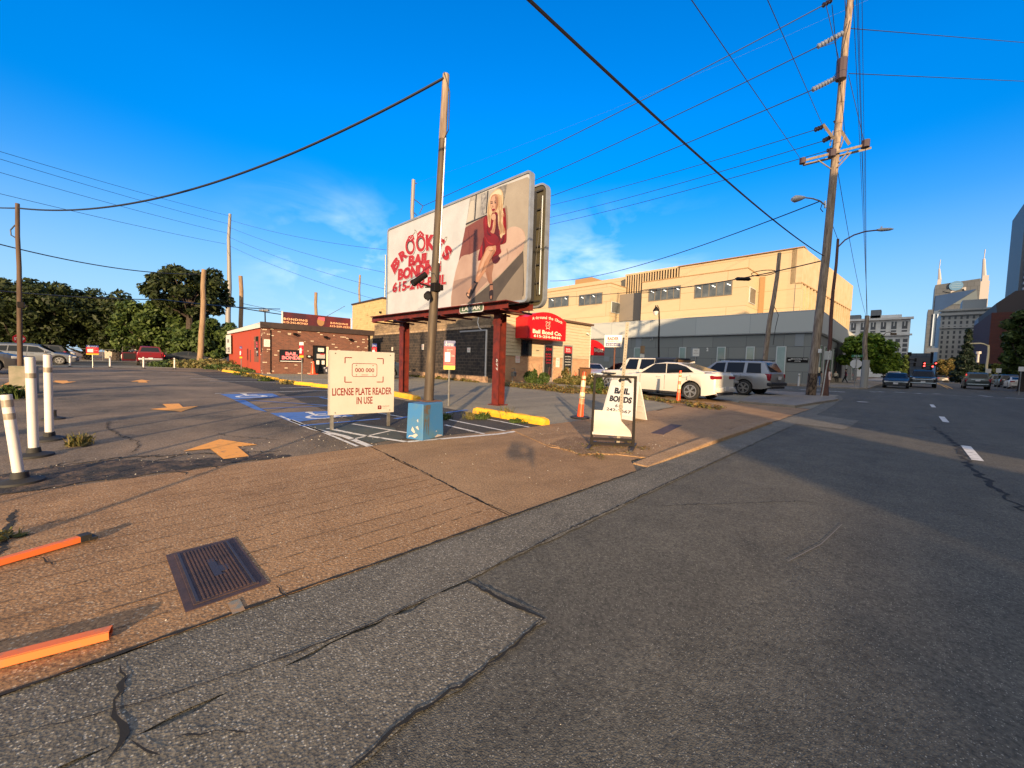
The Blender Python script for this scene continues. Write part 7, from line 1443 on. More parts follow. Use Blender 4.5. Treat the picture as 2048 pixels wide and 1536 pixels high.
# transmission conductors from the utility pole towards the left
def pxwire(a, da, b, db, r, label, sag=0.0, m=None): return wire(PD(a[0], a[1], da), PD(b[0], b[1], db), r, label, sag, m, 30)
pxwire((1644, 12), UD, (846, 412), 35, 0.024, 'conductor from the topmost insulator down to the pole behind the billboard', 0.3)
pxwire((1634, 94), UD, (900, 432), 40, 0.024, 'conductor from the upper glass insulator string, passing behind the billboard', 0.3)
pxwire((1624, 180), UD, (1000, 427), 40, 0.024, 'conductor from the lower glass insulator string, passing behind the billboard', 0.3)
pxwire((1629, 260), UD-.4, (1020, 428), 45, 0.018, 'thin pale wire from the small crossarm, highest of three', 0.3); pxwire((1646, 282), UD-.3, (1020, 452), 45, 0.018, 'thin pale wire from the small crossarm, middle of three', 0.3); pxwire((1653, 302), UD-.3, (1020, 465), 45, 0.018, 'thin pale wire from the small crossarm, lowest of three', 0.3)
pxwire((1780, -20), 30, (830, 367), 47, 0.006, 'very faint ground wire high above the conductors', 0.6)
# wires from the crossarm up past the camera
pxwire((1604, 322), UD, (1375, -12), 8.5, 0.010, 'thin wire from the left crossarm end up over the camera'); pxwire((1650, 262), UD-.4, (1530, -12), 10, 0.010, 'thin wire from the small crossarm up to the upper edge')
pxwire((1664, 10), 14, (1690, 268), UD, 0.012, 'thin wire hanging down beside the pole top')
# to the right
pxwire((1702, 57), UD, (2060, 86), 30, 0.018, 'upper faint wire leaving the pole to the right'); pxwire((1698, 147), UD, (2060, 163), 30, 0.018, 'lower faint wire leaving the pole to the right')
# bundle running down the street to the corner pole
for k, (x0_, x1_, lab) in enumerate(((1712, 1735, 'leftmost wire of the bundle running down the street'), (1719, 1735, 'second wire of the bundle running down the street'), (1722, 1734, 'middle wire of the bundle running down the street'), (1730, 1733, 'rightmost wire of the bundle running down the street'))):
    pxwire((x0_-6, -10), 13+k, (x1_, 633+k), 45, 0.010, lab)
pxwire((1697, 150), UD, (1730, 292), UD+0.3, 0.014, 'jumper wire dropping from the pole to the right crossarm end'); pxwire((1731, 296), UD, (1733, 628), 45, 0.012, 'wire from the right crossarm end to the far corner pole'); pxwire((1676, 345), UD, (1732, 632), 45, 0.014, 'cable from below the crossarm to the far corner pole', 0.5); pxwire((1664, 448), UD, (1676, 480), ld, 0.012, 'short lead between the utility pole and the brown street lamp')
pxwire((1641, 402), UD-.3, (1100, 562), 58, 0.03, 'long sagging cable from the lamp arm behind the billboard', 1.0)
# cable with splice cases to the left over the clinic
o = pxwire((1650, 520), UD, (1290, 582), 29.5, 0.03, 'bundled cable with splice cases crossing in front of the tan building', 0.25, BWIRE); pxwire((1290, 582), 29.5, (1000, 600), 36, 0.022, 'thin continuation of the bundled cable behind the billboard', 0.1, BWIRE)
for (x, y, w_, h_, lab) in ((1486, 558, 0.62, 0.16, 'black splice case hanging on the bundled cable'),):
    dd = UD+5; c_ = PD(x, y, dd); mb = MB(); mb.tube([c_-S_*0.4, c_+S_*0.4], 0.11, PBLACK, 8); mb.tube([c_-S_*0.5, c_-S_*0.4], 0.05, PBLACK, 6); mb.tube([c_+S_*0.4, c_+S_*0.5], 0.05, PBLACK, 6); o = mb.build('splice_case', None, True); tag(o, lab, 'splice case')
def loop(x, y, dd, lab, w_=0.75, h_=0.16):
    c_ = PD(x, y, dd); mb = MB(); pts = [c_+S_*w_*math.cos(k*0.4189)+Zv*(h_*math.sin(k*0.4189)+0.10*math.cos(k*0.4189)) for k in range(16)]; mb.tube(pts, 0.025, PBLACK, 5, False); o = mb.build('cable_loop'); tag(o, lab, 'cable loop')
loop(1527, 546, UD+4, 'flat black snowshoe cable loop right of the splice case'); loop(1296, 582, 29.5, 'flat black snowshoe cable loop at the left end of the cable', 0.7, 0.12)
# left side wires
A_ = PD(888, 156, 6.3); Bq = LPT+Vector((0, 0, -0.12)); wire(A_, Bq, 0.021, 'twisted black service cable sagging between the camera pole and the left lot pole', 0.72, BWIRE, 40)
wire(Bq, PD(-60, 408, 16.0), 0.02, 'service cable leaving the left lot pole out of the photo', 0.05, BWIRE)
pxwire((-10, 486), 22, (402, 548), dep_of(-45.5, 4.1), 0.035, 'dark cable from the left edge to the top of the pale wooden pole', 0.5, BWIRE)
pxwire((-10, 581), 25, (320, 599), 36, 0.04, 'black cable passing in front of the tree row', 0.15, BWIRE); pxwire((320, 599), 36, (560, 618), 60, 0.06, 'black cable behind the tall tree towards the brick office', 0.2, BWIRE); pxwire((460, 612), 45, (668, 640), 60, 0.06, 'thick dark cable ending behind the roof sign', 0.2, BWIRE)
for (y0_, x1_, y1_, y2_, lab) in ((315, 458, 448, 0, 'highest transmission wire at left'), (342, 458, 467, 0, 'second transmission wire at left'), (385, 452, 488, 0, 'third transmission wire at left'), (300, 460, 432, 0, 'faint shield wire at left')):
    pxwire((-10, y0_), 34, (x1_, y1_), dep_of(tallp.location.x, tallp.location.y), 0.022, lab+' reaching the tall steel pole', 0.2)
for (y0_, x1_, y1_, lab) in ((455, 770, 545, 'upper transmission wire between the tall steel pole and the billboard'), (475, 770, 578, 'middle transmission wire between the tall steel pole and the billboard'), (492, 770, 604, 'lower transmission wire between the tall steel pole and the yellow tower'), (440, 775, 500, 'faint shield wire between the tall steel pole and the billboard')):
    pxwire((460, y0_), dep_of(tallp.location.x, tallp.location.y), (x1_, y1_), 50, 0.022, lab, 0.6)
pxwire((485, 607), 52, (570, 625), 52, 0.03, 'service wire from the greenish pole to the roof sign'); pxwire((640, 640), 50, (690, 612), 50, 0.03, 'short wire rising to the yellow block tower')
# ------------------------------------------------------------------ vehicles
def carpaint(name, c, metal=0.0, rough=0.35): return mat('car_'+name, c, rough, metal, coat=0.12)
CP = dict(white=carpaint('white', (0.56, 0.53, 0.48)), silver=carpaint('silver', (0.34, 0.33, 0.32), 0.55), black=carpaint('black', (0.012, 0.012, 0.014)), red=carpaint('red', (0.12, 0.004, 0.008)), grey=carpaint('grey', (0.12, 0.115, 0.11), 0.5), bluegrey=carpaint('bluegrey', (0.04, 0.055, 0.075), 0.4), navy=carpaint('navy', (0.007, 0.009, 0.014), 0.0, 0.5), teal=carpaint('teal', (0.05, 0.065, 0.07), 0.3))
TRIM = mat('car_trim', (0.018, 0.018, 0.02), 0.55); TINT = mat('car_glass', (0.008, 0.010, 0.014), 0.06, spec=0.3); RIMM = mat('alloy_rim', (0.50, 0.49, 0.47), 0.3, 0.8); TAILR = mat('tail_lamp_red', (0.22, 0.008, 0.015), 0.2); TAILL = mat('tail_lamp_lit', (0.5, 0.02, 0.02), 0.3, emit=(1, 0.06, 0.04), es=3.0); HEADL = mat('head_lamp', (0.45, 0.45, 0.45), 0.12, 0.3); PLATE = mat('number_plate', (0.5, 0.5, 0.52), 0.5); HEADON = mat('head_lamp_lit', (0.8, 0.8, 0.7), 0.3, emit=(1, 0.9, 0.7), es=3.0)
def lerpf(tab, x):
    if x <= tab[0][0]: return tab[0][1]
    for (a, b), (c, d) in zip(tab, tab[1:]):
        if x <= c: return b+(d-b)*(x-a)/max(1e-6, c-a)
    return tab[-1][1]
KIND = dict(
 sedan=dict(L=4.88, W=1.84, fo=0.93, wb=3.05, wr=0.35, cl=0.20, sh=[(0, .55), (.04, .70), (.25, .80), (1.2, .95), (1.5, .99), (4.3, 1.06), (4.80, 1.08), (4.88, 1.0)], gh=[(1.45, .98), (2.20, 1.40), (2.75, 1.475), (3.25, 1.465), (4.45, 1.10)],
   win=[[(1.72, 1.00), (2.85, 1.04), (2.80, 1.40), (2.30, 1.37)], [(2.93, 1.04), (4.0, 1.10), (3.68, 1.30), (3.3, 1.39), (2.88, 1.40)]], tail='strip'),
 sedan2=dict(L=4.75, W=1.80, fo=0.92, wb=2.75, wr=0.33, cl=0.19, sh=[(0, .50), (.05, .64), (.3, .74), (1.15, .90), (1.4, .95), (4.2, 1.02), (4.7, 1.0), (4.75, .90)], gh=[(1.25, .93), (2.1, 1.38), (2.6, 1.44), (3.2, 1.42), (4.2, 1.03)],
   win=[[(1.55, .97), (2.62, 1.0), (2.6, 1.36), (2.15, 1.32)], [(2.70, 1.0), (3.7, 1.05), (3.35, 1.32), (2.68, 1.36)]], tail='block'),
 suv=dict(L=4.75, W=1.86, fo=0.85, wb=2.75, wr=0.38, cl=0.26, sh=[(0, .60), (.05, .85), (.3, .97), (1.2, 1.06), (4.4, 1.12), (4.7, 1.08), (4.75, .9)], gh=[(1.1, 1.05), (1.85, 1.66), (2.3, 1.74), (4.1, 1.72), (4.4, 1.62), (4.68, 1.10)],
   win=[[(1.5, 1.10), (2.5, 1.12), (2.48, 1.60), (1.98, 1.56)], [(2.6, 1.12), (3.5, 1.13), (3.45, 1.61), (2.58, 1.61)], [(3.6, 1.14), (4.35, 1.16), (4.18, 1.56), (3.56, 1.60)]], tail='tall'),
 cherokee=dict(L=4.62, W=1.84, fo=0.78, wb=2.69, wr=0.37, cl=0.34, sh=[(0, .62), (.05, .92), (.3, 1.0), (1.25, 1.08), (4.4, 1.12), (4.58, 1.10), (4.62, .9)], gh=[(1.2, 1.07), (1.85, 1.62), (2.2, 1.70), (4.05, 1.70), (4.25, 1.66), (4.56, 1.10)],
   win=[[(1.52, 1.12), (2.42, 1.13), (2.42, 1.58), (1.98, 1.56)], [(2.56, 1.13), (3.36, 1.14), (3.36, 1.59), (2.56, 1.59)], [(3.54, 1.14), (4.18, 1.14), (4.10, 1.57), (3.54, 1.58)]], tail='tall'),
 wagon=dict(L=4.80, W=1.82, fo=0.93, wb=2.67, wr=0.34, cl=0.22, sh=[(0, .52), (.05, .70), (.3, .82), (1.2, .96), (4.5, 1.06), (4.75, 1.0), (4.8, .85)], gh=[(1.2, .96), (2.05, 1.50), (2.6, 1.58), (4.2, 1.54), (4.35, 1.50), (4.72, 1.04)],
   win=[[(1.6, 1.0), (2.6, 1.02), (2.58, 1.44), (2.12, 1.40)], [(2.68, 1.02), (3.6, 1.04), (3.55, 1.45), (2.66, 1.45)], [(3.68, 1.05), (4.4, 1.10), (4.15, 1.42), (3.63, 1.44)]], tail='tall'),
 jeep=dict(L=4.6, W=1.85, fo=0.62, wb=2.95, wr=0.42, cl=0.42, sh=[(0, .70), (.04, 1.12), (1.2, 1.18), (4.4, 1.22), (4.6, 1.2)], gh=[(1.25, 1.18), (1.62, 1.80), (1.75, 1.86), (4.4, 1.84), (4.52, 1.22)],
   win=[[(1.62, 1.26), (2.35, 1.26), (2.35, 1.74), (1.80, 1.74)], [(2.55, 1.26), (3.30, 1.26), (3.30, 1.74), (2.55, 1.74)], [(3.45, 1.26), (4.38, 1.26), (4.34, 1.76), (3.45, 1.76)]], tail='block'),
 pickup=dict(L=5.6, W=1.98, fo=0.95, wb=3.45, wr=0.39, cl=0.36, sh=[(0, .66), (.05, .98), (.3, 1.05), (1.4, 1.14), (3.55, 1.18), (3.56, 1.26), (5.55, 1.27), (5.6, 1.2)], gh=[(1.35, 1.13), (2.0, 1.72), (2.3, 1.84), (3.1, 1.84), (3.3, 1.78), (3.5, 1.18)],
   win=[[(1.7, 1.20), (2.6, 1.20), (2.58, 1.70), (2.1, 1.68)], [(2.68, 1.20), (3.25, 1.20), (3.15, 1.70), (2.66, 1.70)]], tail='pickup'),
)
def make_car(name, label, kind, paint, loc, heading, group=None, full=True, tail_lit=False, cat='car', roofm=None, head_lit=False, bump_m=None):
    K = KIND[kind]; L, Wd, fo, wb, wr, cl = (K[k] for k in ('L', 'W', 'fo', 'wb', 'wr', 'cl')); hw = Wd/2
    t = thing(name, label, cat, (loc[0], loc[1], loc[2] if len(loc) > 2 else 0), heading, group)
    X = lambda s: L/2-s
    ax = (fo, fo+wb); ra = wr+0.065
    def plan(s):
        f = 1.0
        if s < 0.9: f -= 0.20*((0.9-s)/0.9)**2.2
        if s > L-0.7: f -= 0.13*((s-(L-0.7))/0.7)**2.2
        return f*hw
    def bot(s):
        b = cl
        if s < 0.3: b = cl+0.06*(0.3-s)/0.3
        if s > L-0.35: b = cl+0.10*(s-L+0.35)/0.35
        for a in ax:
            if abs(s-a) < ra: b = max(b, wr+math.sqrt(ra*ra-(s-a)**2))
        return b
    st = sorted(set([round(i*L/44, 3) for i in range(45)]+[0.02, 0.05, 0.12, L-0.02, L-0.06]+[round(a+ra*math.sin(R(k)), 3) for a in ax for k in range(-90, 91, 15)]+[round(a+sgn*(ra+0.004), 3) for a in ax for sgn in (-1, 1)]+[q[0] for q in K['sh']]))
    vs = []; fs = []; n = 14
    for s in st:
        S, w, b = lerpf(K['sh'], s), plan(s), bot(s); x = X(s); e = 0.0
        if s < 0.05: e = (0.05-s)/0.05
        if s > L-0.05: e = (s-L+0.05)/0.05
        w2 = w-0.03*e; b = min(b, S-0.1)
        half = [(w2*0.97, b), (w2, b+(S-b)*0.30), (w2*1.0, b+(S-b)*0.62), (w2*0.985, S-0.09), (w2*0.945, S-0.025), (w2*0.80, S+0.005-0.02*e), (w2*0.35, S+0.025-0.04*e)]
        vs += [(x, y, z) for y, z in half]+[(x, -y, z) for y, z in half[::-1]]
    N = len(st)
    for i in range(N-1):
        for j in range(n-1): fs.append((i*n+j, (i+1)*n+j, (i+1)*n+j+1, i*n+j+1))
    fs.append(tuple(range(n))); fs.append(tuple((N-1)*n+k for k in range(n-1, -1, -1)))
    mb = MB(); 
    if kind == 'pickup':
        # open bed: body stops at the cab rear on top; walls and tailgate are separate
        pass
    mb.add(vs, fs, paint); body = mb.build('body', t, True, 32)
    # greenhouse
    gh = K['gh']; wbelt = hw*0.90; TH = 0.27
    def ghz(s): return lerpf(gh, s)
    def belt(s): return lerpf(K['sh'], s)-0.015
    def side_y(s, z): return wbelt-max(0, z-belt(s))*TH-(0.02 if kind not in ('jeep',) else 0)
    gs = sorted(set([g[0] for g in gh]+[gh[0][0]+(gh[-1][0]-gh[0][0])*k/22 for k in range(23)])); vs = []; fs = []; m_ = 8
    for s in gs:
        z = ghz(s); b = belt(s)-0.03; yt = side_y(s, z)
        half = [(wbelt-0.02, b), (side_y(s, b+(z-b)*0.5), b+(z-b)*0.5), (yt+0.0, z-0.05*min(1, (z-b))), (yt-0.10, z+0.0)]
        vs += [(X(s), y, zz) for y, zz in half]+[(X(s), -y, zz) for y, zz in half[::-1]]
    for i in range(len(gs)-1):
        for j in range(m_-1): fs.append((i*m_+j, (i+1)*m_+j, (i+1)*m_+j+1, i*m_+j+1))
    mb = MB(); mb.add(vs, fs, paint); 
    if roofm:
        for i, f in enumerate(mb.f):
            c = sum((Vector(mb.v[k]) for k in f), Vector())/4
            if (c.z > gh[2][1]-0.06) or (kind == 'jeep' and (X(0)-c.x) > 3.38): mb.mi[i] = mb._m(roofm)
    mb.build('cabin', t, True, 40)
    # side windows (with frames)
    for sgn in (1, -1):
        for wpoly in K['win']:
            mb = MB(); mb.add([(X(s), sgn*(side_y(s, z)+0.007), z) for s, z in (wpoly if sgn > 0 else wpoly[::-1])], [tuple(range(len(wpoly)))], TINT)
            if full:
                cx_ = sum(q[0] for q in wpoly)/len(wpoly); cz_ = sum(q[1] for q in wpoly)/len(wpoly)
                o_ = [(s+(s-cx_)*0.05, z+(z-cz_)*0.12) for s, z in wpoly]
                mb.add([(X(s), sgn*(side_y(s, z)+0.003), z) for s, z in (o_ if sgn > 0 else o_[::-1])], [tuple(range(len(o_)))], TRIM)
            mb.build('side_window', t)
    def cross(s0, s1, nm, inset, off):
        z0, z1 = ghz(s0), ghz(s1); ss = [s0+(s1-s0)*k/4 for k in range(5)]; vs = []; fs = []
        nrm = Vector((-(z1-z0), 0, -(s1-s0))); nrm = Vector((abs(z1-z0)*(1 if s0 < L/2 else -1), 0, abs(s1-s0))).normalized()*off
        for s in ss:
            z = ghz(s); y = side_y(s, z)-inset
            for yy in (-y, -y*0.5, 0, y*0.5, y): vs.append((X(s)+nrm.x, yy, z+nrm.z+0.0))
        for i in range(4):
            for j in range(4): fs.append((i*5+j, i*5+j+1, (i+1)*5+j+1, (i+1)*5+j))
        mb = MB(); mb.add(vs, fs, TINT); mb.build(nm, t, True)
    d0 = gh[1][0]-gh[0][0]; cross(gh[0][0]+0.10*d0, gh[0][0]+0.93*d0, 'windscreen', 0.12, 0.012)
    a_, b_ = gh[-2][0], gh[-1][0]
    cross(a_+0.10*(b_-a_), a_+0.86*(b_-a_), 'rear_window', 0.14, 0.014)
    # underbody
    mb = MB(); mb.box((0, 0, (cl+0.62)/2+0.03), (L-0.5, Wd*0.72, 0.62-cl), TRIM); mb.build('underbody', t)
    if full:
        for sgn in (1, -1): mb = MB(); mb.box((X(fo+wb/2), sgn*(hw*0.965), cl+0.045), (wb-2*ra-0.06, 0.05, 0.09), TRIM); mb.build('sill', t)
        for sgn in (1, -1):
            mb = MB()
            for s in ([K['win'][0][0][0]+0.02, (K['win'][0][1][0]+K['win'][1][0][0])/2, K['win'][1][1][0]-0.05]): mb.box((X(s), sgn*(hw*1.0), (cl+belt(s))/2+0.05), (0.008, 0.006, belt(s)-cl-0.22), TRIM)
            mb.build('door_gap', t)
        for sgn in (1, -1):
            for s in (K['win'][0][1][0]-0.22, K['win'][1][1][0]-0.28):
                mb = MB(); mb.bbox((X(s), sgn*(hw*1.005), belt(s)-0.13), (0.20, 0.035, 0.035), paint, 0.01); mb.build('door_handle', t)
    # mirrors
    for sgn in (1, -1):
        mb = MB(); s = K['win'][0][0][0]+0.06; mb.bbox((X(s), sgn*(hw+0.07), belt(s)+0.09), (0.10, 0.20, 0.14), (TRIM if kind in ('jeep',) else paint), 0.03); mb.build('mirror', t)
    # wheels
    first = {}
    for s in ax:
        for sgn in (1, -1):
            key = sgn
            if key not in first:
                w_ = Vector((0, 0, 0)); mb = MB(); Mx = Matrix.Rotation(R(90), 4, 'X'); tw = 0.22
                mb.lathe([(wr*0.70, -tw/2), (wr*0.93, -tw/2), (wr, -tw*0.36), (wr, tw*0.36), (wr*0.93, tw/2), (wr*0.70, tw/2)], RUBBER, 28, Mx); ty = mb.build('wheel', t, True)
                mb = MB(); r_ = wr*0.68; yo = sgn*(tw*0.5-0.004)
                mb.lathe([(r_*0.90, -0.02), (r_*1.04, -0.02), (r_*1.04, 0.02), (r_*0.90, 0.02)], RIMM, 24, Matrix.Translation((0, yo, 0)) @ Mx, False)
                for k in range(5 if full else 5):
                    a = k*2*math.pi/5+0.3
                    for da in (-0.16, 0.16): mb.box((0, 0, 0), (r_*0.95, 0.03, r_*0.13), RIMM, M=Matrix.Translation((0, yo, 0)) @ Matrix.Rotation(a+da, 4, 'Y') @ Matrix.Translation((r_*0.5, 0, 0)))
                mb.lathe([(r_*0.22, -0.025), (r_*0.22, 0.025)], RIMM, 12, Matrix.Translation((0, yo, 0)) @ Mx)
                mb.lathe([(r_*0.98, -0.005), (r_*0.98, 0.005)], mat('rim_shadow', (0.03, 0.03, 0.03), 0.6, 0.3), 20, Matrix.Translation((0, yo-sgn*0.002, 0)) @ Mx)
                mb.build('rim', ty, True); first[key] = ty; o = ty
            else: o = copy_tree(first[key], parent=t)
            o.location = (X(s), sgn*(hw-0.125), wr)
    # lamps, bumpers, plates
    zf = lerpf(K['sh'], 0.08)
    for sgn in (1, -1):
        mb = MB(); mb.bbox((X(0.13), sgn*hw*0.68, zf-0.07), (0.22, 0.36, 0.13), HEADON if head_lit else HEADL, 0.03, rz=-sgn*0.25); mb.build('headlight', t, True)
    mb = MB(); mb.box((X(0.015), 0, zf-0.16), (0.05, hw*0.95, 0.16), TRIM); mb.box((X(0.02), 0, cl+0.16), (0.06, hw*1.2, 0.14), TRIM); mb.build('grille', t)
    mb = MB(); mb.box((X(-0.012), 0, cl+0.27), (0.012, 0.32, 0.16), PLATE); mb.build('number_plate', t)
    zr = lerpf(K['sh'], L-0.1); tl = TAILL if tail_lit else TAILR; tk = K['tail']
    for sgn in (1, -1):
        mb = MB()
        if tk == 'strip': mb.prism([(X(L-0.46), zr-0.19), (X(L-0.10), zr-0.235), (X(L+0.01), zr-0.22), (X(L+0.015), zr-0.11), (X(L-0.14), zr-0.09)], sgn*hw*0.35, sgn*(hw*0.925), tl)
        elif tk == 'tall': mb.bbox((X(L-0.13), sgn*hw*0.83, zr-0.18), (0.25, 0.16, 0.34), tl, 0.03)
        elif tk == 'pickup': mb.bbox((X(L-0.10), sgn*hw*0.84, zr-0.20), (0.22, 0.14, 0.38), tl, 0.03)
        else: mb.bbox((X(L-0.12), sgn*hw*0.72, zr-0.14), (0.26, 0.36, 0.17), tl, 0.04)
        mb.build('taillight', t, True)
    bm_ = bump_m or paint
    mb = MB(); mb.bbox((X(L-0.01), 0, cl+0.24), (0.16, Wd*0.84, 0.2), bm_, 0.05); mb.box((X(L+0.0), 0, cl+0.09), (0.12, Wd*0.7, 0.1), TRIM); mb.build('rear_bumper', t, True)
    mb = MB(); mb.box((X(L+0.09), 0, cl+0.30 if tk != 'tall' else 0.9), (0.02, 0.32, 0.16), PLATE); mb.build('number_plate', t)
    return t
def heading_toward(v): return math.atan2(v.y, v.x)
def place(kind, wheel_ground, h, near_side=1, axle='rear'):
    """centre of the car from the ground contact of its rear (or front) wheel on the side nearest the camera (near_side +1 = left)"""
    K = KIND[kind]; d = Vector((math.cos(h), math.sin(h), 0)); l = Vector((-d.y, d.x, 0)); s = K['fo']+(K['wb'] if axle == 'rear' else 0)
    return Vector(wheel_ground) - d*(K['L']/2-s) - l*near_side*(K['W']/2-0.05)
# white sedan with its tail towards the street
h = R(174); P = place('sedan', G(1380, 800), h); t = make_car('parked_sedan', 'white four door sedan parked tail towards the street behind the orange channelizer', 'sedan', CP['white'], P, h, 'cars parked beside the siding house')
K = KIND['sedan']; mb = MB(); X_ = K['L']/2
for y in (0.55, 0.70): mb.tube([(-X_+0.02, -y*0+y, 0.26), (-X_-0.07, y, 0.26)], 0.035, CHROME, 10)
mb.build('exhaust_tip', t); mb = MB(); mb.bbox((-X_+0.16, 0, 1.11), (0.18, 1.3, 0.03), CP['white'], 0.012); mb.build('boot_spoiler', t); mb = MB(); mb.prism([(-1.0, 1.475), (-1.22, 1.46), (-1.20, 1.53)], -0.02, 0.02, CP['white']); mb.build('roof_aerial', t)
mb = MB(); mb.box((-X_+0.95, 0.952, 0.86), (0.16, 0.006, 0.16), mat('seam_grey', (0.45, 0.42, 0.37), 0.5)); mb.box((-X_+0.95, 0.953, 0.86), (0.145, 0.006, 0.145), CP['white']); mb.build('fuel_flap', t)
# silver utility
h = R(170); P = place('cherokee', G(1486, 790), h); t = make_car('parked_suv', 'silver boxy utility vehicle with roof rack parked beyond the white sedan', 'cherokee', CP['silver'], P, h, 'cars parked beside the siding house', cat='suv')
X_ = KIND['cherokee']['L']/2; mb = MB()
for y in (-0.6, 0.6):
    mb.tube([(-1.9, y, 1.76), (0.3, y, 1.76)], 0.018, TRIM, 6)
    for x in (-1.8, -0.8, 0.2): mb.tube([(x, y, 1.69), (x, y, 1.76)], 0.018, TRIM, 5)
for x in (-1.5, -0.2): mb.tube([(x, -0.6, 1.77), (x, 0.6, 1.77)], 0.015, TRIM, 5)
mb.build('roof_rack', t); mb = MB(); mb.bbox((-X_+0.02, 0, 0.60), (0.22, 1.75, 0.16), TRIM, 0.04); mb.build('bumper_cover', t, True)
mb = MB(); mb.bbox((-0.1, 0.945, 0.62), (1.7, 0.03, 0.12), CP['silver'], 0.012); mb.bbox((-0.1, -0.945, 0.62), (1.7, 0.03, 0.12), CP['silver'], 0.012); mb.build('side_cladding', t)
# white off-road car
h = R(171); P = Vector((-9.7, 19.3, -0.12))
t = make_car('off_road_car', 'white off road car with black hard top behind the white sedan', 'jeep', CP['white'], P, h, 'cars parked beside the siding house', roofm=TRIM)
X_ = KIND['jeep']['L']/2; mb = MB(); mb.lathe([(0.1, -0.11), (0.36, -0.11), (0.40, -0.06), (0.40, 0.06), (0.36, 0.11), (0.1, 0.11)], RUBBER, 20, Matrix.Translation((-X_-0.14, 0, 1.05)) @ Matrix.Rotation(R(90), 4, 'Y')); mb.build('spare_wheel', t, True)
mb = MB(); mb.box((-X_+0.02, 0, 1.5), (0.03, 1.4, 0.5), mat('brown_reflecting_glass', (0.12, 0.075, 0.04), 0.15)); mb.build('rear_glass', t)
mb = MB(); mb.box((X_-0.65, 0.9, 0.98), (0.95, 0.32, 0.06), TRIM); mb.box((X_-0.65, -0.9, 0.98), (0.95, 0.32, 0.06), TRIM); mb.box((-X_+1.0, 0.9, 0.98), (1.0, 0.3, 0.06), TRIM); mb.build('fender_flare', t)
# silver car nose and dark car near the siding house
c = ray(1212, 745); c = Vector((c.x, c.y, 0)).normalized()*31.5; make_car('parked_car', 'pale blue silver car whose nose shows right of the brown bin', 'sedan2', carpaint('palesilver', (0.40, 0.44, 0.50), 0.4), c+Vector((-2.0, 1.0, 0)), R(-40), 'cars parked beside the siding house', False)
c = ray(1248, 745); c = Vector((c.x, c.y, 0)).normalized()*34; make_car('parked_car', 'dark hatchback partly hidden behind the rusty pole of the white box sign', 'wagon', CP['black'], c, R(165), 'cars parked beside the siding house', False)
# grey car by the brick office: front left part shows left of the plate sign
h = R(248); c = ray(676, 757); c = Vector((c.x, c.y, 0)).normalized()*25.5; K = KIND['sedan2']
P = place('sedan2', Vector(G(657, 756)), R(-82), -1, 'front'); P = Vector((-24.3, 10.6, 0)); make_car('parked_car', 'blue grey car nosing out from behind the cream sign at the brick office', 'sedan2', CP['bluegrey'], P, R(-97), 'cars by the brick office')
# red pickup with its door open
h = R(180); P = Vector((-50.0-2.8+0.25, 0.95, 0)); t = make_car('pickup_truck', 'dark red pickup truck seen from behind with its driver door wide open', 'pickup', CP['red'], P, h, 'vehicles at the far end of the lot', cat='pickup truck', bump_m=mat('bright_bumper', (0.42, 0.42, 0.42), 0.35, 0.5))
X_ = 2.8; mb = MB(); mb.bbox((0.55, -0.99, 0.95), (0.06, 0.0, 0.0) if False else (0.9, 0.08, 0.9), CP['red'], 0.03) if False else None
mb = MB(); hx = 1.05
mb.M = Matrix.Translation((hx, 0.99, 0)) @ Matrix.Rotation(R(-72), 4, 'Z') @ Matrix.Translation((-0.5, 0.03, 0))
mb.bbox((0, 0, 0.78), (1.05, 0.09, 0.80), CP['red'], 0.03); mb.box((0, 0.0, 1.2), (1.0, 0.05, 0.05), TRIM); mb.tube([(-0.5, 0, 1.2), (-0.45, 0, 1.68), (0.2, 0, 1.7), (0.5, 0, 1.2)], 0.03, TRIM, 5); mb.box((0, -0.05, 0.8), (0.9, 0.03, 0.6), TRIM); mb.box((0, 0.05, 0.8), (0.9, 0.03, 0.6), TRIM); dd_ = mb.build('open_door', t, True)
mb = MB(); mb.box((-X_-0.06, 0, 0.99), (0.02, 1.5, 0.42), mat('car_red_dark', (0.15, 0.005, 0.01), 0.35)); mb.box((-X_-0.07, 0, 1.08), (0.02, 0.12, 0.05), CHROME); mb.build('tailgate', t)
mb = MB(); mb.box((-1.8, 0, 1.285), (1.7, 1.55, 0.02), TRIM); mb.build('bed_opening', t)
# black sedan beyond
c = ray(372, 725); c = Vector((c.x, c.y, 0)).normalized()*54; make_car('parked_sedan', 'black sedan right of the red pickup half hidden behind the pale wooden pole', 'sedan', CP['navy'], c+Vector((0.5, 0.6, 0)), R(84), 'vehicles at the far end of the lot', True, True)
# left group of parked cars, noses to the right
h = R(87)
P = place('wagon', G(119, 729), h, -1, 'front'); make_car('parked_wagon', 'silver station wagon with its nose behind the small white delineator', 'wagon', carpaint('silverblue', (0.17, 0.18, 0.195), 0.5), P, h, 'cars parked along the far street')
P = place('sedan2', Vector((-39.5, -5.9, 0)), h, -1, 'front'); make_car('parked_sedan', 'brownish grey sedan behind the slim brown lot pole', 'sedan2', carpaint('taupe', (0.15, 0.13, 0.115), 0.5), P, h, 'cars parked along the far street')
P = Vector((-30.4, -6.55, 0)); make_car('parked_suv', 'dark grey utility vehicle cut off by the left edge of the photo', 'suv', CP['grey'], P, R(97), 'cars parked along the far street', cat='suv')
P = Vector((-56.5, -6.9, 0)); make_car('parked_suv', 'dark blue wagon roof seen over the silver station wagon', 'suv', CP['bluegrey'], P, R(85), 'cars parked along the far street', True, cat='suv')
P = Vector((-58.5, -10.6, 0)); make_car('parked_suv', 'pale utility vehicle farther back behind the silver station wagon', 'suv', CP['silver'], P, R(85), 'cars parked along the far street', False, cat='suv')
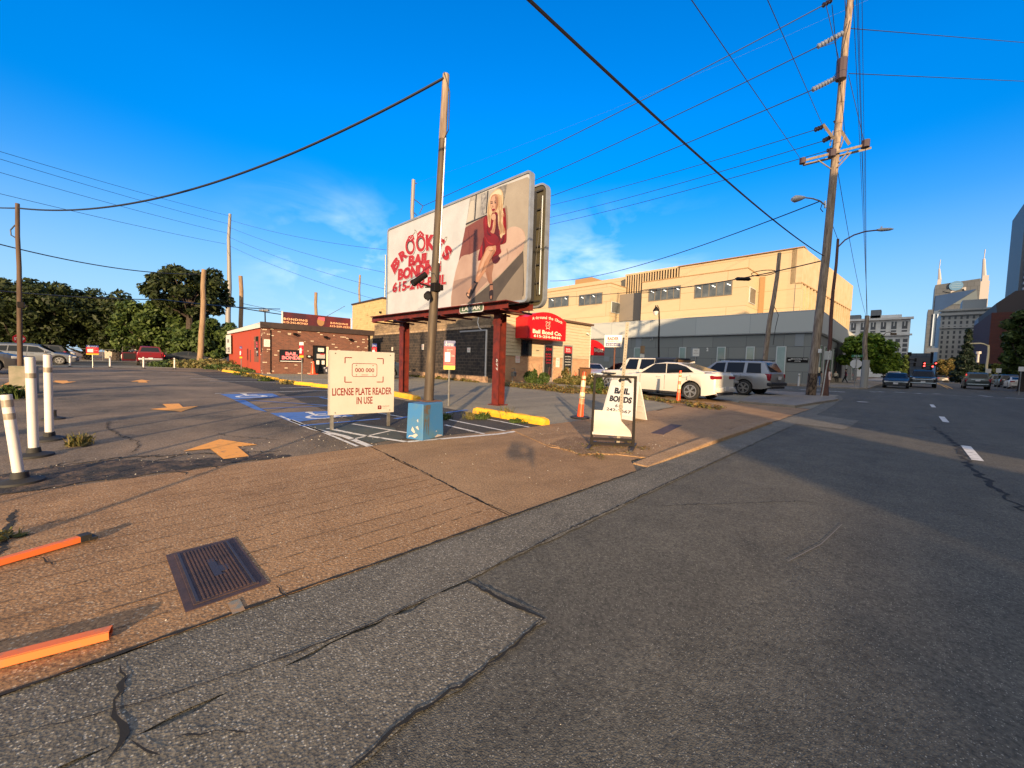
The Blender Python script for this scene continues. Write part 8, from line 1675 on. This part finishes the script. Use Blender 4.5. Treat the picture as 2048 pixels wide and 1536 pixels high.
P = Vector((-63.2, -7.6, 0)); make_car('parked_suv', 'black utility vehicle tail beside the far red payment sign', 'suv', CP['black'], P, R(265), 'cars parked along the far street', False, cat='suv')
P = Vector((-64.0, -8.4, 0)); 
for k, (x, y, m_, lab) in enumerate(((-88, -9, 'white', 'white van roof glimpsed under the trees at far left'), (-90, 0.5, 'white', 'white car glimpsed under the trees left of the trunk'), (-84, 6.0, 'silver', 'silver car glimpsed beyond the black sedan'), (-86, 10.5, 'white', 'white car glimpsed left of the pale wooden pole'))):
    make_car('distant_car', lab, 'suv' if k == 0 else 'wagon', CP[m_], (x, y, 0), R(90), 'cars beyond the tree row', False)
# street: blue sedan and black pickup waiting at the corner, facing us
P = Vector((-0.72, 52.2, 0)); t = make_car('oncoming_sedan', 'dark blue sedan facing the camera at the far kerb corner', 'sedan2', CP['navy'], P, R(-90), 'vehicles at the far corner')
mb = MB(); mb.box((2.385, 0, 0.60), (0.03, 1.25, 0.05), CHROME); mb.build('chrome_bar', t)
P = Vector((1.15, 60.5, 0)); t = make_car('oncoming_pickup', 'black pickup truck facing the camera behind the dark blue sedan', 'pickup', CP['black'], P, R(-90), 'vehicles at the far corner', cat='pickup truck'); mb = MB(); mb.box((2.83, 0, 0.86), (0.03, 1.3, 0.05), CHROME); mb.box((2.84, 0, 0.5), (0.03, 1.8, 0.07), CHROME); mb.build('chrome_bar', t)
c = ray(1951, 765); c = Vector((c.x, c.y, 0)).normalized()*64.5; t = make_car('moving_suv', 'dark utility vehicle driving away in the middle of the street', 'suv', CP['teal'], c, R(89), 'vehicles on the street', cat='suv')
mb = MB(); mb.box((-2.40, 0, 1.0), (0.02, 0.9, 0.05), CHROME); mb.box((-2.44, 0, 0.52), (0.02, 1.4, 0.05), CHROME); mb.build('chrome_bar', t)
# parked row at the right kerb
row = [(9.55, 61.0, 'grey', 'suv', 'dark grey utility vehicle at the extreme right edge of the photo'), (9.5, 67.5, 'teal', 'suv', 'dark green parked car between the white car and the photo edge'), (9.3, 76.0, 'white', 'sedan2', 'white sedan parked in the dark row at right'), (9.4, 84, 'black', 'suv', 'dark parked car directly left of the white sedan at right'), (9.4, 92, 'grey', 'suv', 'grey roofed parked car just right of the moving dark utility vehicle')]
for x, y, m_, kd, lab in row: make_car('kerbside_car', lab, kd, CP[m_], (x, y, 0), R(90), 'cars parked on the right of the street', kd == 'sedan2', cat='car')
for x, y, m_, kd, hd, lab, tl in ((5.2, 122, 'grey', 'sedan2', 90, 'silver car parked left of the conifer with a lit corner', False), (1.5, 132, 'black', 'sedan2', 90, 'black sedan with red tail lights left of the conifer', True), (3.5, 150, 'black', 'suv', -90, 'dark car with headlights on, far down the street', False), (-1.9, 170, 'black', 'suv', 90, 'car with red tail lights under the traffic signals', True), (-4.6, 178, 'silver', 'sedan2', 90, 'pale car at the far left of the junction', False), (0.9, 190, 'red', 'sedan2', 90, 'reddish car with tail lights beyond the signals', True), (-0.9, 215, 'white', 'sedan2', 90, 'white car farthest down the street', True), (-1.4, 82, 'white', 'suv', -90, 'white car behind the black pickup at the left kerb', False)):
    make_car('distant_street_car', lab, kd, CP[m_], (x, y, 0), R(hd), 'distant traffic on the street', False, tl, head_lit=('headlights' in lab))
# ------------------------------------------------------------------ people
def person(label, P, face, H, joints, shirt, legs, shoes, skin, hair, zsplit=(0.53, 0.05), sleeves=0.62, skirt=None, hairlen=0.0, skinlegs=False):
    """joints: dict of named points as fractions of the height: (x forward, y left, z)"""
    t = thing('person', label, 'person', (P[0], P[1], P[2] if len(P) > 2 else 0.1), face)
    J = {'pelvis': (0, 0, .53), 'waist': (0, 0, .60), 'chest': (0.01, 0, .72), 'neck': (0, 0, .83), 'head0': (.005, 0, .875), 'head': (0.01, 0, .93), 'headtop': (0.0, 0, .975),
         'shL': (0, .10, .80), 'elL': (-.02, .13, .63), 'haL': (.02, .13, .47), 'shR': (0, -.10, .80), 'elR': (-.02, -.13, .63), 'haR': (.02, -.13, .47),
         'hipL': (0, .05, .50), 'knL': (.03, .055, .28), 'anL': (0, .055, .05), 'toL': (.06, .06, .02), 'hipR': (0, -.05, .50), 'knR': (.03, -.055, .28), 'anR': (0, -.055, .05), 'toR': (.06, -.06, .02)}
    J.update(joints); RD = {'pelvis': .070, 'waist': .062, 'chest': .072, 'neck': .03, 'head0': .042, 'head': .05, 'headtop': .034, 'shL': .035, 'elL': .024, 'haL': .018, 'shR': .035, 'elR': .024, 'haR': .018, 'hipL': .052, 'knL': .036, 'anL': .024, 'toL': .018, 'hipR': .052, 'knR': .036, 'anR': .024, 'toR': .018}
    names = list(J); E = [('pelvis', 'waist'), ('waist', 'chest'), ('chest', 'neck'), ('neck', 'head0'), ('head0', 'head'), ('head', 'headtop'), ('chest', 'shL'), ('shL', 'elL'), ('elL', 'haL'), ('chest', 'shR'), ('shR', 'elR'), ('elR', 'haR'), ('pelvis', 'hipL'), ('hipL', 'knL'), ('knL', 'anL'), ('anL', 'toL'), ('pelvis', 'hipR'), ('hipR', 'knR'), ('knR', 'anR'), ('anR', 'toR')]
    me = bpy.data.meshes.new('b'); me.from_pydata([tuple(c*H for c in J[k]) for k in names], [(names.index(a), names.index(b)) for a, b in E], [])
    o = bpy.data.objects.new('b', me); COL.objects.link(o); sk = o.modifiers.new('s', 'SKIN'); 
    for i, k in enumerate(names): me.skin_vertices[0].data[i].radius = (RD[k]*H, RD[k]*H*(1.15 if k in ('chest', 'pelvis', 'waist') else 1)); me.skin_vertices[0].data[i].use_root = (k == 'pelvis')
    ss = o.modifiers.new('u', 'SUBSURF'); ss.levels = 1
    dg = bpy.context.evaluated_depsgraph_get(); m2_ = bpy.data.meshes.new_from_object(o.evaluated_get(dg)); bpy.data.objects.remove(o)
    for m in (shirt, legs, shoes, skin): m2_.materials.append(m)
    for p in m2_.polygons:
        c = p.center; z = c.z/H; k = 0
        if z > .835: k = 3
        elif abs(c.y)/H > .105 and z < sleeves: k = 3
        elif z < .045: k = 2
        elif z < zsplit[0]: k = 3 if skinlegs else 1
        p.material_index = k
    m2_.shade_smooth(); m2_.name = 'body'; b = bpy.data.objects.new('body', m2_); COL.objects.link(b); b.parent = t
    mb = MB(); hz = .945*H; mb.ball((-0.012*H, 0, hz), .058*H, hair, 8, (1, .95, 1.0))
    if hairlen: mb.tube([(-.045*H, 0, .93*H), (-.065*H, 0, .86*H), (-.062*H, 0, (.93-hairlen)*H)], .045*H, hair, 8, True, [.05*H, .055*H, .03*H])
    mb.build('hair', t, True)
    if skirt: mb = MB(); mb.lathe([(.075*H, .64*H), (.085*H, .56*H), (.12*H, .40*H), (.125*H, .37*H)], skirt, 16); mb.build('dress_skirt', t, True)
    return t
SKN = mat('skin', (0.45, 0.26, 0.18), 0.6); HB = mat('blonde_hair', (0.62, 0.50, 0.30), 0.6); HBR = mat('brown_hair', (0.10, 0.05, 0.03), 0.6); BLK_ = mat('black_cloth', (0.012, 0.012, 0.015), 0.8); JEAN = mat('blue_denim', (0.06, 0.13, 0.30), 0.8); PINK = mat('pale_pink_cloth', (0.68, 0.55, 0.52), 0.8); PUR = mat('plum_cloth', (0.10, 0.035, 0.07), 0.8)
P = far_pt(1637, 43.2); person('long haired person in black top and blue jeans walking away past the utility pole', P, R(100), 1.70, {'anL': (-.07, .05, .06), 'toL': (-.03, .05, .02), 'knL': (.0, .055, .28)}, BLK_, JEAN, BLK_, SKN, HB, hairlen=.22, sleeves=.70)
P = far_pt(1656.5, 44.5); person('person in a short pale pink dress walking away beside the brown lamp', P, R(95), 1.66, {}, PINK, PINK, SW, SKN, HBR, skirt=PINK, hairlen=.10, skinlegs=True, sleeves=.9)
P = far_pt(1691, 62); person('person in a plum shirt and black trousers striding left along the clinic pavement', P, R(172), 1.78, {'knL': (.08, .05, .29), 'anL': (.16, .05, .05), 'toL': (.21, .05, .03), 'knR': (.0, -.05, .28), 'anR': (-.13, -.05, .07), 'toR': (-.09, -.05, .03), 'elL': (-.07, .12, .64), 'haL': (-.04, .12, .50), 'elR': (.02, -.12, .63), 'haR': (.10, -.12, .52)}, PUR, BLK_, BLK_, SKN, BLK_, sleeves=.5)
P = far_pt(1671, 60); person('person in a pale patterned top sitting in the shade by the clinic entrance', (P.x, P.y, -0.12), R(-60), 1.65, {'knL': (.2, .06, .50), 'anL': (.22, .06, .22), 'toL': (.28, .06, .20), 'knR': (.2, -.06, .50), 'anR': (.22, -.06, .22), 'toR': (.28, -.06, .20), 'hipL': (0, .05, .50), 'hipR': (0, -.05, .50), 'elL': (.05, .12, .64), 'haL': (.14, .08, .56), 'elR': (.05, -.12, .64), 'haR': (.14, -.08, .56)}, mat('pale_print_cloth', (0.45, 0.42, 0.36), 0.8), BLK_, BLK_, SKN, BLK_, zsplit=(.57, .0), sleeves=.66)
t = thing('planter_seat', 'low concrete seat under the person sitting by the clinic entrance', 'bench', (P.x, P.y, 0.1), R(-60)); mb = MB(); mb.bbox((-0.1, 0, 0.27), (0.5, 1.2, 0.54), GREYC, 0.03); mb.build('seat_block', t)
# ------------------------------------------------------------------ trees and weeds
LFD = m_leaf('leaf_dark_green', (0.008, 0.017, 0.005), (0.019, 0.034, 0.009), (0.045, 0.058, 0.016)); LFM = m_leaf('leaf_mid_green', (0.016, 0.036, 0.008), (0.045, 0.080, 0.016), (0.085, 0.12, 0.028)); LFG = m_leaf('leaf_bright_green', (0.03, 0.09, 0.012), (0.07, 0.19, 0.02), (0.22, 0.30, 0.03)); LFC = m_leaf('conifer_green', (0.006, 0.014, 0.009), (0.018, 0.032, 0.018)); LFO = m_leaf('leaf_olive', (0.05, 0.06, 0.015), (0.12, 0.11, 0.03), (0.22, 0.15, 0.05)); LFY = m_leaf('weed_yellow', (0.045, 0.065, 0.014), (0.12, 0.125, 0.035), (0.22, 0.17, 0.065)); LFB = m_leaf('dry_grass', (0.15, 0.075, 0.025), (0.30, 0.17, 0.065), (0.12, 0.13, 0.035))
BARK = mat('bark', (0.060, 0.045, 0.035), 0.95, 0, (0.03, 0.022, 0.018), 6, bs=10, bst=0.8)
def leaves(mb, rs, centres, radii, n, size, m, flat=0.5, up=0.3, elong=1.6, shell=0.35):
    """n small pointed leaf clumps spread through a set of ellipsoids"""
    C = np.array(centres); Rr = np.array(radii); vol = Rr.prod(axis=1); p = vol**0.7; p /= p.sum()
    idx = rs.choice(len(C), n, p=p); u = rs.normal(size=(n, 3)); u /= np.linalg.norm(u, axis=1)[:, None]; rad = rs.uniform(shell**3, 1, n)**(1/3)
    pos = C[idx]+u*Rr[idx]*rad[:, None]
    nrm = u*0.8+rs.normal(size=(n, 3))*0.6; nrm[:, 2] += up; nrm /= np.linalg.norm(nrm, axis=1)[:, None]
    a = np.cross(nrm, rs.normal(size=(n, 3))); a /= np.linalg.norm(a, axis=1)[:, None]; b = np.cross(nrm, a); s = size*rs.uniform(0.5, 1.35, n)[:, None]
    q = np.stack([pos-a*s*elong*0.5, pos-b*s*0.42+a*s*0.05, pos+a*s*elong*0.5-np.array([0, 0, 1])*s*flat*0.4, pos+b*s*0.42+a*s*0.05], axis=1).reshape(-1, 3)
    base = len(mb.v); mb.v += [tuple(x) for x in q]; mb.f += [(base+4*i, base+4*i+1, base+4*i+2, base+4*i+3) for i in range(n)]; mb.mi += [mb._m(m)]*n
def tree(name, label, loc, H, cr, ch, leafm, n, size, seed, nclump=14, group=None, tr=0.2, lean=0, cat='tree', shape='round', trunkvis=0.35, up=0.3, csc=1.0):
    rs = np.random.RandomState(seed); t = thing(name, label, cat, loc, 0, group)
    z0 = H-ch; cz = z0+ch*0.5; cen = []; rad = []; mb = MB()
    mb.tube([(0, 0, 0), (rs.uniform(-.1, .1), rs.uniform(-.1, .1), z0*0.6+0.3), (lean*0.5, 0, z0+ch*0.35), (lean, 0, z0+ch*0.7)], tr, BARK, 8, True, [tr*1.25, tr, tr*0.7, tr*0.25])
    for k in range(nclump):
        if shape == 'cone':
            f = (k+0.5)/nclump; a = k*2.4; rr_ = cr*(1-f)*0.75+0.15; c = (math.cos(a)*rr_*0.5, math.sin(a)*rr_*0.5, z0+ch*f*0.97); r_ = max(0.35, cr*(1-f)*0.72)
            cen.append(c); rad.append((r_, r_, ch/nclump*1.4))
        else:
            a = k*2.399+rs.uniform(-.3, .3); f = (k+0.5)/nclump; zz = -0.85+1.7*f; rr_ = math.sqrt(max(0.05, 1-zz*zz))*rs.uniform(0.45, 0.85)
            c = (math.cos(a)*cr*rr_+lean*f, math.sin(a)*cr*rr_, cz+zz*ch*0.40); r_ = cr*rs.uniform(0.26, 0.42)*csc
            cen.append(c); rad.append((r_, r_, r_*rs.uniform(0.55, 0.8)*min(1.3, ch/(2*cr)+0.3)))
            s0 = (lean*0.4, 0, z0+ch*rs.uniform(0.0, 0.3)); mid = tuple((s0[i]*0.45+c[i]*0.55)-(0.12*ch if i == 2 else 0)*0.3 for i in range(3)); mb.tube([s0, mid, c], tr*0.3, BARK, 5, True, [tr*0.42, tr*0.25, tr*0.07])
    mb.build('trunk', t, True)
    mb = MB(); leaves(mb, rs, cen, rad, n, size, leafm, up=up); 
    if shape != 'cone' and csc > 0.7: leaves(mb, rs, [(lean*0.5, 0, cz)], [(cr*0.62, cr*0.62, ch*0.36)], n//9, size, leafm, up=up)
    mb.build('crown', t); return t
def polar(px, dist): d_ = ray(px, 740); return Vector((d_.x, d_.y, 0)).normalized()*dist
GL = 'trees of the row beyond the far street'
for k, (px, dist, H, cr, n, sd_, lab, lm) in enumerate(((42, 76, 9.6, 5.0, 5200, 1, 'dark broad tree at the left end of the row behind the slim lot pole', LFD), (-20, 95, 8.5, 5.0, 3000, 2, 'dark tree beyond the left edge of the photo', LFD), (112, 74, 9.2, 4.8, 5200, 3, 'dark tree second from the left in the row, above the silver wagon', LFD), (175, 75, 8.7, 4.7, 5200, 4, 'dark tree above the far red payment sign', LFD), (232, 73, 8.4, 4.3, 5000, 5, 'dark tree with thick trunk left of the red pickup', LFD), (288, 68, 7.6, 3.9, 4800, 6, 'mid green tree directly above the red pickup', LFM), (352, 66, 7.4, 4.2, 4800, 7, 'lower mid green tree under the tall spreading one', LFM))):
    tree('street_tree', lab, polar(px, dist), H+1.0, cr, (H+1)*0.93, lm, int(n*1.5), 0.32, sd_, 30, GL, 0.42, csc=0.78)
tree('spreading_tree', 'tall open spreading tree with upswept limbs behind the pale wooden pole', polar(381, 61), 12.3, 4.6, 7.2, LFD, 8500, 0.33, 21, 34, None, 0.36, csc=0.66)
tree('bushy_tree', 'green bushy growth between the pale wooden pole and the orange wall', polar(432, 54), 5.6, 2.4, 5.3, LFM, 4500, 0.33, 22, 14, None, 0.12, cat='bush')
tree('bushy_tree', 'dark bush low behind the black sedan', polar(395, 58), 4.6, 2.8, 4.3, LFM, 3200, 0.36, 23, 12, None, 0.12, cat='bush')
tree('bushy_tree', 'low tree clump at the extreme left beyond the stop sign', polar(12, 105), 5.0, 5.0, 4.6, LFM, 2500, 0.6, 24, 12, None, 0.2, cat='bush')
for k, (px, dist, H, r_, lab) in enumerate(((342, 46.5, 1.2, 1.3, 'weed clump left of the small white post beside the grass'), (372, 45.5, 1.3, 1.4, 'weed clump between the last small white post and the pale wooden pole'), (408, 46, 1.6, 1.3, 'tall weeds around the foot of the pale wooden pole'), (436, 43, 1.7, 1.7, 'leafy weeds left of the orange wall'), (455, 40, 0.9, 1.3, 'low weeds at the corner of the orange wall'), (478, 37, 0.55, 1.1, 'low weeds at the foot of the orange wall'), (500, 35, 0.4, 0.9, 'low weeds by the brick corner'))):
    rs = np.random.RandomState(60+k); P = polar(px, dist); H *= 0.65; t = thing('weed_clump', lab, 'weeds', P, 0, 'weeds at the far end of the lot'); mb = MB(); leaves(mb, rs, [(0, 0, H*0.35), (r_*0.5, 0.3, H*0.25), (-r_*0.5, -0.3, H*0.25)], [(r_, r_, H*0.5)]*3, 1500, 0.16, LFY if k % 2 else LFM, up=0.6, shell=0.0); mb.build('leaves', t)
# street trees down the street
tree('young_street_tree', 'bright green street tree overhanging the stop sign at the far corner', far_pt(1727, 62), 6.4, 2.5, 5.0, LFG, 8000, 0.24, 31, 20, None, 0.16, up=0.7)
tree('young_street_tree', 'yellow green street tree behind the corner tree', far_pt(1768, 86), 5.6, 2.0, 4.8, LFG, 5000, 0.26, 32, 16, None, 0.16, up=0.7)
tree('young_street_tree', 'dark green street tree left of the traffic signal mast', far_pt(1801, 128), 6.6, 1.5, 5.8, LFM, 3000, 0.35, 33, 14, None, 0.18)
tree('conifer', 'tall narrow dark conifer in front of the grey hotel', far_pt(1929, 105), 9.8, 1.9, 9.5, LFC, 8000, 0.32, 34, 26, None, 0.25, shape='cone')
tree('olive_tree', 'rounded olive brown tree left of the dark conifer', far_pt(1890, 125), 5.6, 1.7, 5.0, LFO, 4000, 0.32, 35, 14, None, 0.25)
tree('street_tree', 'dark tree crown behind the olive tree', far_pt(1903, 150), 6.8, 1.8, 6, LFD, 3000, 0.4, 36, 12, None, 0.25)
tree('street_tree', 'low dark trees right of the conifer', far_pt(1953, 130), 4.4, 2.0, 4.1, LFD, 3000, 0.4, 37, 12, None, 0.25)
tree('street_tree', 'large loose green tree at the right edge of the photo', far_pt(2046, 62), 9.0, 1.7, 8.2, LFM, 9000, 0.26, 38, 22, None, 0.25)
tree('street_tree', 'second green tree behind the large one at the right edge', far_pt(2026, 96), 8.0, 1.6, 7.5, LFM, 6000, 0.30, 39, 18, None, 0.25)
tree('street_tree', 'dark low tree behind the parked cars at right', far_pt(2003, 120), 4.6, 2.2, 4.4, LFD, 3500, 0.4, 40, 14, None, 0.25)
# trees across the street behind the camera, their crowns dapple the near roadway
for k, (x, y, H, cr) in enumerate(((15.6, -12.6, 4.35, 1.5), (15.2, -15.6, 4.0, 1.7), (14.8, -19.2, 4.1, 1.9), (14.6, -23.0, 3.9, 1.9))): tree('kerbside_tree', ('small', 'low', 'broad', 'last')[k]+' street tree on the pavement across the street behind the camera', (x, y, 0), H, cr, H*0.75, LFM, 1500, 0.26, 120+k, 12, None, 0.1)
# shrubs and weeds near
def blades(mb, rs, r, H, n, m):
    for k in range(n):
        a = rs.uniform(0, 6.28); q = r*math.sqrt(rs.uniform(0, 1))*0.8; x, y = q*math.cos(a), q*math.sin(a); b = a+rs.uniform(-1, 1); hh = H*rs.uniform(0.5, 1.15); o = hh*rs.uniform(0.1, 0.7); w = hh*0.022+0.002
        p = [(x+o*f*f*math.cos(b), y+o*f*f*math.sin(b), hh*f) for f in (0, 0.55, 1)]; sx_, sy_ = -math.sin(b)*w, math.cos(b)*w
        mb.add([(p[0][0]-sx_, p[0][1]-sy_, 0), (p[0][0]+sx_, p[0][1]+sy_, 0), (p[1][0]+sx_, p[1][1]+sy_, p[1][2]), (p[1][0]-sx_, p[1][1]-sy_, p[1][2]), p[2]], [(0, 1, 2, 3), (3, 2, 4)], m)
def weed(name, label, P, H, r, n, size, m, seed, cat='weeds', group=None, up=0.5):
    rs = np.random.RandomState(seed); t = thing(name, label, cat, P, 0, group); mb = MB()
    for k in range(int(6+r*(8 if cat == 'shrub' else 20))):
        a = rs.uniform(0, 6.28); q = rs.uniform(0.1, 0.9)*r; hh = H*rs.uniform(0.6, 1.0); mb.tube([(q*0.3*math.cos(a), q*0.3*math.sin(a), 0), (q*0.7*math.cos(a), q*0.7*math.sin(a), hh*0.6), (q*math.cos(a), q*math.sin(a), hh)], 0.006, BARK if cat == 'shrub' else m, 4, False)
    mb.build('stems', t); mb = MB(); cs = []; rd = []
    for k in range(9):
        a = rs.uniform(0, 6.28); q = r*rs.uniform(0, 0.85); hh = H*rs.uniform(0.25, 1.0)*(1.1-0.5*q/r); cs.append((q*math.cos(a), q*math.sin(a), hh*0.55)); rd.append((r*rs.uniform(0.15, 0.4), r*rs.uniform(0.15, 0.4), hh*0.5))
    leaves(mb, rs, cs, rd, int(n*(1.2 if cat == 'shrub' else 0.7)), size, m, up=up, shell=0.0, elong=1.7 if cat == 'shrub' else 2.2)
    if cat != 'shrub': blades(mb, rs, r, H, int(n*0.12), m)
    mb.v = [(x, y, max(0.001, z)) for x, y, z in mb.v]; mb.build('leaves', t); return t
weed('shrub', 'dark green shrub against the brick base of the siding house', (-15.9, 18.3, 0), 1.45, 1.1, 5000, 0.10, LFM, 41, 'shrub')
weed('shrub', 'yellow green scrub right of the dark shrub by the siding house', (-15.3, 19.8, 0), 1.0, 1.1, 3500, 0.09, LFY, 42, 'shrub'); weed('shrub', 'leafy scrub in front of the siding house doors', (-13.6, 20.6, 0), 0.75, 1.5, 3500, 0.08, LFY, 43, 'shrub')
weed('shrub', 'dark leafy shrub in front of the white sedan nose', (-9.6, 14.6+0.3, 0), 0.72, 0.55, 2500, 0.07, LFM, 44, 'shrub')
weed('weed_tuft', 'green weed tuft on the broken asphalt beside the white posts', G(158, 890), 0.16, 0.17, 420, 0.035, LFY, 45); weed('weed_tuft', 'tiny yellow weed left of the fallen orange post', G(4, 1080), 0.06, 0.10, 120, 0.03, LFY, 46)
for k, (px, py, H, r_, lab) in enumerate(((890, 838, 0.14, 0.22, 'weeds behind the blue block'), (940, 838, 0.16, 0.20, 'weeds at the left end of the long wheel stop'), (965, 838, 0.18, 0.18, 'small weeds along the left half of the long wheel stop'), (1012, 836, 0.26, 0.22, 'tall weeds in the middle of the long wheel stop'), (1035, 845, 0.10, 0.20, 'low dry weeds below the long wheel stop'), (860, 812, 0.1, 0.2, 'weeds beside the payment sign post'), (812, 792, 0.14, 0.3, 'weeds behind the short wheel stop'))):
    weed('weed_tuft', lab, G(px, py), H, r_, 420, 0.035, LFM if k % 2 == 0 else LFY, 50+k, group='weed tufts among the wheel stops')
weed('weed_tuft', 'weed tuft beside the left lot pole block', G(20, 797), 0.35, 0.6, 700, 0.08, LFM, 58)
for k, (px, py) in enumerate(((515, 757), (535, 762), (498, 753), (480, 750), (570, 768))): weed('weed_tuft', ('weeds between the yellow stops below the orange wall', 'weeds between the yellow stops below the brick corner', 'small weeds by the chipped yellow stops', 'low grass by the farthest yellow stops', 'small weeds left of the white topped payment sign')[k], G(px, py), 0.22, 0.45, 500, 0.06, LFM if k % 2 else LFY, 70+k, group='weed tufts among the wheel stops')
# dry ground cover strip in front of the siding house and under the sedan: nobody could count it
rs = np.random.RandomState(90); mb = MB(); cen = []; rad = []
strip = [G(1020, 772), G(1060, 776), G(1100, 781), G(1150, 786), G(1200, 786), G(1240, 790), G(1290, 798), G(1330, 803), G(1390, 812), G(1415, 818)]
for a, b in zip(strip, strip[1:]):
    for k in range(7):
        c = a.lerp(b, k/7); cen.append((c.x+rs.uniform(-.3, .3), c.y+rs.uniform(-.2, .6), 0.03)); w_ = 0.55 if c.x < -8 else 0.30; rad.append((w_, w_, rs.uniform(0.06, 0.20)*(1.6 if c.x < -9 else 0.6)))
leaves(mb, rs, cen, rad, 9000, 0.075, LFB, up=0.8, shell=0.0); leaves(mb, rs, cen[:40], rad[:40], 2500, 0.07, LFY, up=0.8, shell=0.0)
mb.v = [(x, y, max(0.002, z)) for x, y, z in mb.v]; o = mb.build('dry_grass'); tag(o, 'strip of dry orange brown grass and leaves before the siding house and under the white sedan', 'grass', kind='stuff')
mb = MB(); mb.poly([(q.x, q.y-0.35, 0.004) for q in strip]+[(q.x-0.1, q.y+1.6, 0.004) for q in strip[::-1]], DIRT); struct('dirt_strip', mb)
rs = np.random.RandomState(91); mb = MB(); cen = [(-34+k*0.32, 15.0+rs.uniform(-.25, .1), 0.03) for k in range(50)]; rad = [(0.25, 0.2, rs.uniform(0.05, 0.22)) for _ in cen]; leaves(mb, rs, cen, rad, 2600, 0.08, LFB, up=0.8, shell=0.0); leaves(mb, rs, cen[::4], rad[::4], 900, 0.10, LFM, up=0.8, shell=0.0)
mb.v = [(x, y, max(0.002, z)) for x, y, z in mb.v]; o = mb.build('wall_foot_weeds'); tag(o, 'weeds and dry litter along the foot of the sooty block wall', 'weeds', kind='stuff')
rs = np.random.RandomState(92); mb = MB(); cen = [(-45.5+rs.uniform(-2, 2), rs.uniform(2.5, 8), 0.05) for k in range(60)]; rad = [(0.5, 0.5, rs.uniform(0.05, 0.22)) for _ in cen]; leaves(mb, rs, cen, rad, 5000, 0.14, LFY, up=0.8, shell=0.0); mb.v = [(x, y, max(0.002, z)) for x, y, z in mb.v]; o = mb.build('rough_grass'); tag(o, 'rough yellow green grass at the far end of the lot around the pale pole', 'grass', kind='stuff')
rs = np.random.RandomState(93); mb = MB(); c0 = G(1215, 905); cen = [(-2.95+rs.uniform(-.5, .3), 4.6+rs.uniform(-.3, 1.1), 0.015) for k in range(30)]; rad = [(0.1, 0.1, 0.02)]*30; leaves(mb, rs, cen, rad, 700, 0.022, LFB, up=0.8, shell=0.0); mb.v = [(x, y, max(0.014, z)) for x, y, z in mb.v]; o = mb.build('leaf_litter'); tag(o, 'brown leaf litter around the feet of the black framed sign', 'leaf litter', kind='stuff')
